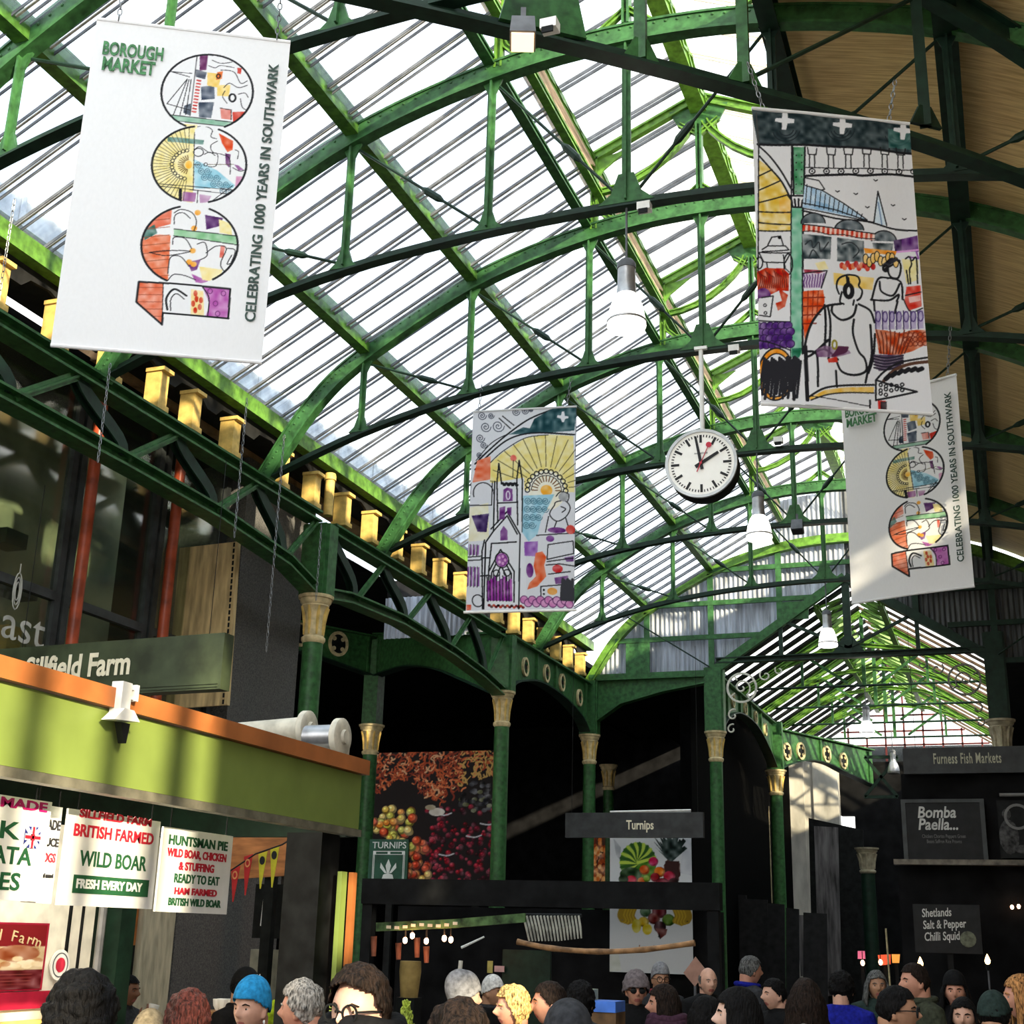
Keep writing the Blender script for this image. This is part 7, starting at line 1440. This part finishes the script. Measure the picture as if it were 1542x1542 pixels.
def shell(cond, off, fem=0.0, rough=0.0, seed=0, nu=64, nv=48, thick=0.006):
    """cap grown off the head surface where cond(dir) holds: hair, beanies, hoods"""
    bm = bmesh.new(); g = {}
    def P(i, j):
        i %= nu
        if (i, j) not in g:
            u, v = 2 * PI * i / nu, max(0.001, min(PI - 0.001, PI * j / nv)); p = Vector(head_pt(u, v, fem)); d = Vector((math.sin(v) * math.sin(u), -math.sin(v) * math.cos(u), math.cos(v)))
            q = Vector((0.076 * d.x, 0.098 * d.y, 0.120 * d.z)); q = p.lerp(q, 0.6) if d.y < 0 else p
            n = Vector((d.x / 0.076, d.y / 0.098, d.z / 0.12)).normalized(); o = off(d) if callable(off) else off
            if rough: o += rough * (noise.noise(q * 28 + Vector((seed, 0, 0))) + 0.6 * noise.noise(q * 70 + Vector((0, seed, 0))))
            g[(i, j)] = bm.verts.new(HC + q + n * o)
        return g[(i, j)]
    for j in range(nv):
        for i in range(nu):
            ds = []
            for a, b in ((i + 0.5, j + 0.5),):
                u, v = 2 * PI * a / nu, PI * b / nv; ds.append(Vector((math.sin(v) * math.sin(u), -math.sin(v) * math.cos(u), math.cos(v))))
            if all(cond(d) for d in ds):
                q = [P(i, j), P(i, j + 1), P(i + 1, j + 1), P(i + 1, j)]
                try: bm.faces.new(q)
                except ValueError: pass
    bmesh.ops.remove_doubles(bm, verts=bm.verts[:], dist=1e-5); bmesh.ops.recalc_face_normals(bm, faces=bm.faces[:]); bmesh.ops.solidify(bm, geom=bm.faces[:], thickness=thick)
    me = bpy.data.meshes.new('hair'); bm.to_mesh(me); bm.free(); me.polygons.foreach_set('use_smooth', [True] * len(me.polygons)); return me
hairline = lambda d: d.z > 0.50 - 0.0 * d.x if d.y < -0.55 else (d.z > 0.42 - (d.y + 0.55) * 0.9 if d.y < 0.0 else d.z > max(-0.55, -0.08 - d.y * 0.75))
receding = lambda d: (d.z > 0.66 - 0.25 * abs(d.x) if d.y < -0.35 else hairline(d))
fringe = lambda d: d.y > 0.05 and -0.5 < d.z < 0.45 or (abs(d.x) > 0.75 and -0.1 < d.z < 0.4 and d.y > -0.2)
low_hair = lambda d: (d.z > 0.52 if d.y < -0.6 else (d.z > 0.35 - (d.y + 0.6) * 1.4 if d.y < 0.0 else d.z > -0.85))
def long_hair(fem=1, length=0.30, w=1.0):
    me = shell(lambda d: (d.z > 0.55 - 0.2 * abs(d.x) if d.y < -0.6 else d.z > (0.30 - (d.y + 0.6) * 1.6 if d.y < -0.05 else -0.7)), 0.014, fem, 0.004, 5)
    mb = MB(); z0 = HC.z; n = 22
    rows = []
    for k in range(9):
        t = k / 8; rr = []
        for i in range(n):
            a = -2.15 + 4.3 * i / (n - 1); r = (0.079 + 0.022 * math.sin(min(1, 2.2 * t) * PI / 2)) * (1 + (w - 1) * t); wob = 0.006 * math.sin(i * 2.1 + k)
            rr.append((HC.x + (r + wob) * math.sin(a) * (1 + 0.15 * t), HC.y + 0.004 + (r + 0.021 + wob) * math.cos(a) * (1 - 0.1 * t), z0 + 0.055 - t * length * (0.9 + 0.1 * math.cos(i * 1.3))))
        rows.append(rr)
    vs = [p for r in rows for p in r] + [(HC.x + (p[0] - HC.x) * 0.86, HC.y + (p[1] - HC.y) * 0.86, p[2]) for r in rows for p in r]; m = len(rows) * n; fs = []
    for k in range(8):
        for i in range(n - 1):
            a = k * n + i; fs += [(a, a + 1, a + n + 1, a + n), (m + a, m + a + n, m + a + n + 1, m + a + 1)]
    for i in range(n - 1): fs += [(i, m + i, m + i + 1, i + 1), (8 * n + i, 8 * n + i + 1, m + 8 * n + i + 1, m + 8 * n + i)]
    for k in range(8): fs += [(k * n, (k + 1) * n, m + (k + 1) * n, m + k * n), (k * n + n - 1, m + k * n + n - 1, m + (k + 1) * n + n - 1, (k + 1) * n + n - 1)]
    bm = bmesh.new(); bm.from_mesh(me); me2 = bpy.data.meshes.new('h2'); me2.from_pydata(vs, [], fs); bm.from_mesh(me2); bpy.data.meshes.remove(me2); bmesh.ops.recalc_face_normals(bm, faces=bm.faces[:]); bm.to_mesh(me); bm.free()
    me.polygons.foreach_set('use_smooth', [True] * len(me.polygons)); return me
def beanie(top=0.02, low=0.12, slouch=0.0): return shell(lambda d: d.z > low + 0.27 * max(0.0, min(1.0, -d.y * 1.6)) - (0.25 * max(0, d.y)), lambda d: 0.013 + top * max(0, d.z) ** 2 + slouch * max(0, d.y) * max(0, d.z), 0, 0.0012, 2)
def cap_hat():
    me = beanie(0.004, 0.22); bm = bmesh.new(); bm.from_mesh(me); mb = MB(); mb.prism([(-0.075, -0.02), (-0.06, -0.075), (0, -0.092), (0.06, -0.075), (0.075, -0.02)], HC + Vector((0, -0.085, 0.045)), (1, 0, 0), (0, 1, 0.25), 0.006)
    m2 = bpy.data.meshes.new('v'); m2.from_pydata(mb.v, [], mb.f); bm.from_mesh(m2); bpy.data.meshes.remove(m2); bm.to_mesh(me); bm.free(); me.polygons.foreach_set('use_smooth', [True] * len(me.polygons)); return me
BODY = {(p, f): None for p in ARMS for f in (0, 1)}; COATS = {}; CACHE = {}
def cached(k, fn, *a, **kw):
    if k not in CACHE: CACHE[k] = fn(*a, **kw)
    return CACHE[k]
HAIR = {'short': lambda: shell(hairline, 0.010, 0, 0.006, 1, 90, 70), 'receding': lambda: shell(receding, 0.011, 0, 0.004, 2), 'fringe': lambda: shell(fringe, 0.008, 0, 0.003, 3), 'crop': lambda: shell(low_hair, lambda d: 0.016 + 0.008 * max(0, d.z), 1, 0.012, 4, 100, 76),
        'quiff': lambda: shell(receding, lambda d: 0.012 + 0.012 * max(0, d.z) * (1 - 0.4 * d.y) + 0.006 * abs(d.x), 0, 0.009, 7, 100, 76), 'afro': lambda: shell(low_hair, lambda d: 0.034 + 0.02 * max(0, d.z), 1, 0.020, 6, 110, 84), 'long': lambda: long_hair(1, 0.32), 'bob': lambda: long_hair(1, 0.22, 1.08),
        'beanie': lambda: beanie(0.03, 0.10), 'slouch': lambda: beanie(0.03, 0.05, 0.06), 'cap': cap_hat, 'fur': lambda: shell(lambda d: d.z > 0.18 - 0.5 * max(0, d.y) - (0.5 * max(0, abs(d.x) - 0.6)), lambda d: 0.03 + 0.012 * d.z, 1, 0.008, 9), 'hood': lambda: shell(lambda d: d.y > -0.45 or d.z > 0.75, lambda d: 0.03, 1, 0.003, 3)}
SKIN = {k: mat('skin_' + k, c, 0.5, vary=0.07, scale=20, spec=0.3) for k, c in {'fair': (0.60, 0.34, 0.24), 'ruddy': (0.56, 0.27, 0.18), 'tan': (0.42, 0.22, 0.13), 'brown': (0.20, 0.09, 0.05), 'pale': (0.68, 0.44, 0.34)}.items()}
LIPS = mat('lip_tone', (0.38, 0.12, 0.10), 0.45, vary=0.08)
def hm(k, c): return mat('hair_' + k, c, 0.65, vary=0.45, scale=26, stretch=(4, 4, 1), bump=0.8, spec=0.12)
HM = {'black': hm('black', (0.0045, 0.004, 0.004)), 'dark': hm('dark_brown', (0.017, 0.010, 0.007)), 'brown': hm('brown', (0.07, 0.032, 0.016)), 'auburn': hm('auburn', (0.045, 0.011, 0.009)), 'grey': hm('grey', (0.34, 0.31, 0.27)), 'steel': hm('steel_grey', (0.12, 0.12, 0.115)), 'blonde': hm('blonde', (0.62, 0.40, 0.15)), 'honey': hm('honey', (0.42, 0.20, 0.07))}
def wool(k, c): return mat('cloth_' + k, c, 0.85, vary=0.2, scale=40, bump=0.25, spec=0.15)
WL = {k: wool(k, c) for k, c in {'black': (0.005, 0.005, 0.0055), 'charcoal': (0.03, 0.031, 0.034), 'grey': (0.13, 0.12, 0.115), 'navy': (0.012, 0.03, 0.075), 'royal': (0.008, 0.012, 0.22), 'sky_blue': (0.02, 0.24, 0.50), 'hi_vis': (0.55, 0.75, 0.03), 'olive': (0.04, 0.045, 0.028), 'green': (0.02, 0.035, 0.03), 'brown': (0.055, 0.035, 0.02), 'light_grey': (0.21, 0.21, 0.22), 'white': (0.72, 0.70, 0.66), 'red': (0.25, 0.02, 0.03), 'plum': (0.05, 0.02, 0.035), 'tan': (0.30, 0.24, 0.15), 'mauve': (0.15, 0.125, 0.13)}.items()}
EYEW = mat('eye_white', (0.48, 0.44, 0.41), 0.25, vary=0.03); IRIS = mat('dark_iris', (0.04, 0.025, 0.015), 0.2, vary=0.2)
def person(label, x, ytop, d, look, hair, hairc, skin='fair', coat='black', fem=0, pose='down', hat=None, hatc=None, extras=(), legs='charcoal', puff=1.0, tilt=0.0, hat_h=0.02, clen=0.78):
    d *= 1.12; r = ray(x, ytop); r2 = math.hypot(r.x, r.y); P = CAMP + r * (d / r2); H = P.z - (0.012 if not hat else hat_h); k = H / 1.752
    base = math.atan2(-P.x, P.y)          # facing the camera
    t = thing('person', label, 'person', (P.x, P.y, 0), base + math.radians(look), None); t.scale = (k, k, k)
    key = (pose, fem); bme = cached(('body',) + key, body_mesh, pose, fem)
    def part(name, me, m, slots=None):
        me2 = me.copy() if slots or len(me.materials) and me.materials[0] != m else me
        if not me2.materials: me2.materials.append(m)
        elif me2.materials[0] != m: me2.materials[0] = m
        o = bpy.data.objects.new(name, me2); COL.objects.link(o); o.parent = t; return o
    if 'lips' not in CACHE: CACHE['lips'] = {}
    if key not in CACHE['lips']:
        bme.materials.append(SKIN['fair']); bme.materials.append(LIPS); idx = []
        for p in bme.polygons:
            c = p.center - HC; idx.append(1 if (abs(c.x) < 0.026 - 0.6 * abs(c.z + 0.066) and -0.078 < c.z < -0.055 and c.y < -0.06) else 0)
        bme.polygons.foreach_set('material_index', idx); CACHE['lips'][key] = 1
    o = bpy.data.objects.new('body', bme); COL.objects.link(o); o.parent = t
    if skin != 'fair': o.material_slots[0].link = 'OBJECT'; o.material_slots[0].material = SKIN[skin]
    def shared(name, kk, fn, m, *a):
        me = cached(kk, fn, *a)
        if not me.materials: me.materials.append(m)
        q = bpy.data.objects.new(name, me); COL.objects.link(q); q.parent = t
        q.material_slots[0].link = 'OBJECT'; q.material_slots[0].material = m; return q
    shared('coat', ('coat', pose, fem, puff, clen), coat_mesh, WL[coat], pose, fem, clen, puff); shared('trousers', 'trousers', trousers_mesh, WL[legs]); shared('shoes', 'shoes', shoes_mesh, WL['black'])
    if hair: shared('hair', ('hair', hair), HAIR[hair], HM[hairc])
    if hat: 
        q = shared({'hood': 'hood', 'fur': 'fur_hat', 'cap': 'cap'}.get(hat, 'beanie'), ('hair', hat), HAIR[hat], WL[hatc] if hatc in WL else HM[hatc])
    if abs(look) < 125:
        for s in (-1, 1):
            e = HC + Vector((s * 0.0305, -0.0755, 0.004))
            q = shared('eye', ('eye', s), lambda s=s: (lambda m: (m.from_pydata(*(lambda b: (b.v, [], b.f))(MB().ell(HC + Vector((s * 0.0305, -0.0735, 0.004)), (0.0115, 0.0100, 0.0062), 12, 8))), m)[1])(bpy.data.meshes.new('eye')), EYEW)
            q2 = bpy.data.objects.new('iris', cached(('iris', s), lambda: (lambda m: (m.from_pydata(*(lambda b: (b.v, [], b.f))(MB().ell(HC + Vector((s * 0.0305, -0.0815, 0.004)), (0.0056, 0.0035, 0.0056), 10, 6))), m.materials.append(IRIS), m)[2])(bpy.data.meshes.new('iris')))); COL.objects.link(q2); q2.parent = q
            shared('eyebrow', ('brow', s), lambda s=s: (lambda m: (m.from_pydata(*(lambda b: (b.v, [], b.f))(MB().tube([HC + Vector((s * 0.014, -0.094, 0.020)), HC + Vector((s * 0.032, -0.092, 0.0265)), HC + Vector((s * 0.050, -0.078, 0.020))], [0.003, 0.0042, 0.002], 6))), m)[1])(bpy.data.meshes.new('eyebrow')), HM[hairc if hairc in HM else 'dark'])
    def extra(name, mb, m, smooth=True):
        q = mb.build(name, m, None, smooth=smooth); q.parent = t; return q
    for e in extras:
        if e == 'glasses':
            mb = MB()
            for s in (-1, 1): mb.ring(HC + Vector((s * 0.0335, -0.1045, 0.0)), (1, 0, 0), (0, 0, 1), 0.0225, 0.0275, 0.006, 24); mb.tube([HC + Vector((s * 0.060, -0.102, 0.006)), HC + Vector((s * 0.083, -0.06, 0.008)), HC + Vector((s * 0.082, 0.015, 0.004))], 0.0032, 6)
            mb.tube([HC + Vector((-0.009, -0.108, 0.004)), HC + Vector((0, -0.112, 0.007)), HC + Vector((0.009, -0.108, 0.004))], 0.003, 6); extra('glasses', mb, BLACKI)
        elif e == 'sunglasses':
            mb = MB()
            for s in (-1, 1): mb.ell(HC + Vector((s * 0.033, -0.098, 0.002)), (0.027, 0.010, 0.021), 14, 8); mb.tube([HC + Vector((s * 0.058, -0.094, 0.006)), HC + Vector((s * 0.082, 0.01, 0.004))], 0.003, 6)
            extra('sunglasses', mb, BLACKI)
        elif e[0] == 'scarf':
            mb = MB(); up = e[2] if len(e) > 2 else 0.0
            for z, r_, rr in ((1.475, 0.105, 0.045), (1.515 + up * 0.5, 0.098, 0.042), (1.545 + up, 0.097 + up * 0.15, 0.034)):
                mb.tube([(r_ * math.sin(a), -0.004 + (r_ + 0.012) * math.cos(a), z + 0.008 * math.sin(3 * a)) for a in [2 * PI * i / 26 for i in range(27)]], rr, 10)
            extra('scarf', mb, WL[e[1]])
        elif e[0] == 'collar':
            mb = MB().tube([(0.095 * math.sin(a), 0.005 + 0.10 * math.cos(a), 1.515 + 0.01 * math.cos(a)) for a in [2 * PI * i / 24 for i in range(25)]], 0.022, 8); extra('collar', mb, WL[e[1]])
        elif e == 'beard': extra_me = shell(lambda d: d.y < 0.0 and d.z < -0.36 and not (abs(d.x) < 0.26 and -0.70 < d.z < -0.40), 0.004, 0, 0.002, 8); q = bpy.data.objects.new('beard', extra_me); extra_me.materials.append(HM['dark']); COL.objects.link(q); q.parent = t
        elif e == 'badge': extra('badge', MB().tube([HC + Vector((-0.03, -0.105, 0.075)), HC + Vector((-0.015, -0.11, 0.085)), HC + Vector((0.0, -0.112, 0.075)), HC + Vector((0.015, -0.11, 0.088))], 0.005, 6), WL['white'])
        elif e == 'strap': extra('bag_strap', MB().tube([(0.17, -0.02, 1.47), (0.05, -0.165, 1.25), (-0.18, -0.13, 0.95)], 0.02, 8), WL['black'])
        elif e == 'earring': extra('earring', MB().ell(HC + Vector((0.083, 0.0, -0.055)), (0.006, 0.006, 0.01), 8, 6), STEELW)
    return t, k
def hold(person_k, name, mb, m, label, cat):
    """an object in the raised right hand"""
    t, k = person_k; M = Matrix.Translation(t.location) @ Matrix.Rotation(t.rotation_euler.z, 4, 'Z') @ Matrix.Scale(k, 4)
    o = mb.build(name, m, smooth=True); p = M @ Vector((-0.03, -0.30, 1.49)); o.location = p; o.rotation_euler = (0.2, 0.1, t.rotation_euler.z); tag(o, label, cat); return o
pp = person
pp('person from behind with large bushy black hair, below the red picture', 125, 1482, 4.0, 178, 'afro', 'black', coat='black', fem=1)
e1_ = pp('man with short black hair raising a white cup to his mouth behind the stall', 190, 1466, 9.3, 55, 'short', 'black', 'brown', 'charcoal', pose='raised')
hold(e1_, 'paper_cup', MB().lathe([(0.03, -0.05), (0.038, 0.05), (0.034, 0.05), (0.02, 0.0)], n=16), PAPER, 'white paper cup held to the mouth of the man behind the stall', 'cup')
pp('person from behind in a tan cap, between the bushy black hair and the auburn hair', 226, 1516, 5.9, 170, 'short', 'black', 'tan', 'black', hat='cap', hatc='tan')
pp('person from behind with smooth auburn hair, below the granite pier', 285, 1492, 5.0, 172, 'crop', 'auburn', coat='black', fem=1)
pp('man in a bright blue beanie with stubble looking to the left', 388, 1474, 6.0, -38, None, 'dark', 'fair', 'charcoal', hat='beanie', hatc='sky_blue', extras=('earring', 'strap'))
pp('person in a black cap with a small white badge, behind the blue beanie', 367, 1454, 8.2, 48, 'short', 'black', 'tan', 'black', hat='cap', hatc='black', extras=('badge',))
pp('dark haired man in a fluorescent yellow jacket, behind the grey haired man', 436, 1454, 8.6, 150, 'short', 'black', 'tan', 'hi_vis', puff=1.4)
pp('elderly man with wavy grey hair, blue jacket and red collar', 466, 1477, 5.8, -112, 'quiff', 'grey', 'ruddy', 'navy', extras=(('collar', 'red'),), puff=1.2)
pp('man in round dark glasses with a black scarf over his chin', 552, 1456, 4.0, -32, 'quiff', 'dark', 'fair', 'black', extras=('glasses', ('scarf', 'black', 0.045)), puff=1.2)
pp('person in a plain light grey beanie, turned away behind the brown haired head', 694, 1466, 7.3, 118, None, 'dark', 'fair', 'navy', hat='slouch', hatc='light_grey', extras=(('collar', 'light_grey'),))
pp('small distant person in a white cap before the green cabinet door', 738, 1470, 10.2, 60, None, 'black', 'tan', 'black', hat='beanie', hatc='white', extras=(('collar', 'charcoal'),))
pp('person from behind with brown hair, cut off below beside the blonde woman', 692, 1508, 3.4, 176, 'crop', 'dark', coat='brown', fem=1)
pp('woman with short golden blonde hair in profile, sunlit', 780, 1484, 7.0, -72, 'crop', 'blonde', 'ruddy', 'black', fem=1)
pp('dark haired man in profile facing the blonde woman', 836, 1476, 7.0, -88, 'short', 'dark', 'ruddy', 'charcoal')
pp('person from behind with thick black hair, right of the man facing the blonde woman', 872, 1478, 7.6, 160, 'crop', 'black', coat='charcoal')
pp('person from behind in a charcoal knitted hat at the lower edge', 856, 1513, 4.1, 180, None, 'black', coat='charcoal', hat='beanie', hatc='charcoal', puff=1.3)
pp('woman in a grey fur hat and dark sunglasses with a long black coat', 957, 1463, 9.3, 8, None, 'dark', 'ruddy', 'black', 1, hat='fur', hatc='mauve', extras=('sunglasses',), clen=0.5)
pp('person in a knitted grey hat in front of the hanging fruit poster', 993, 1451, 11.4, 15, None, 'dark', 'tan', 'charcoal', hat='beanie', hatc='light_grey', extras=('glasses', ('collar', 'red')))
pp('woman in profile with long dark hair and plum scarf, below the fruit poster', 1006, 1481, 7.8, -82, 'long', 'dark', 'ruddy', 'black', 1, extras=(('scarf', 'plum'),))
pp('balding man looking down, right of the fruit poster', 1064, 1455, 10.8, 22, 'fringe', 'steel', 'fair', 'black')
c1_ = pp('dark coated person turned away, raising a red cup, left of the pale profile', 1058, 1498, 6.9, 120, 'bob', 'black', 'fair', 'black', 1, pose='raised')
hold(c1_, 'drink_cup', MB().lathe([(0.03, -0.05), (0.038, 0.05), (0.034, 0.05), (0.02, 0.0)], n=16), PINKI, 'red cup with a pale lid raised in the crowd beside the pale profile', 'cup')
pp('pale woman in profile with long black hair, in front of the black gates', 1120, 1485, 5.8, -86, 'long', 'black', 'pale', 'black', 1)
pp('grey haired man with a blue scarf, turned away beside the green column', 1125, 1438, 11.3, 118, 'short', 'steel', 'ruddy', 'charcoal', extras=(('collar', 'royal'),))
n1_ = pp('dark haired person holding up a white paper napkin, before the black gates', 1170, 1472, 9.6, -60, 'short', 'black', 'fair', 'black', pose='raised')
hold(n1_, 'paper_napkin', MB().prism([(-0.06, -0.03), (0.02, -0.06), (0.09, 0.05), (-0.01, 0.03)], (0, 0, 0), (1, 0, 0), (0, 0, 1), 0.012), PAPER, 'white paper napkin held up in front of the black gates', 'napkin')
pp('person from behind with shoulder length dark hair and a grey coat', 1212, 1472, 6.9, 178, 'bob', 'dark', coat='grey', fem=1, puff=1.2)
pp('person from behind in a royal blue jacket with black hair', 1265, 1463, 9.3, 165, 'crop', 'black', coat='royal', puff=1.4)
pp('grey haired person in a dark green coat facing the camera below the red sign', 1318, 1460, 10.8, 10, 'bob', 'steel', 'tan', 'green', 1)
pp('tall brown haired man looking left, below the squid board', 1382, 1449, 9.2, -62, 'short', 'dark', 'ruddy', 'olive', extras=(('collar', 'olive'),))
pp('black haired man in glasses looking to the right, near the lower edge', 1340, 1482, 6.6, 82, 'short', 'black', 'tan', 'black', extras=('glasses',))
pp('woman in a black hat facing the camera, right of the tall brown haired man', 1436, 1464, 9.8, 0, 'bob', 'black', 'ruddy', 'black', 1, hat='beanie', hatc='black')
pp('smiling woman with long black hair in the lower right corner', 1450, 1500, 8.2, -5, 'long', 'black', 'fair', 'charcoal', 1)
pp('person from behind in a dark green cap, right of the smiling woman', 1492, 1489, 7.0, 165, 'short', 'black', 'tan', 'green', hat='cap', hatc='green')
pp('woman with long honey blonde hair at the right edge', 1545, 1466, 7.6, -80, 'long', 'honey', 'ruddy', 'black', 1)

# small goods between the heads
SPR = mat('yellow_green_leaf', (0.32, 0.40, 0.05), 0.6, vary=0.3, scale=30)
c = onz(612, 1506, 1.62) if False else ony(612, 1508, 5.2); t = thing('leafy_shrub', 'slender yellow green leafy shrub between the bespectacled man and the brown hair', 'plant', (c.x, c.y, 0))
MB().lathe([(0.12, 0), (0.15, 0.26), (0.16, 0.3), (0.13, 0.3)], n=18).build('pot', BLACKI, t, True, True); MB().tube([(0, 0, 0.28), (0.01, 0, 1.0), (0, 0, c.z)], [0.018, 0.012, 0.004], 8).build('stem', HM['brown'], t, True, True)
mb = MB(); rr = random.Random(4)
for k in range(420):
    z = 0.6 + (c.z - 0.6) * rr.random() ** 0.7; r = 0.085 * (1.15 - (z / c.z) ** 5) * rr.random() ** 0.5; a = rr.random() * 6.28
    mb.ell((r * math.cos(a), r * math.sin(a), z), (0.006, 0.006, 0.017), 5, 4, Matrix.Rotation(rr.random() * 1.6 - 0.8, 3, 'X') @ Matrix.Rotation(rr.random() * 1.6 - 0.8, 3, 'Y'))
mb.build('foliage', SPR, t, True)
c = ony(905, 1511, 9.4); t = thing('goods_stand', 'wooden stand with a bright blue lid, left of the woman in the fur hat', 'stand', (c.x, c.y, 0))
MB().bx(-0.12, 0.14, -0.12, 0.12, 0, c.z - 0.05).build('wooden_case', mat('brown_case', (0.16, 0.09, 0.04), 0.6, vary=0.25), t, True); MB().bx(-0.05, 0.14, -0.13, 0.12, c.z - 0.05, c.z + 0.02).build('blue_lid', mat('bright_blue_plastic', (0.08, 0.22, 0.75), 0.35), t, True); MB().bx(-0.17, -0.05, -0.1, 0.1, 0.0, c.z + 0.09).build('pale_box', mat('pale_green_card', (0.38, 0.42, 0.28), 0.7), t, True)
c = ony(1046, 1462, 12.2); t = thing('menu_card', 'pinkish brown card tilted beside the balding man', 'card', tuple(c)); MB().prism([(-0.10, -0.02), (0.0, -0.13), (0.11, 0.0), (0.01, 0.12)], (0, 0, 0), (1, 0, 0), (0, 0, 1), 0.01).build('card', mat('pinkish_card', (0.36, 0.2, 0.15), 0.7), t, True); MB().tube([(0, 0.01, -c.z), (0, 0.01, 0)], 0.012, 6).build('stick', GREYP, t, True)
c = ony(345, 1522, 8.0); t = thing('basket', 'brown wicker basket of pale paper twists beside the blue beanie', 'basket', (c.x, c.y, 0)); MB().lathe([(0.10, 0), (0.12, c.z - 0.1), (0.15, c.z), (0.13, c.z)], n=18).build('wicker', BAMB, t, True, True)
for k in range(7): MB().lathe([(0.0, 0), (0.03, 0.05), (0.035, 0.09), (0.0, 0.06)], (0.08 * math.cos(k * 0.9), 0.06 * math.sin(k * 0.9), c.z - 0.02), 8).build('paper_twist', PAPER, t, True, True)
